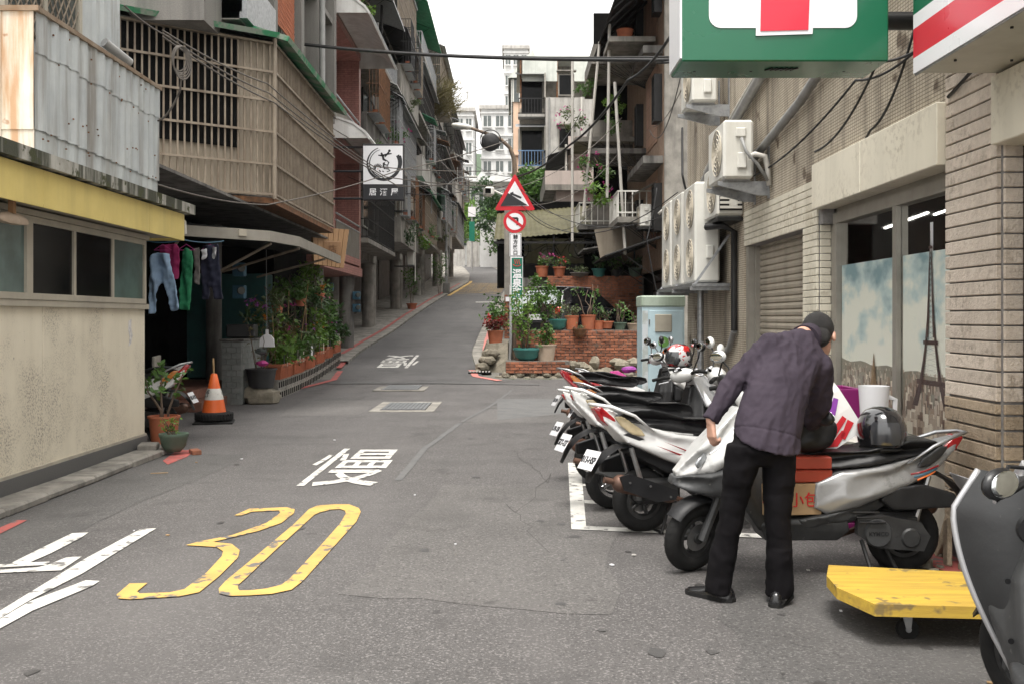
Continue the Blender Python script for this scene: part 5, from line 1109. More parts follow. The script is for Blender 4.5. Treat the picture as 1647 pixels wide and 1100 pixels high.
MB().span(.0, 2.6, 77.9, 91, 18.4, 20.2).build('loft_glazing', 'glass_grey', pe, 0); MB().add([(-.3,77.5,20.2),(1.6,77.5,22.4),(2.6,77.5,20.2),(-.3,92,20.2),(1.6,92,22.4),(2.6,92,20.2)], [(0,1,2),(3,4,5),(0,1,4,3),(1,2,5,4)]).build('loft_roof', 'tin_pale', pe, 0)
rods('glazing_bar', 'white_plastic', pe, [((.1+k*.5, 77.88, 18.4), (.1+k*.5, 77.88, 20.2)) for k in range(5)]+[((-.02, 78+k*2, 18.4), (-.02, 78+k*2, 20.2)) for k in range(6)], .06)
def far_block(label, x0, x1, y0, z1, nx, nz, name='far_building', step=None, wm='far_white'):
    t = thing(name, label, 'building', ((x0+x1)/2, y0+5, gz(y0))); MB().span(x0, x1, y0, y0+12, gz(y0)-1, z1).build('wall', wm, t, 0); MB().span(x0-.3, x1+.3, y0-.4, y0+12, z1, z1+.5).build('cornice', 'concrete_light', t, 0)
    w_ = (x1-x0)/nx; hz = 3.1
    for i in range(nx):
        for k in range(nz):
            z = z1-2.4-k*hz; f = MB().span(x0+w_*i+w_*.2, x0+w_*(i+1)-w_*.2, y0-.05, y0, z, z+1.5).build('window', 'glass_grey', t, 0); MB().span(x0+w_*i+w_*.15, x0+w_*(i+1)-w_*.15, y0-.35, y0-.06, z-.15, z).build('sill', wm, t, 0)
            MB().span(x0+w_*(i+.5)-.04, x0+w_*(i+.5)+.04, y0-.07, y0-.05, z, z+1.5).build('mullion', 'far_white', f, 0)
    for k in range(nz): MB().span(x0-.15, x1+.15, y0-.2, y0-.01, z1-.6-k*hz, z1-.4-k*hz).build('band', wm, t, 0)
    return t
far_block('white apartment block far up the lane, left of the street lamp arm', -9.5, -5.0, 128, 28.0, 4, 5); far_block('white apartment block with wide balconies far beyond the warning sign', -4.2, 2.5, 136, 30.0, 4, 6); far_block('tall pale tower peeking over the far white apartment blocks', -1.2, 2.4, 150, 42, 3, 8); far_block('small white block far behind the peach block', 2.6, 12, 140, 33, 4, 6)
far_block('pale block hidden behind the top of the left row', -22, -10.5, 120, 24, 4, 4)
hall = thing('vaulted_hall', 'white hall with tall narrow windows and zigzag roof edge beyond the lane bend', 'building', (-4, 112, 8)); MB().span(-5.6, 3, 110, 120, 5, 16.4).build('wall', 'far_white', hall, 0); MB().span(-6.2, 3.5, 109, 121, 16.4, 17.0).build('roof_slab', 'far_white', hall, 0)
for k in range(5): MB().add([(-6.2+k*1.95,108.7,16.4),(-5.2+k*1.95,108.7,17.6),(-4.25+k*1.95,108.7,16.4),(-6.2+k*1.95,112,16.4),(-5.2+k*1.95,112,17.6),(-4.25+k*1.95,112,16.4)], [(0,1,2),(3,5,4),(0,1,4,3),(1,2,5,4)]).build('roof_fold', 'far_white', hall, 0)
for k in range(9): MB().span(-5.4+k*.9, -5.0+k*.9, 109.93, 110, 9.5, 15.6).build('window', 'glass_grey', hall, 0)
gw = thing('garden_wall', 'weathered grey boundary wall on the right of the upper lane', 'wall', (.4, 70, 4))
m = MB()
for k in range(24):
    y = 56+k*1.5; x = smooth_tab(RR, y)+.75; x2 = smooth_tab(RR, y+1.5)+.75
    MB().add([(x,y,gz(y)-.3),(x2,y+1.5,gz(y+1.5)-.3),(x2,y+1.5,gz(y+1.5)+2.3),(x,y,gz(y+1.5)+2.3),(x+.25,y,gz(y)-.3),(x2+.25,y+1.5,gz(y+1.5)-.3),(x2+.25,y+1.5,gz(y+1.5)+2.3),(x+.25,y,gz(y+1.5)+2.3)], [(0,1,2,3),(4,7,6,5),(0,3,7,4),(1,5,6,2),(3,2,6,7),(0,4,5,1)]).build('wall_section', 'concrete_dark', gw, 0)
    if k % 3 == 0: MB().span(x-.06, x+.3, y-.15, y+.2, gz(y)-.3, gz(y)+2.7).build('wall_pier', 'concrete', gw, 0)
gw2 = thing('garden_wall', 'pale boundary wall where the lane bends out of sight', 'wall', (-5, 101, 7)); MB().span(-4.6, -3.3, 101, 101.4, 6, 9.2).build('wall_section', 'concrete_light', gw2, 0); MB().span(-3.2, 1.5, 100.5, 100.9, 6, 11.2).build('wall_section', 'far_white', gw2, 0); MB().span(-9, -4.9, 104, 104.4, 6, 9).build('wall_section', 'concrete_light', gw2, 0)
# hill
hl = MB(); mat('far_forest', (.05, .085, .04), (.035, .06, .03), .2, .95, bump=.6, bs=.6)
hl.grid(40, 12, lambda u, v: (-260+520*u, 230+200*v, 12+(60+25*noise.noise(Vector((u*5, 0, 3))))*math.sin(v*PI/2)*(.6+.4*math.cos((u-.35)*4))+3*noise.noise(Vector((u*40, v*12, 1)))))
hl.build('hill', 'far_forest', None, 180, kind='structure')

for k in range(4):
    z = 4.2+k*3.0; b_ = MB().span(.35, 1.9, 57.1, 58, z-.15, z).build('front_balcony', 'concrete_light', st, 0); m = MB()
    for j in range(9): m.box((.4+j*.18, 57.12, z+.45), (.03,.03,.9))
    for zz in (.05, .9): m.box((1.12, 57.12, z+zz), (1.55,.05,.05))
    m.build('railing', ['white_plastic','rail_blue','rail_blue','dark_metal'][k], b_, 0, kind='stuff'); MB().span(.55, 1.75, 57.97, 57.995, z+.1, z+2.2).build('balcony_door', 'glass_dark', b_, 0)
    MB().add([(.2,56.8,z+2.2),(1.95,56.8,z+2.2),(1.95,58,z+2.6),(.2,58,z+2.6)], [(0,1,2,3)]).build('balcony_awning', ['green_clear','dark_metal','galv','dark_metal'][k], b_, 0)
    for x in (2.6, 4.4): 
        f = MB().span(x, x+.9, 55.95, 56, z+.8, z+2).build('window', 'frame_grey', st, 0); MB().span(x+.06, x+.84, 55.93, 55.95, z+.86, z+1.94).build('pane', 'glass_dark', f, 0); MB().span(x-.1, x+1.0, 55.6, 56, z+2.1, z+2.16).build('window_hood', 'concrete', st, 0)
MB().cyl((3.9, 55.9, 3), (3.9, 55.9, zs), .06, n=7).build('drain_pipe', 'pvc_white', st); MB().cyl((2.1, 55.9, 3), (2.1, 55.9, zs), .05, n=7).build('drain_pipe', 'pvc_grey', st)
# ---------------------------------------------------------------- sign pole with lamp at the lane mouth
def fp(poly, Y, mt, parent, name, th=.003): return MB().prism([((x-CX)/F*Y, EYE-(y-HY)/F*Y) for x, y in poly], lambda u, v, s_: (u, Y-th*s_, v)).build(name, mt, parent, 0)
YP = 24.0
mat('pole_paint', (.17, .12, .08), (.10, .075, .055), 8, .75, bump=.1)
pole = thing('lamp_pole', 'steel pole with a rusty curved lamp arm at the lane mouth', 'lamp pole', (.06, YP+.12, .1))
MB().tube([(.06, YP+.12, .0), (.06, YP+.12, 5.2), (.05, YP+.12, 5.35), (-.05, YP+.1, 5.62), (-.25, YP+.08, 5.80), (-.6, YP+.05, 5.95), (-1.05, YP+.03, 6.1)], [.06,.06,.055,.05,.045,.04,.035], 10).build('pole', 'pole_paint', pole, 60)
m = MB().loft([[(-1.0-d, YP+.03+w_*math.cos(t), 6.1+d*.12+h_*math.sin(t)) for t in [2*PI*i/12 for i in range(12)]] for d, w_, h_ in ((-.02,.05,.04),(.08,.12,.07),(.3,.14,.075),(.42,.11,.05),(.46,.04,.02))]); m.build('lamp_head', 'white_plastic', pole, 60)
MB().box((-1.24, YP+.03, 6.075), (.3, .2, .03), b=.01).build('lamp_lens', 'glass_grey', pole, 0)
MB().tube([(-.10, YP-.05, .12), (-.06, YP-.06, .35), (-.03, YP-.02, 1.0), (-.03, YP-.0, 2.3)], .035, 8).build('conduit', 'pvc_grey', pole, 180)
mr = thing('road_mirror', 'black round convex road mirror seen from behind on the lamp arm', 'mirror', (-.52, YP-.1, 5.75))
MB().lathe([(0,0),(.1,.01),(.19,.035),(.22,.05),(.225,.06),(.2,.06)], 24, TR(-.52, YP-.05, 5.74) @ Matrix.Rotation(-PI/2, 4, 'X')).build('mirror_shell', 'dark_metal', mr, 60); MB().torus(.25, .012, 28, 6, TR(-.52, YP+.0, 5.78) @ Matrix.Rotation(PI/2, 4, 'X')).build('hood_ring', 'dark_metal', mr)
MB().cyl((-.52, YP, 5.74), (-.4, YP+.07, 5.88), .02, n=6).build('mirror_arm', 'dark_metal', mr)
g = 'signs on the lamp pole'
ts = thing('warning_sign', 'red-bordered triangular steep hill warning sign', 'road sign', (.06, YP, 4.5))
fp([(796,337),(799,339),(857,339),(860,337),(830,283),(828,281),(826,283)], YP, 'sign_red_road', ts, 'border', .004); fp([(805,332),(851,332),(828,292)], YP-.006, 'sign_white', ts, 'face'); fp([(805,332),(849,331),(817,311)], YP-.011, 'ink', ts, 'slope_symbol')
fp([(820,311),(826,309),(825.5,311.5),(839,317.5),(838,320.5),(824,314.5),(823,317)], YP-.012, 'ink', ts, 'arrow_symbol'); MB().span(.02, .10, YP+.02, YP+.06, 4.0, 4.75).build('clamp', 'galv', ts, 0)
ns = thing('no_left_turn_sign', 'round white no left turn sign with red ring and slash', 'road sign', (.06, YP, 3.8)); cc = P(828, 357, YP)
MB().cyl((cc.x, YP, cc.z), (cc.x, YP-.004, cc.z), .275, n=36).build('ring', 'sign_red_road', ns); MB().cyl((cc.x, YP-.005, cc.z), (cc.x, YP-.008, cc.z), .205, n=36).build('face', 'sign_white', ns)
fp([(819,350),(822,348.5),(822,350),(832,350),(834,352),(834,363),(830.5,363),(830.5,353.5),(822,353.5),(822,355)], YP-.009, 'ink', ns, 'arrow_symbol'); fp([(815,349),(818,346),(842,364),(839,367)], YP-.012, 'sign_red_road', ns, 'slash'); MB().span(.03, .10, YP+.01, YP+.06, 3.7, 3.9).build('clamp', 'galv', ns, 0)
ps = thing('information_plate', 'narrow white plate with four black characters below the round sign', 'road sign', (.06, YP, 3.3)); a = P(819.5, 376, YP); b = P(838.5, 413, YP)
MB().span(a.x, b.x, YP-.012, YP, b.z, a.z, .004).build('plate', 'sign_white', ps, 0)
front_poly(rrect(a.x+.012, b.x-.012, b.z+.012, a.z-.012, .02), YP-.0125, 'ink', ps, 'border', .001); front_poly(rrect(a.x+.022, b.x-.022, b.z+.022, a.z-.022, .018), YP-.0138, 'sign_white', ps, 'face', .001)
for k, ch in enumerate('前方路口'): letters(ch, .115, 'ink', ps, TR((a.x+b.x)/2, YP-.018, a.z-.085-k*.128) @ FRONT, bold=.004)
gs = thing('street_name_sign', 'tall green street name plate with white characters and red hot spring symbol', 'street sign', (.08, YP, 2)); a = P(821, 414, YP); b = P(841, 506, YP)
mat('plate_green', (.005, .16, .10), (.006, .14, .09), 4, .4, bump=0)
MB().span(a.x, b.x, YP-.03, YP-.005, b.z, a.z, .004).build('plate', 'sign_white', gs, 0); MB().span(a.x+.03, b.x-.012, YP-.035, YP-.031, b.z+.02, a.z-.02).build('face', 'plate_green', gs, 0)
for k, ch in enumerate(['溫', '泉', '路', '30', '巷']): letters(ch, .23 if k != 3 else .24, 'sign_white', gs, TR((a.x+b.x)/2+.01, YP-.038, a.z-.40-k*.225) @ FRONT, bold=.007)
xc, zc = (a.x+b.x)/2+.01, a.z-.15
for d in (-.05, 0, .05): MB().tube([(xc+d+.012*math.sin(k*1.3), YP-.038, zc-.02+k*.022) for k in range(6)], .009, 5).build('steam_symbol', 'sign_red_road', gs)
MB().tube([(xc+.10*math.cos(t), YP-.038, zc-.005+.07*math.sin(t)) for t in [PI+.3+k*(PI-.6)/8 for k in range(9)]], .009, 5).build('bowl_symbol', 'sign_red_road', gs)
# ---------------------------------------------------------------- izakaya light box
iz = thing('izakaya_sign', 'white and black hanging light box with brush circle emblem and three characters', 'sign', (-3.3, 25, 2.9)); YI = 24.6
a = P(583, 232, YI); b = P(649, 322, YI)
MB().span(a.x, b.x, YI, YI+.28, b.z, a.z, .01).build('casing', 'ink', iz, 0); c = P(0, 297, YI)
MB().span(a.x+.02, b.x-.02, YI-.006, YI-.001, c.z, a.z-.05).build('white_face', 'sign_white', iz, 0)
cx, cz = P(617, 262, YI).x, P(617, 263.5, YI).z
def arc(r0, a0, a1, w0, w1, mt, y, n=26):
    m = MB(); q = []
    for k in range(n+1):
        t = R(a0+(a1-a0)*k/n); w_ = w0+(w1-w0)*math.sin(PI*min(1, k/n*1.1)*.5+.0); q.append((t, w_))
    m.add([(cx+(r0+s_*w_/2)*math.cos(t), y, cz+(r0+s_*w_/2)*math.sin(t)) for t, w_ in q for s_ in (-1, 1)], [(2*k, 2*k+1, 2*k+3, 2*k+2) for k in range(n)]); return m.build('brush_ring', mt, iz, 0)
arc(.40, 110, 390, .015, .085, 'ink', YI-.009); arc(.345, 105, 250, .008, .03, 'ink', YI-.010); arc(.42, 340, 385, .05, .10, 'ink', YI-.0105)
def stroke(pts, w, mt='ink', y=None, name='brush_stroke'):
    q = [Vector((p[0], p[1])) for p in pts]; m = MB(); vs = []; n = len(q)
    for i, p in enumerate(q):
        t = (q[min(i+1,n-1)]-q[max(i-1,0)]).normalized(); nn = Vector((-t.y, t.x)); ww = w*(.45+.75*math.sin(PI*(i+.6)/(n+.2)))/2
        for s_ in (-1, 1): c_ = p+nn*ww*s_; vs.append((cx+c_.x, y or YI-.009, cz+c_.y))
    return m.add(vs, [(2*i, 2*i+1, 2*i+3, 2*i+2) for i in range(n-1)]).build(name, mt, iz, 0)
for pts, w_ in (([(-.13,.20),(-.03,.19),(.10,.23),(.2,.24)], .035), ([(-.06,.26),(-.02,.19),(.0,.10),(.07,.06)], .05), ([(.03,.16),(.10,.24),(.15,.31)], .035), ([(.07,.08),(.13,.02),(.10,-.05),(.02,-.03),(.03,.03)], .03), ([(.0,.02),(.0,-.08),(.03,-.14)], .04), ([(.03,-.09),(.10,-.09),(.15,-.11)], .022), ([(.03,-.13),(.12,-.14),(.16,-.18),(.08,-.21)], .026), ([(-.11,-.17),(-.07,-.21)], .03), ([(-.03,-.19),(.01,-.21)], .025)): stroke(pts, w_)
MB().cyl((cx+.145, YI-.008, cz+.31), (cx+.145, YI-.011, cz+.31), .032, n=14).build('brush_dot', 'ink', iz)
for k in range(10): t = R(20+k*19); stroke([(-.14+.05*math.cos(t), -.13+.05*math.sin(t)), (-.14+.09*math.cos(t), -.13+.09*math.sin(t)), (-.14+.125*math.cos(t), -.13+.125*math.sin(t))], .02, name='fan_rib')
MB().cyl((cx-.14, YI-.008, cz-.14), (cx-.14, YI-.012, cz-.14), .012, n=10).build('red_dot', 'sign_red_road', iz)
for k, ch in enumerate('居酒屋'): letters(ch, .19, 'sign_white', iz, TR(cx-.27+k*.27, YI-.004, P(0, 309.5, YI).z) @ FRONT @ Matrix.Shear('XZ', 4, (0, 0)), bold=.003)
for py in (236, 275, 319): MB().cyl((XP-.1, YI+.14, P(0, py, YI).z), (a.x+.02, YI+.14, P(0, py, YI).z), .028, n=6).build('bracket_tube', 'ink', iz)
# wooden sign box under the cage end
wb = thing('wooden_sign_box', 'tilted wooden sign box of vertical boards with a carved brown plaque', 'sign', (-4.2, 22.6, 2.6))
qa = [P(502, 365, 22.2), P(562, 370, 23.4), P(553, 432, 23.4), P(505, 425, 22.2)]
for k in range(7):
    u0, u1 = k/7+.006, (k+1)/7-.006; t0, t1, b0, b1 = qa[0].lerp(qa[1], u0), qa[0].lerp(qa[1], u1), qa[3].lerp(qa[2], u0), qa[3].lerp(qa[2], u1); dn = Vector((-.06, .08, 0))
    MB().add([t0, t1, b1, b0, t0+dn, t1+dn, b1+dn, b0+dn], [(0,1,2,3),(4,7,6,5),(0,4,5,1),(1,5,6,2),(2,6,7,3),(3,7,4,0)]).build('board', 'wood_light', wb, 0)
m = MB(); ctr = sum(qa, Vector())/4+Vector((.06,-.12,-.05)); m.box(ctr, (.42, .05, .34), .5, .01); m.build('plaque', 'wood', wb, 0)
letters('店', .2, 'rust', wb, TR(ctr+Vector((.025,-.035,0))) @ Matrix.Rotation(.5, 4, 'Z') @ FRONT)
# ---------------------------------------------------------------- plants
def leaf(m, p, d, up, L_, w_):
    s_ = d.cross(up)
    s_ = s_.normalized() if s_.length > 1e-4 else d.orthogonal().normalized()
    n_ = s_.cross(d).normalized(); mid = p+d*L_*.5-n_*L_*.06
    m.add([p, mid+s_*w_*.5+n_*w_*.12, p+d*L_-n_*L_*.18, mid-s_*w_*.5+n_*w_*.12, mid], [(0,1,4),(1,2,4),(2,3,4),(3,0,4)])
def rdir(rg, up=.2):
    v = Vector((rg.gauss(0,1), rg.gauss(0,1), rg.gauss(up,.8))); return v.normalized()
def cluster(m, c, r, n, L_, rg, up=.2, asp=.5):
    for k in range(n):
        d = rdir(rg, up); leaf(m, Vector(c)+Vector((d.x*r[0], d.y*r[1], d.z*r[2]))*rg.random()**.5, rdir(rg, up), rdir(rg, .8), L_*rg.uniform(.6,1.25), L_*asp*rg.uniform(.7,1.2))
def flowers(m, c, r, n, s, rg):
    for k in range(n):
        d = rdir(rg, .4); p = Vector(c)+Vector((d.x*r[0], d.y*r[1], d.z*r[2]))
        for j in range(4): leaf(m, p, rdir(rg, .3), Vector((0,0,1)), s, s*.9)
POTS = {'round': lambda r, h: [(r*.72,0),(r*.95,h*.85),(r*1.06,h*.86),(r*1.06,h),(r*.93,h),(r*.88,h*.86)], 'bowl': lambda r, h: [(r*.5,0),(r*.85,h*.3),(r,h*.8),(r*1.06,h*.85),(r*1.06,h),(r*.95,h),(r*.9,h*.84)], 'tall': lambda r, h: [(r*.8,0),(r,h*.92),(r*1.08,h*.93),(r*1.08,h),(r*.92,h),(r*.9,h*.9)]}
def plant(loc, pot, pm, r, h, H, spread, n, L_, lm, seed, label, stems=4, flow=None, name='potted_plant', group=None, asp=.45, bare=.25, droop=0, local_trunk=.006, bunch=3):
    rg = random.Random(seed); t = thing(name, label, 'plant', loc, rg.random()*6, group)
    if pot: 
        po_ = MB().lathe(POTS[pot](r, h), 20).build('pot', pm, t, 50, local=True); MB().lathe([(0,h*.82),(r*.9,h*.84)], 14, close=False).build('soil', 'soil', po_, local=True)
    else: h = 0
    sm_ = MB(); fm = MB(); tips = []
    for k in range(stems):
        a = rg.random()*2*PI; base = Vector((math.cos(a)*r*.3, math.sin(a)*r*.3, h*.8)); pts = [base]; out = spread*rg.uniform(.3,1.0); top = H*rg.uniform(.7,1.05)
        for j in range(1, 6):
            u = j/5; pts.append(base+Vector((math.cos(a)*out*u**1.4+rg.gauss(0,.02), math.sin(a)*out*u**1.4+rg.gauss(0,.02), top*(u-droop*u*u))))
        sm_.tube(pts, [local_trunk*(1.6-1.2*j/5) for j in range(6)], 5); tips.append(pts)
    if name == 'bare': n = 0
    for k in range(max(1, n//bunch)):
        pts = rg.choice(tips); u = bare+(1-bare)*rg.random()**.7; i = min(4, int(u*5)); p = pts[i].lerp(pts[i+1], u*5-i)
        c = p+Vector((rg.gauss(0,1), rg.gauss(0,1), rg.gauss(0,.7)))*spread*.22
        for j in range(bunch): leaf(fm, c+rdir(rg)*L_*.3, (rdir(rg, .1)+(c-Vector((0,0,c.z))).normalized()*.4).normalized(), rdir(rg, 1), L_*rg.uniform(.6,1.2), L_*asp*rg.uniform(.8,1.2))
    sm_.build('stem', 'bark', t, 180, local=True)
    if fm.v: fm.build('foliage', lm, t, 180, local=True, kind='stuff')
    if flow:
        fl = MB()
        for k in range(flow[1]): p = rg.choice(tips); q = p[rg.choice((4,5,5))]; flowers(fl, q+rdir(rg)*spread*.25, (.02,)*3, 1, flow[2], rg)
        fl.build('blossom', flow[0], t, 180, local=True)
    return t
def tree(loc, H, crown_r, n, L_, lm, seed, label, tr=.12):
    rg = random.Random(seed); t = thing('tree', label, 'tree', loc); m = MB(); f = MB()
    m.tube([(0,0,-.5),(rg.gauss(0,.1),0,H*.3),(rg.gauss(0,.2),rg.gauss(0,.2),H*.62)], [tr*1.3,tr,tr*.6], 8)
    for k in range(14):
        a = rg.random()*2*PI; z = H*rg.uniform(.3,.62); e = Vector((math.cos(a)*crown_r[0]*rg.uniform(.4,.95), math.sin(a)*crown_r[0]*rg.uniform(.4,.95), z+crown_r[1]*rg.uniform(.1,1)))
        m.tube([(0,0,z), (Vector((0,0,z))+e)/2+Vector((0,0,.15)), e], [tr*.45,tr*.3,tr*.1], 5)
        for j in range(3): cluster(f, e+rdir(rg)*crown_r[0]*.28, (crown_r[0]*.34, crown_r[0]*.34, crown_r[1]*.24), n//42, L_, rg)
    m.build('trunk', 'bark', t, 60, local=True); f.build('crown', lm, t, 180, local=True, kind='stuff'); return t
# corner of the cream house
plant((-4.02, 11.5, .02), 'tall', 'terracotta', .17, .36, .75, .22, 90, .11, 'leaf', 1, 'terracotta pot with a leafy sapling at the corner of the cream house', 3, local_trunk=.012, bare=.5)
plant((-3.72, 10.95, .04), 'bowl', 'pot_green', .15, .2, .22, .10, 160, .035, 'leaf_bright', 2, 'small green bowl pot with a bushy seedling at the kerb end', 6)
MB().box((-3.98, 10.9, .10), (.2, .26, .07), .2, .012).build('paver_scrap', 'concrete', None, 0, label='mossy scrap of paving under the green bowl pot', cat='stone')
MB().box((-3.5, 11.0, .03), (.1, .2, .05), .5, .006).build('loose_brick', 'brick', None, 0, label='loose red brick lying beside the green bowl pot', cat='brick')
# trough planters on hollow blocks
bl = thing('block_wall', 'low wall of hollow concrete blocks under the terracotta planters', 'wall', (-4.5, 22, 0)); A_, B_ = Vector((-4.42, 18.3, 0)), Vector((-4.62, 26.2, 0))
for k in range(20):
    p = A_.lerp(B_, (k+.5)/20); z = gz(p.y)
    for j in range(2):
        m = MB().use('concrete').box((0,0,.1), (.2, .385, .19), b=.006).use('dark_interior')
        for e in (-.1, .1): m.box((.1, e, .1), (.006, .12, .11))
        o = inst(m.mesh('block', None, 0), 'block', bl, TR(p.x, p.y+(.1 if j else 0), z+j*.195-.03) @ Matrix.Rotation(.025, 4, 'Z'))
names = ['long ribbed terracotta trough at the near end of the block wall', 'second terracotta trough on the block wall, next to the long ribbed one', 'terracotta trough holding the white name cards', 'terracotta trough in the middle of the block wall with leaning cards', 'terracotta trough beside the last one on the block wall', 'last terracotta trough on the block wall near the drain pipe']
for k in range(6):
    p = A_.lerp(B_, .085+.163*k); z = gz(p.y)+.36; t = thing('planter_trough', names[k], 'planter', (p.x, p.y, z), .025)
    L2 = .55
    def ring(u, w_, l_): return [(-w_,-l_,u),(w_,-l_,u),(w_,l_,u),(-w_,l_,u)]
    MB().loft([ring(0,.12,L2-.06), ring(.24,.155,L2-.01), ring(.245,.175,L2+.012), ring(.285,.175,L2+.012), ring(.285,.15,L2-.02), ring(.2,.14,L2-.03)]).build('trough', 'terracotta', t, 0, local=True)
    for j in range(16): MB().box((.148, -L2+.07+j*.065, .12), (.012, .02, .2)).build('rib', 'terracotta', t, 0, local=True)
    rg = random.Random(30+k); f = MB(); s_ = MB()
    for j in range(9):
        b0 = Vector((rg.uniform(-.08,.08), rg.uniform(-.45,.45), .2)); tip = b0+Vector((rg.gauss(0,.15)+.08, rg.gauss(0,.15), rg.choice((.3,.35,.45,.5,.6,.95)))); s_.tube([b0, (b0+tip)/2+rdir(rg)*.05, tip], .006, 4)
        for u in range(6): cluster(f, b0.lerp(tip, .3+.7*u/5), (.16,.18,.11), 9, rg.choice((.07,.11,.17)), rg, .1, .5)
    fl = MB(); flowers(fl, (.1,0,.75), (.12,.45,.25), 4, .045, rg); fl.build('blossom', ['petal_pink','petal_red','petal_violet','petal_orange','petal_pink','petal_violet'][k], t, 180, local=True)
    s_.build('stem', 'bark', t, 180, local=True); f.build('foliage', ['leaf_bright','leaf','leaf_pale','leaf_bright','leaf','leaf_dark'][k], t, 180, local=True, kind='stuff')
    for j in range(3):
        w_ = rg.uniform(.08,.14); MB().box((.17, -.35+j*.3+rg.uniform(-.05,.05), .36), (.008, w_, .26), rg.uniform(-.2,.2)).build('name_card', rg.choice(['frame_beige','sign_white','ink','tile_white']), t, 0, local=True)
for k in range(7):
    p = A_.lerp(B_, .05+k*.135); rg = random.Random(60+k); MB().cyl((p.x, p.y, gz(p.y)+.5), (p.x+rg.uniform(-.25,.3), p.y+rg.uniform(-.3,.3), gz(p.y)+rg.uniform(1.3,2.2)), .009, n=5).build('bamboo_stake', 'bamboo', None, label='thin bamboo stake leaning among the trough plants', cat='stake', group='bamboo stakes in the planters')
rg = random.Random(77)
for k, (u, z, s_, lm, lab) in enumerate(((.1,1.75,.5,'leaf_pale','hanging tangle of pale air plants under the canopy'), (.3,2.05,.45,'leaf','hanging fern above the planters'), (.5,1.95,.5,'leaf_dark','dark leafy vine hanging above the middle troughs'), (.62,2.3,.45,'leaf_bright','bright green climber reaching the canopy edge'), (.82,1.75,.55,'leaf','big glossy shrub behind the end trough'), (.93,1.3,.5,'leaf_dark','dark glossy shrub beside the drain pipe'), (.2,1.25,.45,'leaf_dry','half-dry bush behind the long ribbed trough'))):
    p = A_.lerp(B_, u); t = thing('hanging_plant' if z > 1.7 else 'shrub', lab, 'plant', (p.x-.15, p.y, gz(p.y)+z)); f = MB()
    for j in range(10): cluster(f, rdir(rg)*s_*.6, (s_*.4,)*3, 26, .13, rg, -.2, .4)
    f.build('foliage', lm, t, 180, local=True, kind='stuff')
    m = MB(); 
    for j in range(5): m.tube([(rg.gauss(0,.05), rg.gauss(0,.1), -z+.4), rdir(rg)*.15, (rg.gauss(0,.2), rg.gauss(0,.2), s_*.7)], .008, 4)
    m.build('stem', 'bark', t, 180, local=True)
for k, (x, y, z, mt, l) in enumerate(((-4.72,18.0,1.78,'petal_violet','purple orchid spray beside the blue meters'), (-4.55,18.15,1.72,'petal_violet','second purple orchid spray above the tiled pier'), (-4.62,18.2,1.5,'petal_orange','orange flower cluster above the black crate'), (-4.35,19.6,1.75,'petal_pink','single magenta orchid under the canopy'), (-4.3,22.4,2.2,'petal_orange','yellow orchid hanging near the canopy end'), (-4.35,23,2.0,'petal_pink','small pink bloom by the wooden sign box'))):
    t = thing('orchid', l, 'flower', (x, y, z-.3)); f = MB(); flowers(f, (x, y, z), (.12,.1,.05), 9 if k < 3 else 5, .05, rg); f.build('blossom', mt, t, 180); MB().tube([(x-.05, y, z-.3), (x-.06, y, z-.1), (x, y, z)], .005, 4).build('stem', 'leaf', t, 180)
    f = MB(); cluster(f, (x-.04, y, z-.28), (.12,.1,.05), 14, .18, rg, .1, .3); f.build('foliage', 'leaf_dark', t, 180, kind='stuff')
for k in range(3): plant((-4.55+.1*k, 19.3+1.6*k, 1.6+.15*k), 'round', 'terracotta', .12, .16, .3, .2, 60, .1, 'leaf', 400+k, ['hanging terracotta pot under the canopy near the dustpan', 'terracotta pot hung behind the middle troughs', 'terracotta pot hung by the end of the canopy'][k], 5)
bk = plant((-4.42, 17.55, .28), 'tall', 'pot_black', .26, .34, .9, .35, 50, .09, 'leaf_dry', 9, 'big black plastic tub with dry stems on a rock', 7, bare=.4); rock((-4.42, 17.55, .12), (.36,.3,.19), 'stone', None, 99, 'rock').update_tag(); o = [x for x in bpy.data.objects if x.name == 'rock'][0]; tag(o, 'pale rock under the black plastic tub', 'rock')
crt = MB().box((-4.85, 17.9, 1.27), (.5, .4, .24), .1, .02).build('black_crate', 'pot_black', None, 30, label='black crate of orchids on the tiled pier', cat='crate')
dp = thing('dustpan', 'white dustpan hanging upside down on a chain beside the planters', 'dustpan', (-4.3, 17.5, 1.0)); MB().prism([(-.13,0),(.13,0),(.12,.14),(.07,.2),(.02,.22),(.02,.3),(-.02,.3),(-.02,.22),(-.07,.2),(-.12,.14)], lambda u, v, s_: (-4.3+u, 17.5-.05*s_, 1.0+v)).build('pan', 'sign_white', dp, 0); MB().cyl((-4.3,17.47,1.3), (-4.32,17.5,2.7), .006, n=4).build('chain', 'galv', dp)
rg = random.Random(5)
for k, (x, y, s_, mt, l) in enumerate(((-4.35,17.3,.075,'petal_pink','crumpled pink plastic bag on the black tub'), (-4.4,17.45,.08,'clear_glass','clear plastic bag hung above the black tub'))): rock((x, y, .72+.2*k), (s_*1.5,s_,s_*.7), 'glass_grey' if k else 'petal_pink', None, 70+k, 'plastic_bag'); tag(bpy.data.objects['plastic_bag' if k == 0 else 'plastic_bag.001'], l, 'bag')
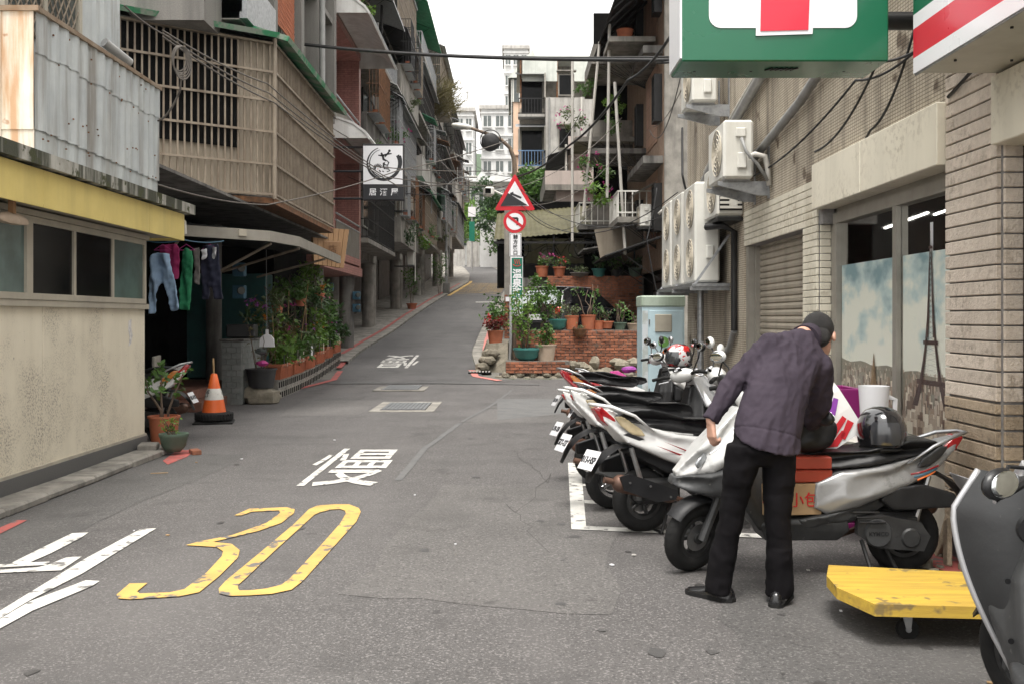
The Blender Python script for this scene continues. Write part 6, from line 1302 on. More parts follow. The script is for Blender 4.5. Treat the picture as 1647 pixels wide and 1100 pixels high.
# traffic cone on an old tyre
cn_ = thing('traffic_cone', 'orange traffic cone with a worn white band standing in an old tyre', 'traffic cone', (-4.28, 14.3, 0)); mat('cone_orange', (.72, .13, .02), (.62, .105, .018), 6, .5, bump=.04, streak=(.4,.09,.03), sfac=.3); x, y = -4.28, 14.3
MB().lathe([(.175,.12),(.135,.34)], 24, TR(x,y,0), False).build('cone_lower', 'cone_orange', cn_, 60); MB().lathe([(.1352,.335),(.118,.43),(.09,.50)], 24, TR(x,y,0), False).build('white_band', 'road_white', cn_, 60); MB().lathe([(.0905,.495),(.045,.70),(.03,.71)], 24, TR(x,y,0)).build('cone_tip', 'cone_orange', cn_, 60)
MB().cyl((x,y,.6), (x-.01,y,.93), .014, n=6).build('broom_stick', 'bamboo', cn_); MB().box((x, y, .016), (.55, .5, .03), .2, .01).build('base_plate', 'rubber', cn_, 30)
ty = thing('old_tyre', 'worn small tyre lying flat round the foot of the traffic cone', 'tyre', (x, y, .03)); MB().torus(.2, .068, 32, 10, TR(x,y,.10)).build('carcass', 'rubber', ty, 180)
for k in range(36): MB().box((0,0,0), (.014, .03, .09), 0).xf(TR(x,y,.10) @ Matrix.Rotation(k*PI/18, 4, 'Z') @ TR(.262,0,0) @ Matrix.Rotation(.3, 4, 'X')).build('tread_block', 'rubber', ty, 0)
# washing on the line
def cloth(name, label, poly, Y, mt, seed, th=.05, vox=.022):
    m = MB().prism([((px-CX)/F*Y, EYE-(py-HY)/F*Y) for px, py in poly], lambda u, v, s_: (u, Y+(s_-.5)*th, v)); me = bake(m.mesh(name, mt, 0), vox, 3)
    o = Vector((seed*3.1, 0, 0))
    for v in me.vertices: v.co.y += .09*noise.noise(Vector((v.co.x*11+v.co.z*1.5, 0, v.co.z*2))+o)+.03*noise.noise(v.co*18+o); v.co.x += .012*noise.noise(v.co*9+o)
    return link(name, me, None, None, label, 'clothing', 'washing on the line')
for nm, c_ in (('cloth_blue', (.33,.47,.66)), ('cloth_green', (.01,.16,.065)), ('cloth_navy', (.012,.014,.035)), ('cloth_magenta', (.30,.015,.10)), ('cloth_white', (.6,.6,.62)), ('cloth_grey', (.15,.14,.13))): mat(nm, c_, tuple(k*.8 for k in c_), 6, .9, bump=.15, bs=120)
YC = 13.6
cloth('trousers', 'light blue trousers hanging on the line', [(241,412),(250,406),(272,408),(276,425),(284,460),(290,498),(274,502),(268,470),(259,448),(252,480),(248,505),(238,505),(239,460)], YC, 'cloth_blue', 1)
cloth('shirt', 'magenta shirt hanging behind the light blue trousers', [(256,395),(283,392),(290,402),(288,450),(280,450),(268,430),(258,420)], YC+.3, 'cloth_magenta', 2); cloth('shirt', 'green shirt hanging beside the light blue trousers', [(293,402),(300,398),(308,404),(311,420),(306,500),(290,499),(289,440)], YC+.1, 'cloth_green', 3)
nv = cloth('trousers', 'navy trousers hanging with white pockets turned out', [(324,396),(352,392),(354,420),(358,482),(345,483),(340,450),(334,483),(324,482),(324,430)], YC+.9, 'cloth_navy', 4); p1 = cloth('pocket_lining', 'white pocket lining on the left of the navy trousers', [(323,402),(333,399),(333,415),(325,420)], YC+.8, 'cloth_white', 5, .03, .015); p2 = cloth('pocket_lining', 'white pocket lining on the right of the navy trousers', [(339,398),(350,397),(348,412),(340,419)], YC+.8, 'cloth_white', 6, .03, .015)
for p_ in (p1, p2):
    p_.parent = nv
    for k_ in ('category', 'group', 'label'): del p_[k_]
cloth('shirt', 'grey patterned shirt at the back of the line', [(312,400),(321,398),(322,440),(320,460),(311,455)], YC+.6, 'cloth_grey', 7)
wire('washing_line', 'blue twisted washing line under the shop canopy', [P(235,388,YC), P(295,386,YC), P(360,388,YC+.9)], .008, .03, 'meter_blue')
for px, yy in ((262, 0), (300, .1), (338, .9)):
    p = P(px, 391, YC+yy); t = MB().tube([p+Vector((-.12,0,-.1)), p+Vector((0,0,-.02)), p+Vector((.12,0,-.1)), p+Vector((-.12,0,-.1))], .005, 4).build('clothes_hanger', 'petal_pink', None, label='thin wire clothes hanger on the washing line', cat='hanger', group='clothes hangers')
# leaning board in the shop entrance
MB().box((-4.75, 13.3, .5), (.04, .55, 1.0), .2, .01, Matrix.Rotation(.0, 4, 'Y')).build('leaning_board', 'frame_grey', None, 0, label='grey board leaning behind the parked scooter by the shop step', cat='board')
# pots on the brick terrace
L = [((.35,23.62,.50),'bowl','pot_teal',.31,.30,1.45,.38,620,.085,'leaf_bright',101,'big teal bowl pot with a tall bushy citrus beside the pole'), ((.80,23.66,.50),'tall','pot_tan',.24,.38,.55,.28,260,.10,'leaf',102,'tan pot with leafy shrub on the brick ledge'),
     ((1.12,24.12,1.22),'bowl','pot_teal',.22,.26,.35,.18,70,.09,'leaf_pale',103,'small teal pot with yellow-flowered plant on the brick wall'), ((1.45,24.12,1.22),'tall','terracotta',.17,.34,.35,.18,200,.06,'leaf_pale',104,'terracotta pot with a rounded pale shrub on the brick wall'),
     ((1.85,24.12,1.22),'tall','terracotta',.18,.36,.8,.32,54,.10,'leaf',105,'terracotta pot with an open branching tree on the brick wall'), ((2.1,24.12,1.22),'tall','terracotta',.13,.22,.35,.15,60,.08,'leaf',106,'small terracotta pot second from the end of the brick wall'),
     ((2.3,24.14,1.25),'round','terracotta',.16,.18,.34,.16,48,.09,'leaf_dark',107,'low terracotta pot with dark leaves on the brick wall'), ((2.62,24.14,1.22),'round','pot_green',.16,.18,.55,.18,60,.09,'leaf',108,'dark green pot with an upright bonsai on the brick wall'), ((2.95,24.14,1.22),'round','pot_tan',.17,.16,.35,.15,40,.07,'leaf',109,'flat tan pot with a thick stump bonsai at the wall end'),
     ((1.62,23.9,1.05),'bowl','rust',.16,.2,.12,.15,60,.05,'leaf_pale',110,'rusty hanging bowl pot in front of the brick wall')]
for a in L: plant(*a, stems=5, bare=.15, local_trunk=.012, asp=.55, flow=('petal_orange', 8, .04) if a[-2] == 103 else None)
for a in (((.95,31.5,2.8),'tall','terracotta',.2,.34,.4,.3,120,.1,'leaf',111,'terracotta pot of pink flowers beside another on the tall brick wall',('petal_pink',16,.06)), ((1.5,31.5,2.8),'round','terracotta',.2,.32,.35,.3,100,.1,'leaf',112,'terracotta pot of red flowers on the tall brick wall',('petal_red',10,.06)), ((2.15,31.5,2.8),'bowl','concrete_dark',.3,.14,.2,.3,220,.07,'leaf_pale',113,'shallow bowl of pale succulents on the tall brick wall',None), ((2.75,31.5,2.8),'round','pot_teal',.22,.26,.4,.35,160,.14,'leaf_dark',114,'teal pot of broad leaves on the tall brick wall',None), ((3.3,31.5,2.8),'round','pot_black',.2,.22,.6,.45,200,.13,'leaf',115,'black pot of spreading leaves on the tall brick wall',None), ((3.9,31.5,2.8),'round','pot_green',.22,.28,.4,.3,140,.12,'leaf_dark',116,'dark green pot at the end of the tall brick wall',None)): plant(*a[:-1], stems=6, flow=a[-1])
plant((-.42, 25.3, .85), 'tall', 'terracotta', .2, .34, .42, .26, 150, .14, 'leaf_red', 120, 'terracotta pot of red poinsettia at the roadside by the car', 7, ('petal_red', 14, .07)); plant((-.4, 26.3, .85), None, None, .15, 0, 1.15, .45, 420, .12, 'leaf', 121, 'leafy roadside shrub behind the red poinsettia', 7); plant((-.5, 29.5, .8), None, None, .1, 0, 1.3, .3, 200, .13, 'leaf_dark', 122, 'thin dark shrub by the gate pier', 5)
MB().loft([[(-.85,24.5,0),(-.1,24.3,0),(-.1,28,0),(-.95,28,0)],[(-.75,24.9,.45),(-.1,24.5,.5),(-.1,28,.5),(-.85,28,.5)],[(-.62,25.05,.86),(-.1,24.9,.9),(-.1,28,.9),(-.7,28,.9)]]).build('terrace', 'stone', None, 0, kind='structure')
for k in range(12): rock((-.85+.06*(k % 4)+.02*k, 24.5+.12*(k % 5), .15+.16*(k % 4)), (.14,.12,.10), 'stone', bwl, 200+k)
tree((.80, 24.35, .9), 1.5, (.36, .75), 1000, .10, 'leaf', 131, 'small leafy tree growing behind the green street name sign', .035)
for k in range(16):
    rg = random.Random(300+k); x = -.2+3.0*rg.random(); y = 23.05+rg.uniform(-.05,.1); f = MB(); cluster(f, (x, y, .04), (.08,.06,.04), 26, .06, rg, .6); f.build('weed', 'leaf_bright', None, 180, label='small tuft of weeds at the foot of the brick ledge', cat='weed', group='weeds along the brick ledge')
# background trees
tree((1.5, 54, 4.6), 4.6, (1.8, 2.3), 3200, .34, 'leaf', 140, 'dense tree behind the warning sign and bicycle shed'); tree((-1.2, 96, 7), 7, (2.6, 3.4), 3000, .45, 'leaf_dark', 141, 'dark tree over the upper boundary wall'); tree((-5.6, 106, 7.6), 6, (2.4, 3), 2600, .4, 'leaf_bright', 142, 'bright young tree at the lane bend'); tree((-.2, 50, 3.4), 3.2, (1.1, 1.6), 1500, .2, 'leaf', 143, 'bushy tree beside the gate pier')
# balcony plants on the left row and the balcony house
def spray(loc, s, n, L_, lm, seed, label, flow=None, cat='plant', trail=.3):
    rg = random.Random(seed); t = thing('balcony_plant', label, cat, loc); f = MB()
    for j in range(7): cluster(f, rdir(rg, -trail)*s*.7, (s*.4,)*3, n//7, L_, rg, -.1, .45)
    f.build('foliage', lm, t, 180, local=True, kind='stuff'); MB().tube([(0,0,-s*.6),(.1,.05,0),(-.05,0,s*.5)], .012, 4).build('stem', 'bark', t, 180, local=True)
    if flow: q = MB(); flowers(q, (0,0,0), (s,s,s*.8), flow[1], flow[2], rg); q.build('blossom', flow[0], t, 180, local=True)
S_ = [((-4.45,31.2,6.9),.45,260,.13,'leaf',1,'plants in the nearest balcony cage of the row',None), ((-4.4,33.5,7.1),.35,200,.12,'leaf_dark',2,'potted greens hanging from a cage bracket',None), ((-4.35,38.0,8.6),.5,240,.14,'leaf',3,'balcony shrub with magenta flowers high in the row',('petal_pink',16,.07)), ((-4.3,41,5.0),.6,300,.14,'leaf_dark',4,'dark creeper below a lower balcony',None), ((-4.2,46.5,5.2),.55,300,.15,'leaf_bright',5,'bright balcony shrub with red flowers above the arcade',('petal_red',14,.08)), ((-4.25,52,6.0),.5,240,.14,'leaf',6,'green balcony plants halfway up the row',None), ((-4.2,60,6.6),.5,200,.15,'leaf_pale',7,'pale trailing plants near the lamp post',None), ((-4.3,43,10.8),.4,200,.14,'leaf_pale',8,'pale plants on an upper balcony',None), ((-4.5,31.0,11.2),.4,200,.13,'leaf_bright',9,'bright plants on the top awning ledge',None),
      ((2.55,30.2,6.1),.55,280,.13,'leaf',11,'pink-flowered creeper on a balcony slab of the stone-clad house',('petal_pink',14,.07)), ((2.35,31.5,8.9),.4,200,.13,'leaf',12,'creeper on the upper slab of the stone-clad house',None), ((2.0,33.6,8.2),.55,260,.13,'leaf_pale',13,'yellowish bougainvillea in a hanging box',('petal_pink',22,.07)), ((2.6,29.4,5.2),.45,240,.14,'leaf_bright',14,'leafy creeper with pink blooms by the white railing',('petal_pink',12,.07)), ((2.2,44.2,7.7),.6,260,.15,'leaf_bright',15,'terrace shrubs on the low pink house',None), ((3.15,28.6,4.75),.2,60,.09,'leaf',16,'little plant behind the white balcony railing',None), ((3.1,30.2,8.0),.35,240,.12,'leaf_bright',17,'green vine hanging below the upper balcony slab',None), ((3.05,30.1,7.3),.3,200,.12,'leaf',18,'lower end of the hanging green vine',None)]
for a in S_: spray(*a)
gt = thing('roof_grass', 'wild tuft of tall yellowing grass on a roof of the left row', 'grass', (-4.4, 61, 14.6)); rg = random.Random(2); f = MB()
for k in range(900): p = Vector((rg.gauss(-.1,.5), rg.uniform(-3.5,3.5), rg.uniform(-.4,.5))); leaf(f, p, Vector((rg.gauss(.35,.5), rg.gauss(0,.4), rg.uniform(.2,1))).normalized(), rdir(rg,1), rg.uniform(.5,1.5), .05)
f.build('grass_blades', 'leaf_dry', gt, 180, local=True, kind='stuff')
plant((-5.6, 27.0, .35), 'round', 'terracotta', .22, .24, .5, .3, 160, .12, 'leaf_dark', 150, 'terracotta bowl with dark leaves beside the arcade column', 5); plant((-4.9, 24.9, 2.95), None, None, .2, 0, .6, .5, 260, .1, 'leaf_pale', 151, 'purple-tinged weeds growing on the ledge above the wooden sign box', 8); plant((-4.75, 47.2, 1.9), 'round', 'terracotta', .25, .3, 1.8, .4, 300, .14, 'leaf', 152, 'tall shrub by the arcade near the lamp post', 6); plant((-4.2, 57.5, 2.9), None, None, .2, 0, 2.3, .5, 400, .14, 'leaf', 153, 'shrub at the foot of the grey lamp post', 6)
# lane lamp post on the left
lp = thing('lane_lamp_post', 'slim grey lamp post on the left pavement far up the lane', 'lamp post', (-3.95, 60, 3)); MB().cyl((-3.95,60,2.6), (-3.95,60,9.6), .09, .06, n=10).build('post', 'pvc_grey', lp); MB().box((-3.95,60,3.1), (.4,.4,1.0), 0, .03).build('base', 'concrete_dark', lp, 0); MB().tube([(-3.95,60,9.5),(-3.4,60,9.9),(-2.6,60,10.0)], .04, 6).build('arm', 'pvc_grey', lp); MB().box((-2.4,60,10.0), (.6,.25,.12), b=.04).build('lamp_head', 'white_plastic', lp, 30)
sp = thing('far_street_sign', 'small green and white street plate on a post at the lane bend', 'street sign', (-3.7, 92, 6)); MB().cyl((-3.7,92,5), (-3.7,92,12), .07, n=8).build('post', 'pvc_grey', sp); MB().box((-3.7,91.9,9.5), (.5,.05,1.8)).build('plate', 'plate_green', sp, 0); MB().box((-3.7,91.9,11.3), (.7,.05,.9)).build('plate', 'sign_white', sp, 0)
# cctv box on pole
cv = thing('camera_housing', 'white surveillance camera housing on an arm left of the warning sign', 'camera', (-.75, 23.9, 4.0)); c = P(786, 309, 24)
MB().box(c, (.22, .36, .2), .2, .03).build('housing', 'white_plastic', cv, 30); MB().box(c+Vector((-.01,-.19,0)), (.14,.02,.12), .2, .01).build('lens_window', 'glass_dark', cv, 0); MB().cyl(c+Vector((0,.1,.1)), (.05, 24.1, 4.35), .025, n=6).build('arm', 'white_plastic', cv)
# ---------------------------------------------------------------- scooters
mat('paint_white', (.66, .66, .65), (.62, .62, .61), 3, .3, bump=0, coat=.6, streak=(.5,.49,.46), sfac=.25); mat('paint_silver', (.50, .50, .51), (.44, .44, .45), 4, .32, metal=.55, bump=0, coat=.4); mat('paint_red', (.30, .01, .015), None, 3, .3, bump=0, coat=.6); mat('paint_dark', (.03, .03, .034), None, 3, .35, bump=0, coat=.4); mat('paint_blue', (.02, .05, .16), None, 3, .3, bump=0, coat=.5)
mat('plastic_grey', (.05, .051, .052), (.03, .031, .032), 4, .5, bump=.08, bs=30, spots=((.11,.11,.105), 30, .66)); mat('plastic_black', (.010, .010, .011), (.016, .016, .017), 8, .5, bump=.06, spec=.35); mat('plastic_dark', (.026, .027, .028), (.018, .018, .019), 4, .5, bump=.06, bs=30, spots=((.06,.06,.058), 30, .68))
mat('seat_vinyl', (.009, .009, .010), (.013, .013, .014), 10, .42, spec=.4, bump=.12, bs=260); mat('lens_red', (.42, .01, .015), (.35, .01, .012), 3, .15, bump=0, coat=.8); mat('lens_amber', (.60, .20, .03), (.5, .16, .02), 3, .18, bump=0, coat=.8); mat('lens_clear', (.42, .44, .45), (.22, .23, .24), 20, .08, metal=.5, bump=0, coat=1); mat('lens_cream', (.55, .45, .28), (.4, .33, .2), 9, .15, bump=0, coat=.8)
mat('muffler_rust', (.15, .08, .055), (.10, .06, .045), 8, .5, metal=.5, bump=.05); mat('engine', (.06, .06, .06), (.035, .035, .035), 9, .5, metal=.5, bump=.1); mat('mirror_glass', (.75, .78, .78), (.72, .75, .75), 2, .04, metal=1, bump=0)
SHP = {}
mat('paint_greysilver', (.33, .33, .33), (.27, .27, .27), 4, .34, metal=.5, bump=0, coat=.4, scuff=((.16,.16,.155), 3, 20)); mat('paint_pearl', (.52, .52, .51), (.46, .46, .45), 4, .32, bump=0, coat=.5, scuff=((.3,.3,.29), 4, 24))
def shell_mesh(key, prof, vox=.011, sm=5, crown=1.12):
    if key in SHP: return SHP[key]
    n = len(prof); cx_ = sum(p[0] for p in prof)/n; cz_ = sum(p[1] for p in prof)/n; m = MB(); vs = []
    for s_ in (-1, 1):
        for x, z, w_ in prof: vs.append((x, s_*w_, z))
        for x, z, w_ in prof: vs.append((cx_+(x-cx_)*.6, s_*w_*crown, cz_+(z-cz_)*.6))
        vs.append((cx_, s_*sum(p[2] for p in prof)/n*crown, cz_))
    K = 2*n+1; fs = []
    for k in range(n):
        j = (k+1) % n; fs += [(k, j, n+j, n+k), (n+k, n+j, 2*n), (K+k, K+n+k, K+n+j, K+j), (K+n+k, K+2*n, K+n+j), (k, K+k, K+j, j)]
    m.add(vs, fs); me = bake(m.mesh(key, 'plastic_black', 0), vox, sm); SHP[key] = me; return me
TAIL = [(-.54,.94,.035),(-.50,.83,.07),(-.34,.66,.12),(-.05,.52,.165),(.20,.42,.19),(.40,.37,.195),(.48,.42,.19),(.47,.60,.175),(.30,.68,.17),(.05,.715,.165),(-.2,.785,.14),(-.42,.90,.075)]
LOWER = [(-.30,.64,.08),(-.02,.52,.13),(.25,.41,.165),(.46,.36,.185),(.58,.33,.195),(.54,.26,.18),(.36,.25,.16),(.15,.33,.14),(-.05,.43,.11),(-.32,.58,.07)]
SEAT = [(-.42,.91,.085),(-.34,.965,.13),(-.16,.975,.16),(.0,.93,.165),(.12,.885,.16),(.26,.87,.15),(.40,.87,.125),(.50,.84,.085),(.52,.76,.075),(.42,.71,.13),(.1,.745,.165),(-.2,.83,.145),(-.38,.88,.095)]
FLOOR = [(.40,.36,.17),(.86,.36,.17),(.92,.32,.16),(.88,.22,.13),(.45,.22,.14),(.38,.28,.16)]
SHIELD = [(.80,.30,.13),(.88,.62,.13),(.94,.90,.08),(.99,.93,.08),(1.06,.84,.12),(1.06,.62,.19),(1.02,.42,.185),(.92,.28,.15)]
NOSE = [(.96,1.0,.10),(1.03,1.01,.09),(1.15,.90,.13),(1.29,.76,.125),(1.41,.62,.06),(1.40,.59,.06),(1.2,.63,.17),(1.06,.71,.205)]
CHIN = [(1.06,.70,.207),(1.2,.635,.178),(1.42,.595,.075),(1.44,.55,.07),(1.34,.51,.12),(1.15,.48,.165),(1.06,.50,.20)]
def put(me, name, mt, parent, M=None):
    c = me.copy(); c.materials.clear(); c.materials.append(MAT[mt])
    if M: c.transform(M)
    o = bpy.data.objects.new(name, c); COL.objects.link(o); o.parent = parent; W[o] = W[parent]; return o
def tread_wheel(t, cx_, steer=None, rimm='engine', star=False):
    r0, r1 = .172, .052; T = TR(cx_, 0, .225) @ Matrix.Rotation(PI/2, 4, 'X')
    if steer: T = steer @ T
    key = 'tyre'
    if key not in SHP:
        m = MB().torus(r0, r1, 40, 14, sq=.95)
        for k in range(30):
            for s_ in (-1, 1):
                a = k*2*PI/30; 
                m.add([Matrix.Rotation(a+da, 4, 'Z') @ Vector(((r0+rr_), 0, s_*zz)) for da, rr_, zz in ((0,.0535,.004),(.035,.0535,.004),(.10,.046,.030),(.075,.046,.030))], [(0,1,2,3)])
        SHP[key] = m.mesh('tyre', 'rubber', 60)
    w_ = thing('wheel', None, None); del_ = w_; bpy.data.objects.remove(w_)
    ty_ = put(SHP[key], 'tyre', 'rubber', t, T)
    m = MB().torus(.125, .012, 32, 6, T).cyl(T @ Vector((0,0,-.05)), T @ Vector((0,0,.05)), .035, n=14)
    m.torus(.125, .03, 32, 6, T, sq=1.2)
    for k in range(5): a = k*2*PI/5; m.box((0,0,0), (.10, .035 if star else .022, .03), 0, .004, T @ Matrix.Rotation(a, 4, 'Z') @ TR(.07,0,0))
    m.build('rim', rimm, ty_, 40, local=True); MB().cyl(T @ Vector((0,0,-.028)), T @ Vector((0,0,-.033)), .085, n=20).build('brake_disc', 'steel', ty_, local=True); return ty_
def scooter(loc, rz, label, body, nose, low='plastic_black', chin=None, steer=0, lean=0, tail_lens='lens_red', muffler='plastic_black', rimm='engine', stripe=None, plate=True, mirrors=True, seatm='seat_vinyl', roundlamp=False, rail='galv', group='parked scooters', name='scooter', mirror_col='black_paint', sc_=1.0, mir=None, ind='lens_amber', logo=None, skip_front=False, zs=1.0, scale=1.0, tl=1.0):
    t = thing(name, label, 'scooter', loc, 0, group, rot=(lean, 0, rz)); lt = dict(parent=t, local=True); t.scale = (scale,)*3
    XM = TR(-.34,0,0) @ Matrix.Diagonal((.93,1,1,1)) @ TR(.54,0,0); MZ = TR(0,0,.45) @ XM @ Matrix.Diagonal((1,1,zs,1)) @ TR(0,0,-.45); MS = TR(0,0,.45) @ XM @ Matrix.Diagonal((1,1,zs*.84,1)) @ TR(0,0,-.425)
    H0 = Vector((1.0, 0, .93)); HB = TR(-.10,0,-.02); ax = (Vector((1.28,0,.23))-H0).normalized(); S = TR(H0) @ Matrix.Rotation(-steer, 4, ax) @ TR(-H0); S0 = S; S = S0
    put(shell_mesh('tailp', TAIL, .010, 14), 'tail_cowl', body, t, MZ); put(shell_mesh('lowp', LOWER), 'side_cover', low, t, MZ); put(shell_mesh('seatp', SEAT, .011, 6, 1.0), 'seat', seatm, t, MS); put(shell_mesh('floorp', FLOOR), 'floorboard', low, t)
    put(shell_mesh('shieldp', SHIELD), 'leg_shield', low, t); put(shell_mesh('nosep', NOSE, .010, 10), 'front_cowl', nose, t); put(shell_mesh('chinp', CHIN), 'chin_cowl', chin or low, t)
    tread_wheel(t, 0, None, rimm, rimm != 'engine'); tread_wheel(t, 1.28, S, rimm, rimm != 'engine')
    for s_ in (-1, 1):
        MB().tube([S @ Vector((1.285,s_*.075,.225)), S @ Vector((1.15,s_*.075,.58))], [.028,.024], 8).build('fork_leg', 'plastic_grey', **lt)
        MB().box((0,0,0), (.10,.02,.045), 0, .008, TR(1.27, s_*.135, .70) @ Matrix.Rotation(s_*.55, 4, 'Z') @ Matrix.Rotation(.65, 4, 'Y')).build('headlight', 'lens_clear', **lt)
    m = MB().loft([[S @ Vector((1.28+rr_*math.cos(a), w_, .225+rr_*math.sin(a))) for w_, rr_ in ((-.062,.228),(-.05,.246),(0,.252),(.05,.246),(.062,.228),(.04,.234),(0,.238),(-.04,.234))] for a in [R(38+k*9) for k in range(11)]]); m.build('front_fender', 'plastic_black', smooth=60, **lt)
    S = S0 @ HB
    # handlebar
    hc = S @ Vector((.98,0,1.03)); hb = MB().loft([[S @ Vector((.98+a_*math.cos(u), yy, 1.035+b_*math.sin(u))) for u in [2*PI*i/12 for i in range(12)]] for yy, a_, b_ in ((-.17,.025,.025),(-.13,.05,.05),(-.05,.075,.07),(.05,.075,.07),(.13,.05,.05),(.17,.025,.025))]).build('handlebar_cowl', nose if not roundlamp else 'paint_white', smooth=60, **lt)
    MB().box((0,0,0), (.02,.13,.07), 0, .01, S @ TR(.93,0,1.075) @ Matrix.Rotation(-.9, 4, 'Y')).build('instrument_panel', 'glass_dark', hb, 0, local=True)
    MB().cyl(S @ Vector((.92,0,1.09)), S @ Vector((.915,0,1.096)), .032, n=20).build('speedometer', 'sign_white', hb, local=True)
    if roundlamp: MB().lathe([(.0,.03),(.06,.025),(.075,0),(.07,-.05)], 18, S @ TR(1.06,0,1.04) @ Matrix.Rotation(PI/2+.15, 4, 'Y')).build('headlight', 'lens_clear', t, 40, local=True)
    for s_ in (-1, 1):
        MB().tube([S @ Vector((.97,s_*.15,1.035)), S @ Vector((.93,s_*.24,1.04)), S @ Vector((.89,s_*.36,1.03))], .017, 8).build('grip', 'rubber', **lt)
        MB().tube([S @ Vector((.98,s_*.20,1.02)), S @ Vector((1.0,s_*.24,1.0)), S @ Vector((.96,s_*.35,.99))], .008, 5).build('brake_lever', 'chrome', **lt)
        if mirrors:
            mm = MB().tube([S @ Vector((.97,s_*.18,1.06)), S @ Vector((.99,s_*.25,1.18 if not mir else 1.08)), S @ Vector((.97,s_*.30,1.24) if not mir else (mir[0]+.02,s_*(mir[1]-.03),mir[2]))], .007, 6).build('mirror_stem', 'plastic_black', **lt)
            Tm = S @ TR(*((.965,s_*.33,1.27) if not mir else (mir[0],s_*mir[1],mir[2]))) @ Matrix.Rotation(s_*.2, 4, 'Z'); MB().ell((0,0,0), (.03,.075,.05), 16, 8, Tm).build('mirror_shell', mirror_col, mm, local=True); MB().ell((-.024,0,0), (.008,.066,.042), 16, 6, Tm).build('mirror_glass', 'mirror_glass', mm, local=True)
    # rear end
    MB().prism([(-.555,.925),(-.50,.94),(-.40,.845),(-.36,.76),(-.40,.755),(-.50,.83)], lambda u, v, e: (u, (e-.5)*(.10+.28*max(0, u+.53)), v)).xf(MZ @ TR(-.012,0,-.004) @ TR(-.5,0,.88) @ Matrix.Scale(tl, 4) @ TR(.5,0,-.88)).build('tail_light', tail_lens, smooth=30, vox=.009, sm=3, **lt)
    for s_ in (-1, 1):
        MB().prism([(-.44,.865),(-.37,.86),(-.24,.765),(-.20,.70),(-.30,.715),(-.39,.79)], lambda u, v, e: (u, s_*(.085+.19*(u+.44)+.02*e), v)).xf(MZ).build('turn_signal', ind, smooth=30, vox=.009, sm=3, **lt)
    MB().tube([(-.14,.155,.80),(-.30,.165,.93),(-.46,.12,1.0),(-.57,.05,1.02),(-.57,-.05,1.02),(-.46,-.12,1.0),(-.30,-.165,.93),(-.14,-.155,.80)], [.008,.012,.015,.013,.013,.015,.012,.008], 8).xf(MZ @ TR(0,0,-.065)).build('grab_rail', rail, smooth=180, **lt)
    md = MB(); cv = [(-.10,.60),(-.20,.60),(-.29,.55),(-.36,.47),(-.41,.37)]
    md.loft([[(u, w_*s2, v+k) for s2, k in ((-1,0),(-.5,.018),(.5,.018),(1,0),(.5,-.006),(-.5,-.006))] for (u, v), w_ in zip(cv, (.07,.085,.085,.07,.05))]); md.build('rear_mudguard', 'plastic_black', smooth=50, **lt)
    if plate:
        T = TR(-.395,0,.52) @ Matrix.Rotation(.55, 4, 'Y'); pl_ = MB().box((0,0,0), (.006,.26,.15), 0, .002, T).build('number_plate', 'sign_white', smooth=0, **lt)
        me = text_mesh(logo or '583-HYD', .07, .001, .002); me.materials.clear(); me.materials.append(MAT['ink']); me.transform(T @ TR(-.0045,0,0) @ Matrix(((0,0,-1,0),(-1,0,0,0),(0,1,0,0),(0,0,0,1)))); o = link('plate_lettering', me, pl_, W[pl_])
    eng = MB().box((.10,.02,.29), (.34,.2,.18), 0, .03); eng.build('engine_block', 'engine', smooth=30, **lt)
    T = Matrix.Rotation(PI/2, 4, 'X')
    cvt = MB().prism([(-.06,.16),(.22,.18),(.34,.26),(.34,.36),(.2,.38),(-.04,.33),(-.1,.25)], lambda u, v, s_: (u, .12+.05*s_, v)); cvt.build('belt_cover', 'engine', smooth=0, **lt); MB().cyl((.22,.17,.27), (.22,.19,.27), .085, .075, n=22).build('clutch_cover', 'plastic_grey', **lt); MB().cyl((.02,.17,.24), (.02,.182,.24), .06, .05, n=18).build('gear_cover', 'engine', **lt)
    MB().prism([(-.26,.42),(.12,.40),(.20,.46),(.16,.53),(-.05,.56),(-.26,.50)], lambda u, v, s_: (u, .10+.07*s_, v)).build('air_filter_box', 'plastic_black', smooth=30, vox=.012, sm=3, **lt)
    mf = MB().caps((.13,-.17,.27), (-.24,-.18,.37), .052, .062).build('muffler', 'muffler_rust' if muffler == 'plastic_black' else muffler, smooth=60, **lt)
    MB().prism([(.14,.25),(.16,.31),(-.20,.44),(-.27,.42),(-.24,.33),(.0,.24)], lambda u, v, s_: (u, -.228-.022*s_, v)).build('muffler_guard', muffler, mf, 0, local=True); MB().cyl((-.29,-.18,.385), (-.36,-.18,.40), .022, n=10).build('tail_pipe', 'muffler_rust', mf, local=True)
    for q in ((.10,.27),(-.2,.38),(-.05,.35)): MB().cyl((q[0],-.25,q[1]), (q[0],-.256,q[1]), .008, n=8).build('bolt', 'steel', mf, local=True)
    MB().tube([(.12,-.17,.27),(.26,-.14,.22),(.36,-.04,.22)], .018, 8).build('exhaust_pipe', 'muffler_rust', **lt)
    for s_ in (-1, 1): MB().tube([(-.02,s_*.10,.27),(-.12,s_*.10,.60)], .018, 8).build('shock_absorber', 'steel', **lt)
    MB().tube([(.30,.12,.22),(.26,.2,.02),(.22,.22,.012)], .012, 6).build('side_stand', 'dark_metal', **lt); MB().tube([(.16,-.1,.2),(.08,-.14,.015),(.08,.14,.015),(.16,.1,.2)], .013, 6).build('centre_stand', 'dark_metal', **lt)
    if stripe:
        for s_ in (-1, 1):
            for k, (q, mt) in enumerate(stripe): 
                side = [(x, z) for x, z in q]; MB().prism(side, lambda u, v, e: (u, s_*(.1905+.004*e+(.0 if u > .05 else .0)), v)).build('decal', mt, smooth=0, **lt)
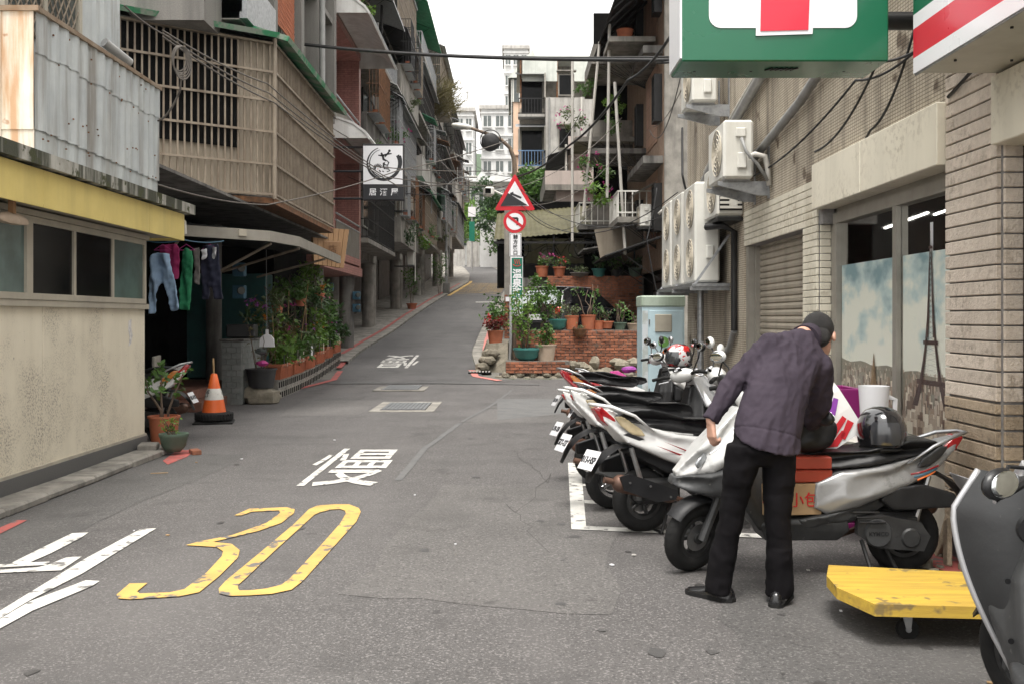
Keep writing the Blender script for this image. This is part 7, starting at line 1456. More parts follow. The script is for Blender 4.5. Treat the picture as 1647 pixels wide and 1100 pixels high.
    for k in range(3): MB().box((.30-.02*k, .202, .40-.03*k), (.16, .012, .010), 0, .003, None).build('vent_slot', 'black_paint', smooth=0, **lt)
    return t
# near silver scooter facing the road
sA = scooter((2.32, 5.92, 0), PI+.03, 'scuffed silver and grey scooter parked across in front of the man', 'paint_greysilver', 'paint_pearl', 'plastic_grey', 'plastic_grey', steer=.55, group=None, plate=True, ind='plastic_grey', zs=.80, scale=.97, mir=(.86,.42,1.06))
def side_text(s, size, mt, t, x, y, z, rot=0):      # flat lettering on the left flank of a scooter
    me = text_mesh(s, size, .0008, .001); me.materials.clear(); me.materials.append(MAT[mt]); me.transform(TR(x, y, z) @ Matrix.Rotation(PI, 4, 'Z') @ Matrix.Rotation(PI/2, 4, 'X') @ Matrix.Rotation(rot, 4, 'Z')); o = link('lettering', me, t, W[t]); return o
side_text('KYMCO', .034, 'plastic_black', sA, .22, .192, .27)
for k, (mt, dz) in enumerate((('orange', 0), ('meter_blue', .018), ('paint_red', .034))):
    MB().tube([(-.02+.02*k, .171, .585+dz), (-.06, .163, .60+dz), (-.10, .152, .612+dz), (-.14-.01*k, .14, .632+dz)], .0055, 5).build('tail_decal', mt, sA, 180, local=True)
# row with tails to the road (x, y, yaw, ...)
row = [(.92, 7.0, .30, 'white scooter with red pin stripes, tail lamp and black muffler guard', 'paint_white', 'paint_white', dict(lean=-.05, mirror_col='paint_white', rail='paint_white', ind='lens_cream', logo='813-HSP')),
       (.80, 7.85, .20, 'white scooter with star rims and an amber rear signal', 'paint_white', 'paint_white', dict(lean=-.05, rimm='chrome', rail='paint_white', ind='lens_cream', muffler='steel', mirror_col='paint_white', logo='GKT-127')),
       (.78, 9.15, .20, 'pearl white scooter with a rusty muffler and cream rear signals', 'paint_white', 'paint_silver', dict(lean=-.05, ind='lens_cream', muffler='muffler_rust', rail='paint_white', logo='U7R-358', roundlamp=True)),
       (1.02, 10.75, .02, 'dark scooter with a black seat carrying the patterned helmet', 'paint_dark', 'paint_silver', dict(lean=-.05, roundlamp=False)),
       (.92, 12.1, .12, 'old scooter with a red-edged seat near the brick wall', 'paint_red', 'paint_white', dict(lean=-.05)),
       (1.2, 13.3, .0, 'white scooter with a round lamp closest to the utility cabinet', 'paint_white', 'paint_white', dict(lean=-.05, roundlamp=True, mirror_col='paint_silver'))]
RED = [([(.02,.62),(.22,.535),(.40,.475),(.40,.485),(.22,.55)], 'paint_red'), ([(.08,.645),(.24,.575),(.42,.50),(.42,.515),(.24,.585)], 'paint_red'), ([(-.22,.70),(-.10,.655),(-.06,.665),(-.18,.712)], 'ink')]
for i, (x, y, a, l, b_, n_, kw) in enumerate(row): scooter((x, y, 0), a, l, b_, n_, stripe=RED if i == 0 else None, steer=[.2,-.3,.35,.3,0,.25][i], zs=[.9,.97,.88,.8,.92,.86][i], scale=[1.0,1.02,.95,.95,.98,.94][i], tl=[1.0,.45,.6,.5,.7,.6][i], **kw)
# cut-off scooter at the right edge
sB = scooter((1.645, 2.44, 0), R(78), 'grey scooter cut off beside the yellow trolley, rider side showing', 'paint_silver', 'paint_silver', 'plastic_grey', 'plastic_grey', steer=.5, group=None, plate=False, mir=(.90,.37,1.06))
def wrap(u, v):
    z = .26+.70*v; w_ = .11+.19*math.sin(min(1, v*1.22)*PI/2)-.09*max(0, v-.8)/.2; y = (u-.5)*2*w_; return (.90+.10*v-.16*(1-abs(u-.5)*2)**.7*0+.10*(abs(u-.5)*2)**3-.05*math.cos((u-.5)*PI), y, z)
m = MB().grid(28, 20, wrap); m.grid(28, 20, lambda u, v: tuple(Vector(wrap(u, v))+Vector((.02,0,0)))); m.build('inner_shield', 'plastic_dark', sB, 180, local=True)
for s_ in (0, 1): MB().tube([wrap(s_, k/16) for k in range(17)], .012, 8).build('shield_rim', 'paint_silver', sB, 180, local=True)
lk = MB().cyl((.868,.10,.80), (.85,.10,.80), .05, .045, n=20).build('ignition_lock', 'plastic_black', sB, local=True); MB().box((.846,.10,.80), (.008,.05,.016), 0, .003).build('key_slot', 'steel', lk, 0, local=True)
for q in ((.17,.62),(.16,.42),(-.17,.62),(-.16,.42)): MB().cyl((.885,q[0],q[1]), (.88,q[0],q[1]), .010, n=10).build('screw', 'black_paint', sB, local=True)
scooter((-4.36, 12.35, 0), R(184), 'white and black scooter tucked behind the cream house corner', 'paint_white', 'paint_white', steer=.2, group=None)
scooter((-5.7, 27.6, .3), R(200), 'dark scooter in the shade of the arcade', 'paint_dark', 'paint_dark', group=None); scooter((-5.35, 31.6, .68), R(95), 'red scooter showing its tail under the arcade', 'paint_red', 'paint_dark', group=None)
# ---------------------------------------------------------------- helmets
mat('helmet_black', (.012, .012, .014), None, 3, .12, bump=0, coat=1); mat('visor', (.03, .032, .035), (.04,.04,.045), 2, .06, bump=0, coat=1)
def helmet(c, rz, label, mt, visor='visor', full=True):
    t = thing('helmet', label, 'helmet', c, rz); T = Matrix.Identity(4)
    m = MB()
    vs = []; n, mm = 24, 12
    prof = [(.105,0),(.125,.03),(.135,.09),(.132,.14),(.115,.19),(.085,.225),(.045,.243),(.0,.248)]
    MB().lathe([(r_*1.0, z) for r_, z in prof], 26).xf(Matrix.Diagonal((1.12,1,1,1))).build('shell', mt, t, 60, local=True)
    q = [[(1.165*r_*math.cos(a), 1.04*r_*math.sin(a), z) for a in [R(-62+k*124/14) for k in range(15)]] for r_, z in ((.127,.035),(.135,.08),(.131,.13),(.12,.165))]
    vm = MB(); vm.add([p for row_ in q for p in row_], [(i*15+k, i*15+k+1, (i+1)*15+k+1, (i+1)*15+k) for i in range(3) for k in range(14)]); vm.build('visor', visor, t, 180, local=True)
    MB().torus(.112, .009, 28, 6, TR(0,0,.004)).xf(Matrix.Diagonal((1.12,1,1,1))).build('edge_trim', 'rubber', t, local=True)
    return t
helmet((2.18, 5.88, .735), R(-75), 'glossy black helmet with dark visor resting on the silver scooter seat', 'helmet_black')
mat('helmet_pattern', (.55, .55, .55), (.42, .02, .02), 7, .25, bump=0, coat=.8, lo=.49, hi=.51, spots=((.012,.012,.014), 9, .53))
helmet((1.80, 10.72, .98), R(200), 'black, white and red patterned helmet perched on a scooter in the row', 'helmet_pattern')
# ---------------------------------------------------------------- yellow trolley
tr = thing('platform_trolley', 'yellow wooden platform trolley on small caster wheels', 'trolley', (2.1, 4.8, 0))
mat('yellow_wood', (.52, .345, .045), (.40, .255, .04), 3, .65, bump=.2, bs=24, stretch=(1, 9, 9), spots=((.20,.14,.05), 7, .60))
pts = [(1.60,4.62),(1.66,4.45),(2.70,4.42),(2.75,5.05),(1.72,5.22),(1.62,5.02)]
pts = [(1.66,5.22),(1.58,5.0),(1.56,4.78),(1.64,4.50),(2.55,4.42),(2.72,4.98)]
MB().prism(pts, lambda u, v, s_: (u, v, .155+.055*s_)).build('platform', 'yellow_wood', tr, 0)
for x, y in ((1.84,4.66),(1.84,5.02),(2.48,4.62),(2.5,4.92)):
    c_ = MB().span(x-.03, x+.03, y-.04, y+.04, .135, .155).build('caster', 'galv', tr, 0)
    for s_ in (-.022, .022): MB().prism([(-.025,.135),(.03,.135),(.02,.05),(.0,.045)], lambda u, v, e: (x+u, y+s_+.004*e, v)).build('caster_fork', 'galv', c_, 0)
    MB().cyl((x+.01,y-.016,.05), (x+.01,y+.016,.05), .05, n=18).build('caster_wheel', 'rubber', c_); MB().cyl((x+.01,y-.02,.05), (x+.01,y+.02,.05), .014, n=10).build('caster_hub', 'galv', c_)
# cartons, bag and crates around the silver scooter
mat('cardboard', (.42, .28, .15), (.36, .235, .125), 5, .8, bump=.05); mat('box_red', (.38, .05, .025), (.30, .04, .02), 4, .45, bump=.03); mat('purple_plastic', (.26, .012, .15), (.22, .01, .125), 4, .4, bump=.04); mat('tape_red', (.5, .08, .03), None, 3, .5, bump=0)
bx = thing('cardboard_carton', 'printed cardboard carton on the scooter footboard', 'carton', (1.60, 5.86, .37)); MB().box((1.60,5.86,.46), (.34,.28,.18), .12, .004).build('box', 'cardboard', bx, 0); MB().box((1.60,5.86,.552), (.345,.06,.003), .12).build('tape', 'tape_red', bx, 0)
letters('小包', .09, 'sign_red_road', bx, TR(1.68, 5.725, .46) @ Matrix.Rotation(.12, 4, 'Z') @ FRONT); letters('禮盒', .09, 'sign_red_road', bx, TR(1.52, 5.706, .46) @ Matrix.Rotation(.12, 4, 'Z') @ FRONT)
for k, (z, l) in enumerate(((.556, 'flat red gift box lying on the cardboard carton'), (.632, 'second flat red gift box on top of the first'))): MB().box((1.66,5.86,z+.036), (.36,.26,.07), .1-.06*k, .006).build('gift_box', 'box_red', None, 0, label=l, cat='box')
tb = thing('shoulder_bag', 'slumped black fabric bag on the gift boxes in front of the seat', 'bag', (1.72, 5.86, .71)); me_ = MB().caps((1.62,5.84,.84), (1.82,5.88,.84), .11, .10).ell((1.72,5.86,.79), (.17,.13,.08)); me = bake(me_.mesh('bag_body', 'plastic_black', 60, W[tb].inverted()), .014, 6)
for v in me.vertices: v.co += v.co.normalized()*.015*noise.noise(v.co*16)
link('bag_body', me, tb, W[tb])
cr_ = thing('purple_crate', 'purple plastic basket crate against the shop window', 'crate', (1.98+.42, 6.65, 0)); x0, x1, y0, y1 = 2.12, 2.46, 7.0, 7.4
for z0 in (.02, .35, .68):
    for z in (z0, z0+.28): 
        for a, b in (((x0,y0),(x1,y0)),((x0,y1),(x1,y1)),((x0,y0),(x0,y1)),((x1,y0),(x1,y1))): MB().box(((a[0]+b[0])/2,(a[1]+b[1])/2,z+.02), (abs(b[0]-a[0])+.02, abs(b[1]-a[1])+.02, .05), 0, .006).build('rim', 'purple_plastic', cr_, 0)
    for x, y in ((x0,y0),(x1,y0),(x0,y1),(x1,y1)): MB().box((x,y,z0+.15), (.04,.04,.3), 0, .006).build('corner_post', 'purple_plastic', cr_, 0)
    m = MB()
    for k in range(-5, 9):
        for s_ in (-1, 1):
            for yy in (y0, y1): m.tube([(max(x0,min(x1,x0+k*.06)), yy, z0+.04), (max(x0,min(x1,x0+k*.06+s_*.2)), yy, z0+.28)], .006, 4)
            for xx in (x0, x1): m.tube([(xx, max(y0,min(y1,y0+k*.06)), z0+.04), (xx, max(y0,min(y1,y0+k*.06+s_*.2)), z0+.28)], .006, 4)
    m.build('lattice', 'purple_plastic', cr_, 0, kind='stuff'); MB().span(x0, x1, y0, y1, z0, z0+.015).build('base', 'purple_plastic', cr_, 0)
MB().span(x0+.09, x1-.02, y0-.012, y0+.004, .40, 1.0).build('end_panel', 'purple_plastic', cr_, 0)
pb = thing('paper_bag', 'white paper shopping bag with purple and red brush print', 'bag', (2.02, 6.05, .85)); mat('paper', (.74, .73, .72), (.68, .67, .66), 6, .7, bump=.08, bs=14); mat('print_purple', (.28, .06, .42), None, 4, .6, bump=0); mat('print_red', (.60, .02, .03), None, 4, .6, bump=0)
B = TR(1.88, 6.0, .88) @ Matrix.Rotation(-.55, 4, 'Y') @ Matrix.Rotation(.15, 4, 'Z')
MB().loft([[B @ Vector((sx*.17*k, sy*.06*k2, z)) for sx, sy in ((-1,-1),(1,-1),(1,1),(-1,1))] for z, k, k2 in ((-.16,1,1),(0,1,.95),(.12,1.02,.7),(.18,1.02,.35))], caps=True).build('bag_body', 'paper', pb, 0)
rg = random.Random(3)
for mt, L in (('print_purple', [[(-.15,.10),(-.06,.07),(.02,.11)],[(-.05,.02),(.05,.03),(.12,.09)],[(-.16,.04),(-.09,.02)]]), ('print_red', [[(-.15,-.08),(-.03,-.13),(.05,-.10)],[(-.1,-.02),(0,-.07),(.1,-.03)],[(.02,-.13),(.12,-.07)]])):
    for q in L:
        vs = []
        for i, p in enumerate(q):
            tt = Vector((q[min(i+1,len(q)-1)][0]-q[max(i-1,0)][0], q[min(i+1,len(q)-1)][1]-q[max(i-1,0)][1])).normalized(); w_ = .016+.006*(i == 1)
            for s_ in (-1, 1): vs.append(B @ Vector((p[0]-tt.y*w_*s_, -.0625+max(0, p[1])*.12-.002, p[1]+tt.x*w_*s_)))
        MB().add(vs, [(2*i, 2*i+1, 2*i+3, 2*i+2) for i in range(len(q)-1)]).build('brush_print', mt, pb, 0)
MB().tube([B @ Vector(p) for p in ((-.06,-.02,.17),(-.05,-.03,.27),(0,-.03,.33),(.04,-.03,.28),(.05,-.02,.17))], .006, 6).build('handle', 'paper', pb)
st_ = thing('cup_table', 'small round white table standing between the crate and the window', 'table', (2.40, 6.55, 0)); MB().lathe([(.06,.062),(.06,.62),(.2,.70),(.235,.72),(.235,.745),(0,.75)], 26, TR(2.40,6.55,-.06)).build('table_body', 'pot_tan', st_, 50); MB().lathe([(.0,.748),(.24,.748),(.245,.765),(.0,.77)], 26, TR(2.40,6.55,-.06)).build('table_top', 'white_plastic', st_, 50)
mg = thing('display_cup', 'tall white novelty cup with a handle on the small round table', 'cup', (2.37, 6.52, .70)); MB().lathe([(.07,0),(.078,.02),(.095,.32),(.10,.36),(.088,.36),(.08,.3)], 24, TR(2.37,6.52,.70)).build('cup_body', 'sign_white', mg, 50); MB().lathe([(0,.29),(.085,.30)], 20, TR(2.37,6.52,.70), False).build('drink', 'wood', mg); MB().tube([(2.46,6.52,.99),(2.51,6.52,.97),(2.505,6.52,.86),(2.45,6.52,.81)], .016, 8).build('handle', 'sign_white', mg)
# ---------------------------------------------------------------- the man bending over the silver scooter
man = thing('person', 'man in dark plum jacket and black trousers bending over the silver scooter, cigarette in hand', 'person', (1.25, 5.3, 0))
mat('jacket', (.046, .036, .049), (.037, .029, .04), 7, .85, spec=.2, bump=.12, bs=300); mat('trouser', (.0052, .0044, .0055), (.004, .0035, .0042), 7, .9, spec=.15, bump=.12, bs=280); mat('skin', (.55, .32, .235), (.47, .26, .185), 14, .5, bump=.04, bs=120); mat('hair', (.008, .007, .007), (.014, .012, .011), 60, .55, bump=.6, bs=320); mat('shoe_leather', (.010, .010, .011), None, 6, .25, bump=.04, coat=.4)
IW = W[man].inverted()
def organic(name, m, mt, vox, sm, folds=None, label=None):
    me = bake(m.mesh(name, mt, 60), vox, sm)
    if folds:
        ns = [v.normal.copy() for v in me.vertices]
        for v, n_ in zip(me.vertices, ns): v.co += n_*folds(v.co)
    me.transform(IW); o = link(name, me, man, W[man]); return o
def ring_loft(m, secs, n=20):
    S2 = []
    for c, ax, dp, w_, d_ in secs:
        c = Vector(c); ax = Vector(ax).normalized(); dp = Vector(dp); dp = (dp-ax*dp.dot(ax)).normalized()
        S2.append([c+ax*w_*math.cos(t)*(abs(math.cos(t))**-.12 if abs(math.cos(t)) > .05 else 1)+dp*d_*math.sin(t) for t in [2*PI*i/n for i in range(n)]])
    m.loft(S2); return m
# trousers
m = MB(); ring_loft(m, [((1.34,5.29,.97),(1,.1,-.15),(0,1,0),.14,.10), ((1.33,5.28,.90),(1,.1,-.12),(0,1,0),.15,.115), ((1.315,5.26,.80),(1,.1,-.08),(0,1,0),.162,.125), ((1.31,5.27,.73),(1,.1,-.05),(0,1,0),.15,.10)])
for hip, knee, ank in (((1.225,5.26,.80),(1.165,5.28,.46),(1.095,5.31,.085)), ((1.41,5.265,.79),(1.405,5.25,.45),(1.405,5.24,.085))):
    hip, knee, ank = Vector(hip), Vector(knee), Vector(ank)
    ring_loft(m, [(hip+Vector((0,0,.04)),(1,0,0),(0,1,0),.09,.108), (hip.lerp(knee,.3),(1,0,0),(0,1,0),.088,.10), (hip.lerp(knee,.7),(1,0,0),(0,1,0),.076,.086), (knee,(1,0,0),(0,1,0),.068,.08), (knee.lerp(ank,.4),(1,0,0),(0,1,0),.067,.082), (knee.lerp(ank,.85),(1,0,0),(0,1,0),.070,.088), (ank+Vector((0,0,-.04)),(1,0,0),(0,1,0),.070,.094)])
def ridge(p, f, o=0): return .5-abs(noise.noise(Vector(p)*f+Vector((o, o*.7, 0))))
def tf(p):
    d = .008*noise.noise(Vector((p.x*7, p.y*7, p.z*10)))+.006*ridge((p.x*1.6+p.z*.7, p.y, p.z*1.8-p.x*.6), 7, 3)
    if p.z < .30: d += .009*ridge((p.x*1.4+p.z*.6, p.y*.5, p.z*1.1-p.x*.8), 12, 1)
    if .36 < p.z < .58: d += .008*ridge((p.x*.6, p.y, p.z*1.6+p.x), 10, 5)
    if p.z > .62: d += .008*ridge((p.x*1.4-p.z*.8, p.y, p.z), 9, 8)
    return d-.004
organic('trousers', m, 'trouser', .009, 5, tf)
# jacket
m = MB(); hemax = (1,.08,-.22); shax = (.86,.12,-.42)
ring_loft(m, [((1.35,5.27,.85),hemax,(0,1,.3),.185,.165), ((1.36,5.28,.92),hemax,(0,1,.3),.180,.158), ((1.40,5.32,1.05),(1,.08,-.28),(0,1,-.4),.168,.135), ((1.46,5.385,1.17),(.95,.1,-.34),(0,1,-.6),.178,.125), ((1.53,5.455,1.275),shax,(0,1,-.7),.188,.112), ((1.59,5.51,1.345),shax,(0,1,-.8),.150,.085), ((1.64,5.555,1.395),shax,(0,1,-.8),.072,.066)], 24)
Ls, Le, Lw = Vector((1.42,5.435,1.345)), Vector((1.215,5.40,1.175)), Vector((1.095,5.36,.99)); Rs, Re, Rw = Vector((1.69,5.50,1.225)), Vector((1.725,5.60,1.02)), Vector((1.735,5.77,.90))
m.caps(Ls, Ls.lerp(Le,.5), .080, .072).caps(Ls.lerp(Le,.5), Le, .072, .062).caps(Le, Le.lerp(Lw,.5), .062, .055).tube([Le.lerp(Lw,.5), Lw+(Lw-Le).normalized()*.05], [.055,.047], 14)
m.caps(Rs, Rs.lerp(Re,.5), .085, .080).caps(Rs.lerp(Re,.5), Re, .080, .072).caps(Re, Rw, .070, .055); m.ell((1.565,5.465,1.325), (.11,.08,.05)); m.ell(Ls.lerp(Vector((1.6,5.52,1.35)), .35), (.085,.075,.065))
SP = [Vector((1.35,5.27,.86)), Vector((1.40,5.32,1.05)), Vector((1.53,5.455,1.275)), Vector((1.64,5.555,1.395))]
def jf(p):
    d = .006*noise.noise(Vector((p.x*6, p.y*6, p.z*8)))
    a_ = p.x*.9-p.z*.42; b_ = p.x*.4+p.z*.85; d += .017*(ridge((a_*2.1+.25*b_, p.y*.5, b_*.62), 6.5, 2)-.27)+.006*(ridge((a_*2, p.y, b_*.9), 15, 6)-.25)
    for c, k in ((Ls, .026), (Le, .024), (Re, .022), (Vector((1.58,5.45,1.06)), .022), (Vector((1.24,5.3,.95)), .014)):
        e = (p-c).length
        if e < .22: d += k*(1-e/.22)*(ridge((p.x+p.z*.4, p.y*.6, p.z*.8-p.x*.5), 17, k*400)-.28)
    h = (p-SP[0]).dot(Vector((.2,.25,.95)))
    if abs(h-.028) < .005: d -= .004
    return d+.002*noise.noise(p*40)
jk = organic('jacket', m, 'jacket', .0075, 5, jf)
cm = MB(); ax_ = (Vector((1.72,5.66,1.44))-Vector((1.63,5.54,1.40))).normalized(); c0_ = Vector((1.645,5.56,1.385)); s1 = ax_.orthogonal().normalized(); s2 = ax_.cross(s1)
cm.loft([[c0_+ax_*h_+(s1*math.cos(t)+s2*math.sin(t))*r_ for t in [2*PI*i/20 for i in range(20)]] for h_, r_ in ((-.03,.088),(.04,.080),(.062,.075),(.056,.069),(0,.07))]); cm.build('collar', 'jacket', man, 60)
# head, neck, hands: one skin mesh
hc = Vector((1.742,5.655,1.392)); face = Vector((.30,.66,-.69)).normalized(); upv = (Vector((.1,.5,.85))-face*Vector((.1,.5,.85)).dot(face)).normalized(); rt = face.cross(upv)
HM = Matrix(((rt.x,face.x,upv.x,hc.x),(rt.y,face.y,upv.y,hc.y),(rt.z,face.z,upv.z,hc.z),(0,0,0,1)))   # local x right, y face, z up
HM = HM @ Matrix.Scale(1.1, 4)
m = MB(); m.ell((0,-.008,.03), (.073,.093,.088), 18, 12, HM).ell((0,.025,-.035), (.058,.068,.075), 16, 10, HM).ell((0,.03,-.085), (.035,.045,.03), 12, 8, HM)
m.ell((0,.098,-.015), (.013,.018,.022), 10, 6, HM).ell((0,.088,-.055), (.024,.012,.008), 10, 6, HM).ell((0,.082,.022), (.05,.014,.010), 12, 6, HM)
for s_ in (-1, 1): m.ell((s_*.075,-.005,-.005), (.012,.022,.034), 10, 8, HM)
m.caps(Vector((1.62,5.53,1.40)), hc+Vector((-.02,-.03,-.01)), .056, .058)
def hand(m, wrist, d, palm_n, curl, L_=.175):
    d = d.normalized(); palm_n = (palm_n-d*palm_n.dot(d)).normalized(); sd_ = d.cross(palm_n)
    m.caps(wrist-d*.02, wrist, .026, .026); 
    for k in range(4): off = (-.027+.018*k); m.caps(wrist+sd_*off*.55+d*.01, wrist+sd_*off+d*.082, .016, .0125)
    for k in range(4):
        off = -.027+.018*k; ln = (.62,.72,.68,.52)[k]; p = wrist+sd_*off+d*.085; a = 0
        for j, (fl, r0, r1) in enumerate(((.5,.0098,.0090),(.32,.0090,.0080),(.26,.0080,.0068))):
            a += curl[k]*(.6+.4*j); q = p+(d*math.cos(a)+palm_n*math.sin(a))*(fl*ln*.1); m.caps(p, q, r0, r1, 8); p = q
    p = wrist+d*.025-sd_*.024; q = p+(d*.6-sd_*.5+palm_n*.5).normalized()*.045; m.caps(p, q, .014, .011, 8); m.caps(q, q+(d*.8+palm_n*.5+sd_*.25).normalized()*.034, .0105, .0085, 8); return wrist+d*.12+palm_n*.03
tipL = hand(m, Lw+(Lw-Le).normalized()*.05, Vector((.05,-.1,-1)), Vector((.8,.3,0)), (.5,.8,1.0,1.05))
hand(m, Rw+(Rw-Re).normalized()*.02, Vector((.1,.7,-.7)), Vector((0,-.6,-.6)), (.3,.3,.35,.4))
for a_, b_ in ((Vector((1.62,5.53,1.38)), Vector((1.50,5.43,1.27))), (Vector((1.50,5.43,1.27)), Ls), (Ls, Le), (Le, Lw+(Lw-Le).normalized()*.05), (Vector((1.50,5.43,1.27)), Rs), (Rs, Re), (Re, Rw+(Rw-Re).normalized()*.03), (Vector((1.50,5.43,1.27)), Vector((1.33,5.28,.95)))): m.caps(a_, b_, .028, .024, 10)
organic('body', m, 'skin', .0048, 3)
hm = MB(); q = []
for i in range(13):
    for k in range(26):
        th_, ph = PI*.5*i/12*1.62, 2*PI*k/26
        low = 1.0
        y = -math.cos(ph); p = Vector((math.sin(th_)*math.sin(ph), y*math.sin(th_), math.cos(th_)))
        kk = 1.0 if p.z > -.80+2.0*max(0, p.y+.38) and not (abs(p.x) > .82 and p.z < -.05 and p.y > -.45) else .86
        q.append(HM @ Vector((p.x*.080*kk, -.012+p.y*.100*kk, .028+p.z*.096*kk)))
hm.add(q, [(i*26+k, i*26+(k+1) % 26, (i+1)*26+(k+1) % 26, (i+1)*26+k) for i in range(12) for k in range(26)])
hm.ell((0,-.052,-.045), (.062,.052,.062), 16, 10, HM).ell((0,-.03,.03), (.081,.095,.085), 18, 12, HM)
rg = random.Random(1)
for k in range(1500):
    i = rg.randrange(0, 12); p = q[i*26+rg.randrange(26)].lerp(q[(i+1)*26+rg.randrange(26)], .0)+Vector((rg.gauss(0,.008), rg.gauss(0,.008), rg.gauss(0,.008))); n_ = (p-hc).normalized(); d = (n_*.75+rdir(rg, -.4)*.6).normalized(); s_ = d.orthogonal().normalized()*.0016
    hm.add([p-s_, p+s_, p+d*.008], [(0,1,2)])
hm.build('hair', 'hair', man, 180)
def shoe(c, d, label):
    d = Vector(d).normalized(); sd_ = Vector((d.y,-d.x,0)); c = Vector(c); m = MB(); S3 = []
    for u, w_, h_ in ((-.125,.024,.065),(-.11,.036,.085),(-.05,.040,.10),(.0,.040,.085),(.05,.045,.062),(.11,.046,.048),(.15,.034,.038),(.168,.012,.025)):
        S3.append([c+d*u+sd_*w_*math.cos(t)+Vector((0,0,.022+max(0,math.sin(t))*(h_-.022))) for t in [2*PI*i/16 for i in range(16)]])
    m.loft(S3); o = m.build('shoe', 'shoe_leather', man, 60); s = MB()
    s.loft([[c+d*u+sd_*w_*k+Vector((0,0,z)) for k, z in ((-1,.002),(1,.002),(1,.026),(-1,.026))] for u, w_ in ((-.13,.02),(-.11,.038),(-.05,.042),(.05,.046),(.11,.048),(.15,.036),(.17,.012))]); s.build('sole', 'rubber', o, 0); return o
shoe((1.075,5.33,.0), (-.62,.6,0), ''); shoe((1.415,5.25,0), (.45,.85,0), '')
cg = thing('cigarette', 'lit cigarette between the fingers of the bending man', 'cigarette', tipL); MB().cyl(tipL+Vector((.01,-.02,-.02)), tipL+Vector((-.045,-.035,-.05)), .004, n=8).build('paper_tube', 'sign_white', cg); MB().cyl(tipL+Vector((-.045,-.035,-.05)), tipL+Vector((-.05,-.036,-.053)), .0042, n=8).build('ash', 'concrete', cg)
# ---------------------------------------------------------------- parked car on the terrace
car = thing('parked_car', 'black hatchback parked on the brick terrace, tail towards the lane', 'car', (.65, 26.4, .86), R(52)); ck = dict(parent=car, local=True)
mat('car_black', (.012, .012, .014), None, 2, .15, bump=0, coat=1); mat('glass_sky_reflection', (.50, .54, .55), (.40, .44, .45), 1.5, .06, bump=0, coat=1)  # rear window colour paled to hold a sky reflection
BODY = [(-.05,.35,.80),(-.02,.75,.82),(.05,.95,.80),(.6,.98,.82),(2.6,.92,.82),(3.5,.80,.78),(3.85,.62,.70),(3.88,.35,.70),(3.3,.22,.78),(.5,.22,.80)]
CAB = [(.10,.94,.74),(.35,1.36,.62),(.7,1.46,.58),(1.5,1.48,.58),(2.0,1.38,.60),(2.75,.92,.74)]
put(shell_mesh('carbody', BODY, .03, 3, 1.04), 'body', 'car_black', car); put(shell_mesh('carcab', CAB, .03, 2, 1.02), 'cabin', 'car_black', car)
MB().add([(.075,-.62,.99),(.075,.62,.99),(.335,.54,1.36),(.335,-.54,1.36)], [(0,1,2,3)]).xf(TR(-.045,0,.02)).build('rear_window', 'glass_sky_reflection', **ck)
for s_ in (-1, 1):
    MB().add([(.55,s_*.80,.98),(2.5,s_*.79,.98),(1.95,s_*.655,1.36),(.75,s_*.645,1.38)], [(0,1,2,3)]).build('side_window', 'glass_dark', **ck)
    MB().ell((0,0,0), (.05,.12,.15), 12, 8, TR(.0,s_*.66,.80)).build('tail_light', 'lens_red', **ck)
    for x in (.75, 3.1):
        w_ = MB().torus(.24, .075, 26, 8, TR(x,s_*.76,.31) @ Matrix.Rotation(PI/2, 4, 'X')).build('wheel', 'rubber', **ck); MB().cyl((x,s_*.70,.31), (x,s_*.80,.31), .19, n=20).build('rim', 'steel', w_, local=True)
MB().box((-.03,0,.45), (.12,1.55,.24), 0, .04).build('rear_bumper', 'plastic_black', smooth=30, **ck); MB().box((-.07,0,.66), (.02,.42,.15), 0, .004).build('number_plate', 'sign_white', smooth=0, **ck); MB().box((.40,0,1.40), (.12,1.1,.04), 0, .015).build('spoiler', 'car_black', smooth=30, **ck); MB().box((1.1,0,1.475), (1.5,1.0,.02), 0, .008).build('roof_highlight', 'paint_silver', smooth=30, **ck)  # silver slab painted in as the highlight on the black roof
# ---------------------------------------------------------------- overhead cables
wg = 'overhead cables'
wire('thick_cable', 'thick black cable slung across the street below the sky', [P(440,67,22), P(1085,97,14)], .028, .12)
wire('thick_cable', 'black cable running close under the thick street cable', [P(440,64,22.2), P(1085,92,14.2)], .014, .14)
wire('bundled_cable', 'bundled black cable sagging from the green sign across to the sign pole', [P(1085,48,13), P(1010,130,15), P(915,235,19), P(832,284,23.9)], .022, .10)
wire('pole_cable', 'cable dropping from the bundle to the pole clamp', [P(1090,97,13.5), P(1040,95,15)], .018, .05)
k_ = [((262,50),(430,135),(600,268),(800,275), 'brown cable from the tin house to the pole'), ((262,55),(432,150),(620,285),(805,300), 'second brown cable beside the first from the tin house'), ((262,60),(440,165),(640,300),(760,290), 'lower brown cable across the cage'), ((200,10),(280,62),(420,125),(560,222), 'dark cable bundle above the cage opening'), ((255,298),(430,330),(640,275),(820,225), 'pale cable rising across the white izakaya sign')]
for a, b, c, d, l in k_: wire('street_cable', l, [P(*a, 10.6), P(*b, 15.0), P(*c, 20), P(*d, 23.8)], .011, .05, 'cable_grey')
cl = MB()
for k in range(5): cl.torus(.10+.008*k, .008, 24, 5, TR(P(288, 95, 10.8)+Vector((.01*k,0,-.012*k))) @ Matrix.Rotation(PI/2, 4, 'X') @ Matrix.Rotation(.5+.05*k, 4, 'Y') @ Matrix.Diagonal((.75,1.35,1,1)))
cl.build('cable_coil', 'cable_grey', None, label='coiled spare cable hanging in front of the cage', cat='cable', kind=None)
wire('cable_tail', 'cable tail curving from the coil to the tin balcony', [P(292,118,10.8), P(288,150,10.9), P(254,195,11.0)], .012, .06, 'cable_grey')
rg = random.Random(14)
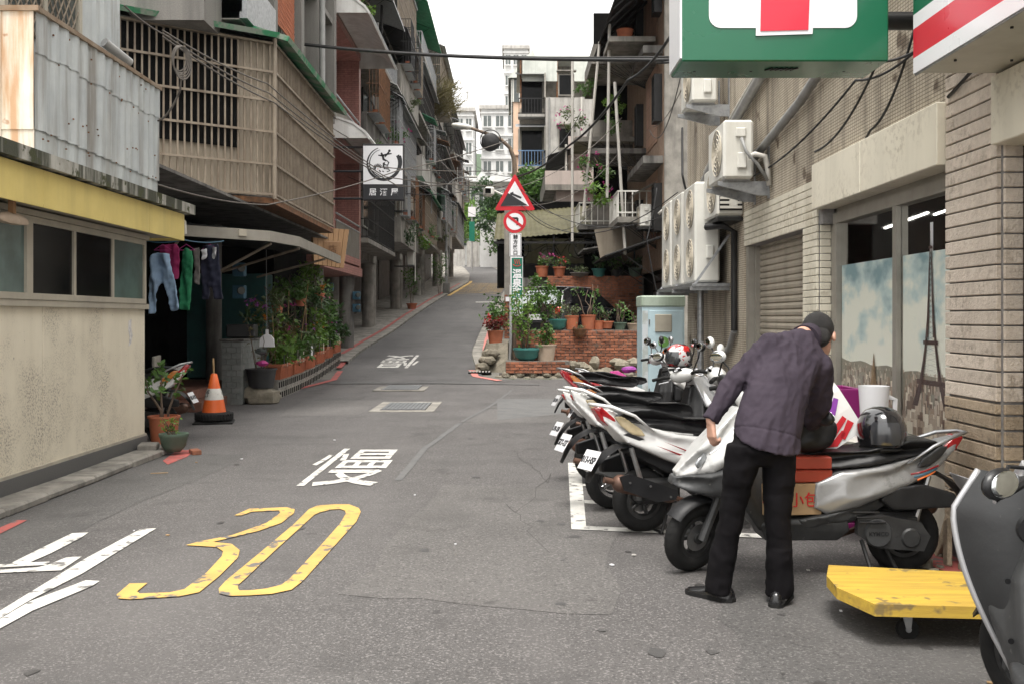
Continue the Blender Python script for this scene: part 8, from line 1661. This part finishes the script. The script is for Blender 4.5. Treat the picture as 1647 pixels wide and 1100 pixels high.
far = [((838,300),24,(1000,190),28),((838,310),24,(985,300),30),((835,290),24,(700,240),45),((835,295),24,(690,262),42),((830,300),24,(672,210),40),((838,305),24,(1075,345),17),((838,330),24,(1090,310),16),((830,285),24,(745,240),70),((838,270),24,(935,180),30),((826,285),24,(560,285),26),((845,330),24,(1000,240),29),((840,335),24,(960,330),30),((1050,205),25,(1130,60),15),((1045,210),25,(1105,75),15),((800,360),40,(690,300),50),((740,225),70,(835,250),60)]
for i, (a, ya, b, yb) in enumerate(far): wire('thin_cable', 'thin cable strung between the lamp pole and the houses', [P(*a, ya), P(*b, yb)], .009, rg.uniform(.2,.9), rg.choice(['cable','cable','cable_grey']), group=wg)
wl = [((1470,50),(1400,210),(1315,287)), ((1540,10),(1380,130),(1200,290)), ((1600,-30),(1420,100),(1318,245))]
for i, q in enumerate(wl): wire('wall_cable', ['black cable draped along the fascia under the green sign', 'black cable swagging from the striped canopy to the air conditioner', 'thin black cable pinned to the mosaic wall'][i], [Vector((XR-.03-.02*i, YX(px, XR-.03), EYE-(py-HY)/F*YX(px, XR-.03))) for px, py in q], .010, .12)
for i, (pts, l) in enumerate((([(2.7,14.8,3.2),(2.5,14.6,3.6),(2.6,15.2,4.4)], 'tangled cable loop at the shop building corner'), ([(3.9,26.8,5.0),(3.6,26.6,3.6),(3.9,26.8,2.2)], 'dark conduit loop on the grey end wall'))): wire('loose_cable', l, pts, .018, .1)
MB().tube([(3.95,26.85,4.3),(4.1,26.8,4.45),(4.3,26.85,4.3),(4.3,26.85,.5)], .04, 8).build('conduit', 'pvc_white', None, 180, label='white conduit bent over on the grey end wall', cat='pipe')
# litter, stains
rg = random.Random(9)
for k in range(14):
    x, y = rg.uniform(-3.6,2.4), rg.uniform(4.5,15); s_ = rg.uniform(.006,.014); MB().box((x, y, .012), (s_*2, s_*1.3, .006), rg.random()*3).build('litter_scrap', rg.choice(['sign_white','paper','bamboo','concrete_light']), None, 0, label='tiny scrap of litter on the asphalt', cat='litter', group='scraps of litter on the road')
for x, y, a in ((2.02, 4.05, -.35), (-3.4,9.6,.3)): MB().box((x, y, .013), (.16, .018, .004), a).build('wood_splinter', 'bamboo', None, 0, label='long pale splinter lying on the asphalt', cat='litter', group='splinters on the road')
MB().box((1.95,3.9,.013), (.035,.02,.008), .4).build('cigarette_packet', 'sign_white', None, 0, label='white scrap of packaging near the cut-off scooter', cat='litter')
# bits near the far scooters
hb = thing('handcart', 'pink and purple bags heaped behind the scooters by the stones', 'bag', (1.6, 14.5, 0)); rock((1.55,14.6,.55), (.2,.16,.18), 'petal_pink', hb, 5, 'pink_bag'); rock((1.72,14.7,.75), (.11,.09,.05), 'petal_violet', hb, 6, 'purple_bag'); MB().box((1.6,14.65,.2), (.6,.45,.4), 0, .03).build('basket', 'plastic_grey', hb, 30)
rods('broom_handle', 'cone_orange', thing('broom', 'orange broom handle leaning on the tall brick wall', 'broom', (3.1, 30.9, .9)), [((2.95, 31.2, 1.9), (3.15, 31.35, .9))], .02)
# ---------------------------------------------------------------- haze
hz = MB().span(-200, 200, -30, 215, -2, 60).build('haze', None, None, 0, kind='stuff'); hm_ = bpy.data.materials.new('haze_air'); hm_.use_nodes = True; N = hm_.node_tree.nodes; N.remove(N['Principled BSDF']); v_ = N.new('ShaderNodeVolumePrincipled'); v_.inputs['Color'].default_value = (.93,.95,1,1); v_.inputs['Density'].default_value = .00012; hm_.node_tree.links.new(v_.outputs[0], N['Material Output'].inputs['Volume']); hz.data.materials.clear(); hz.data.materials.append(hm_)
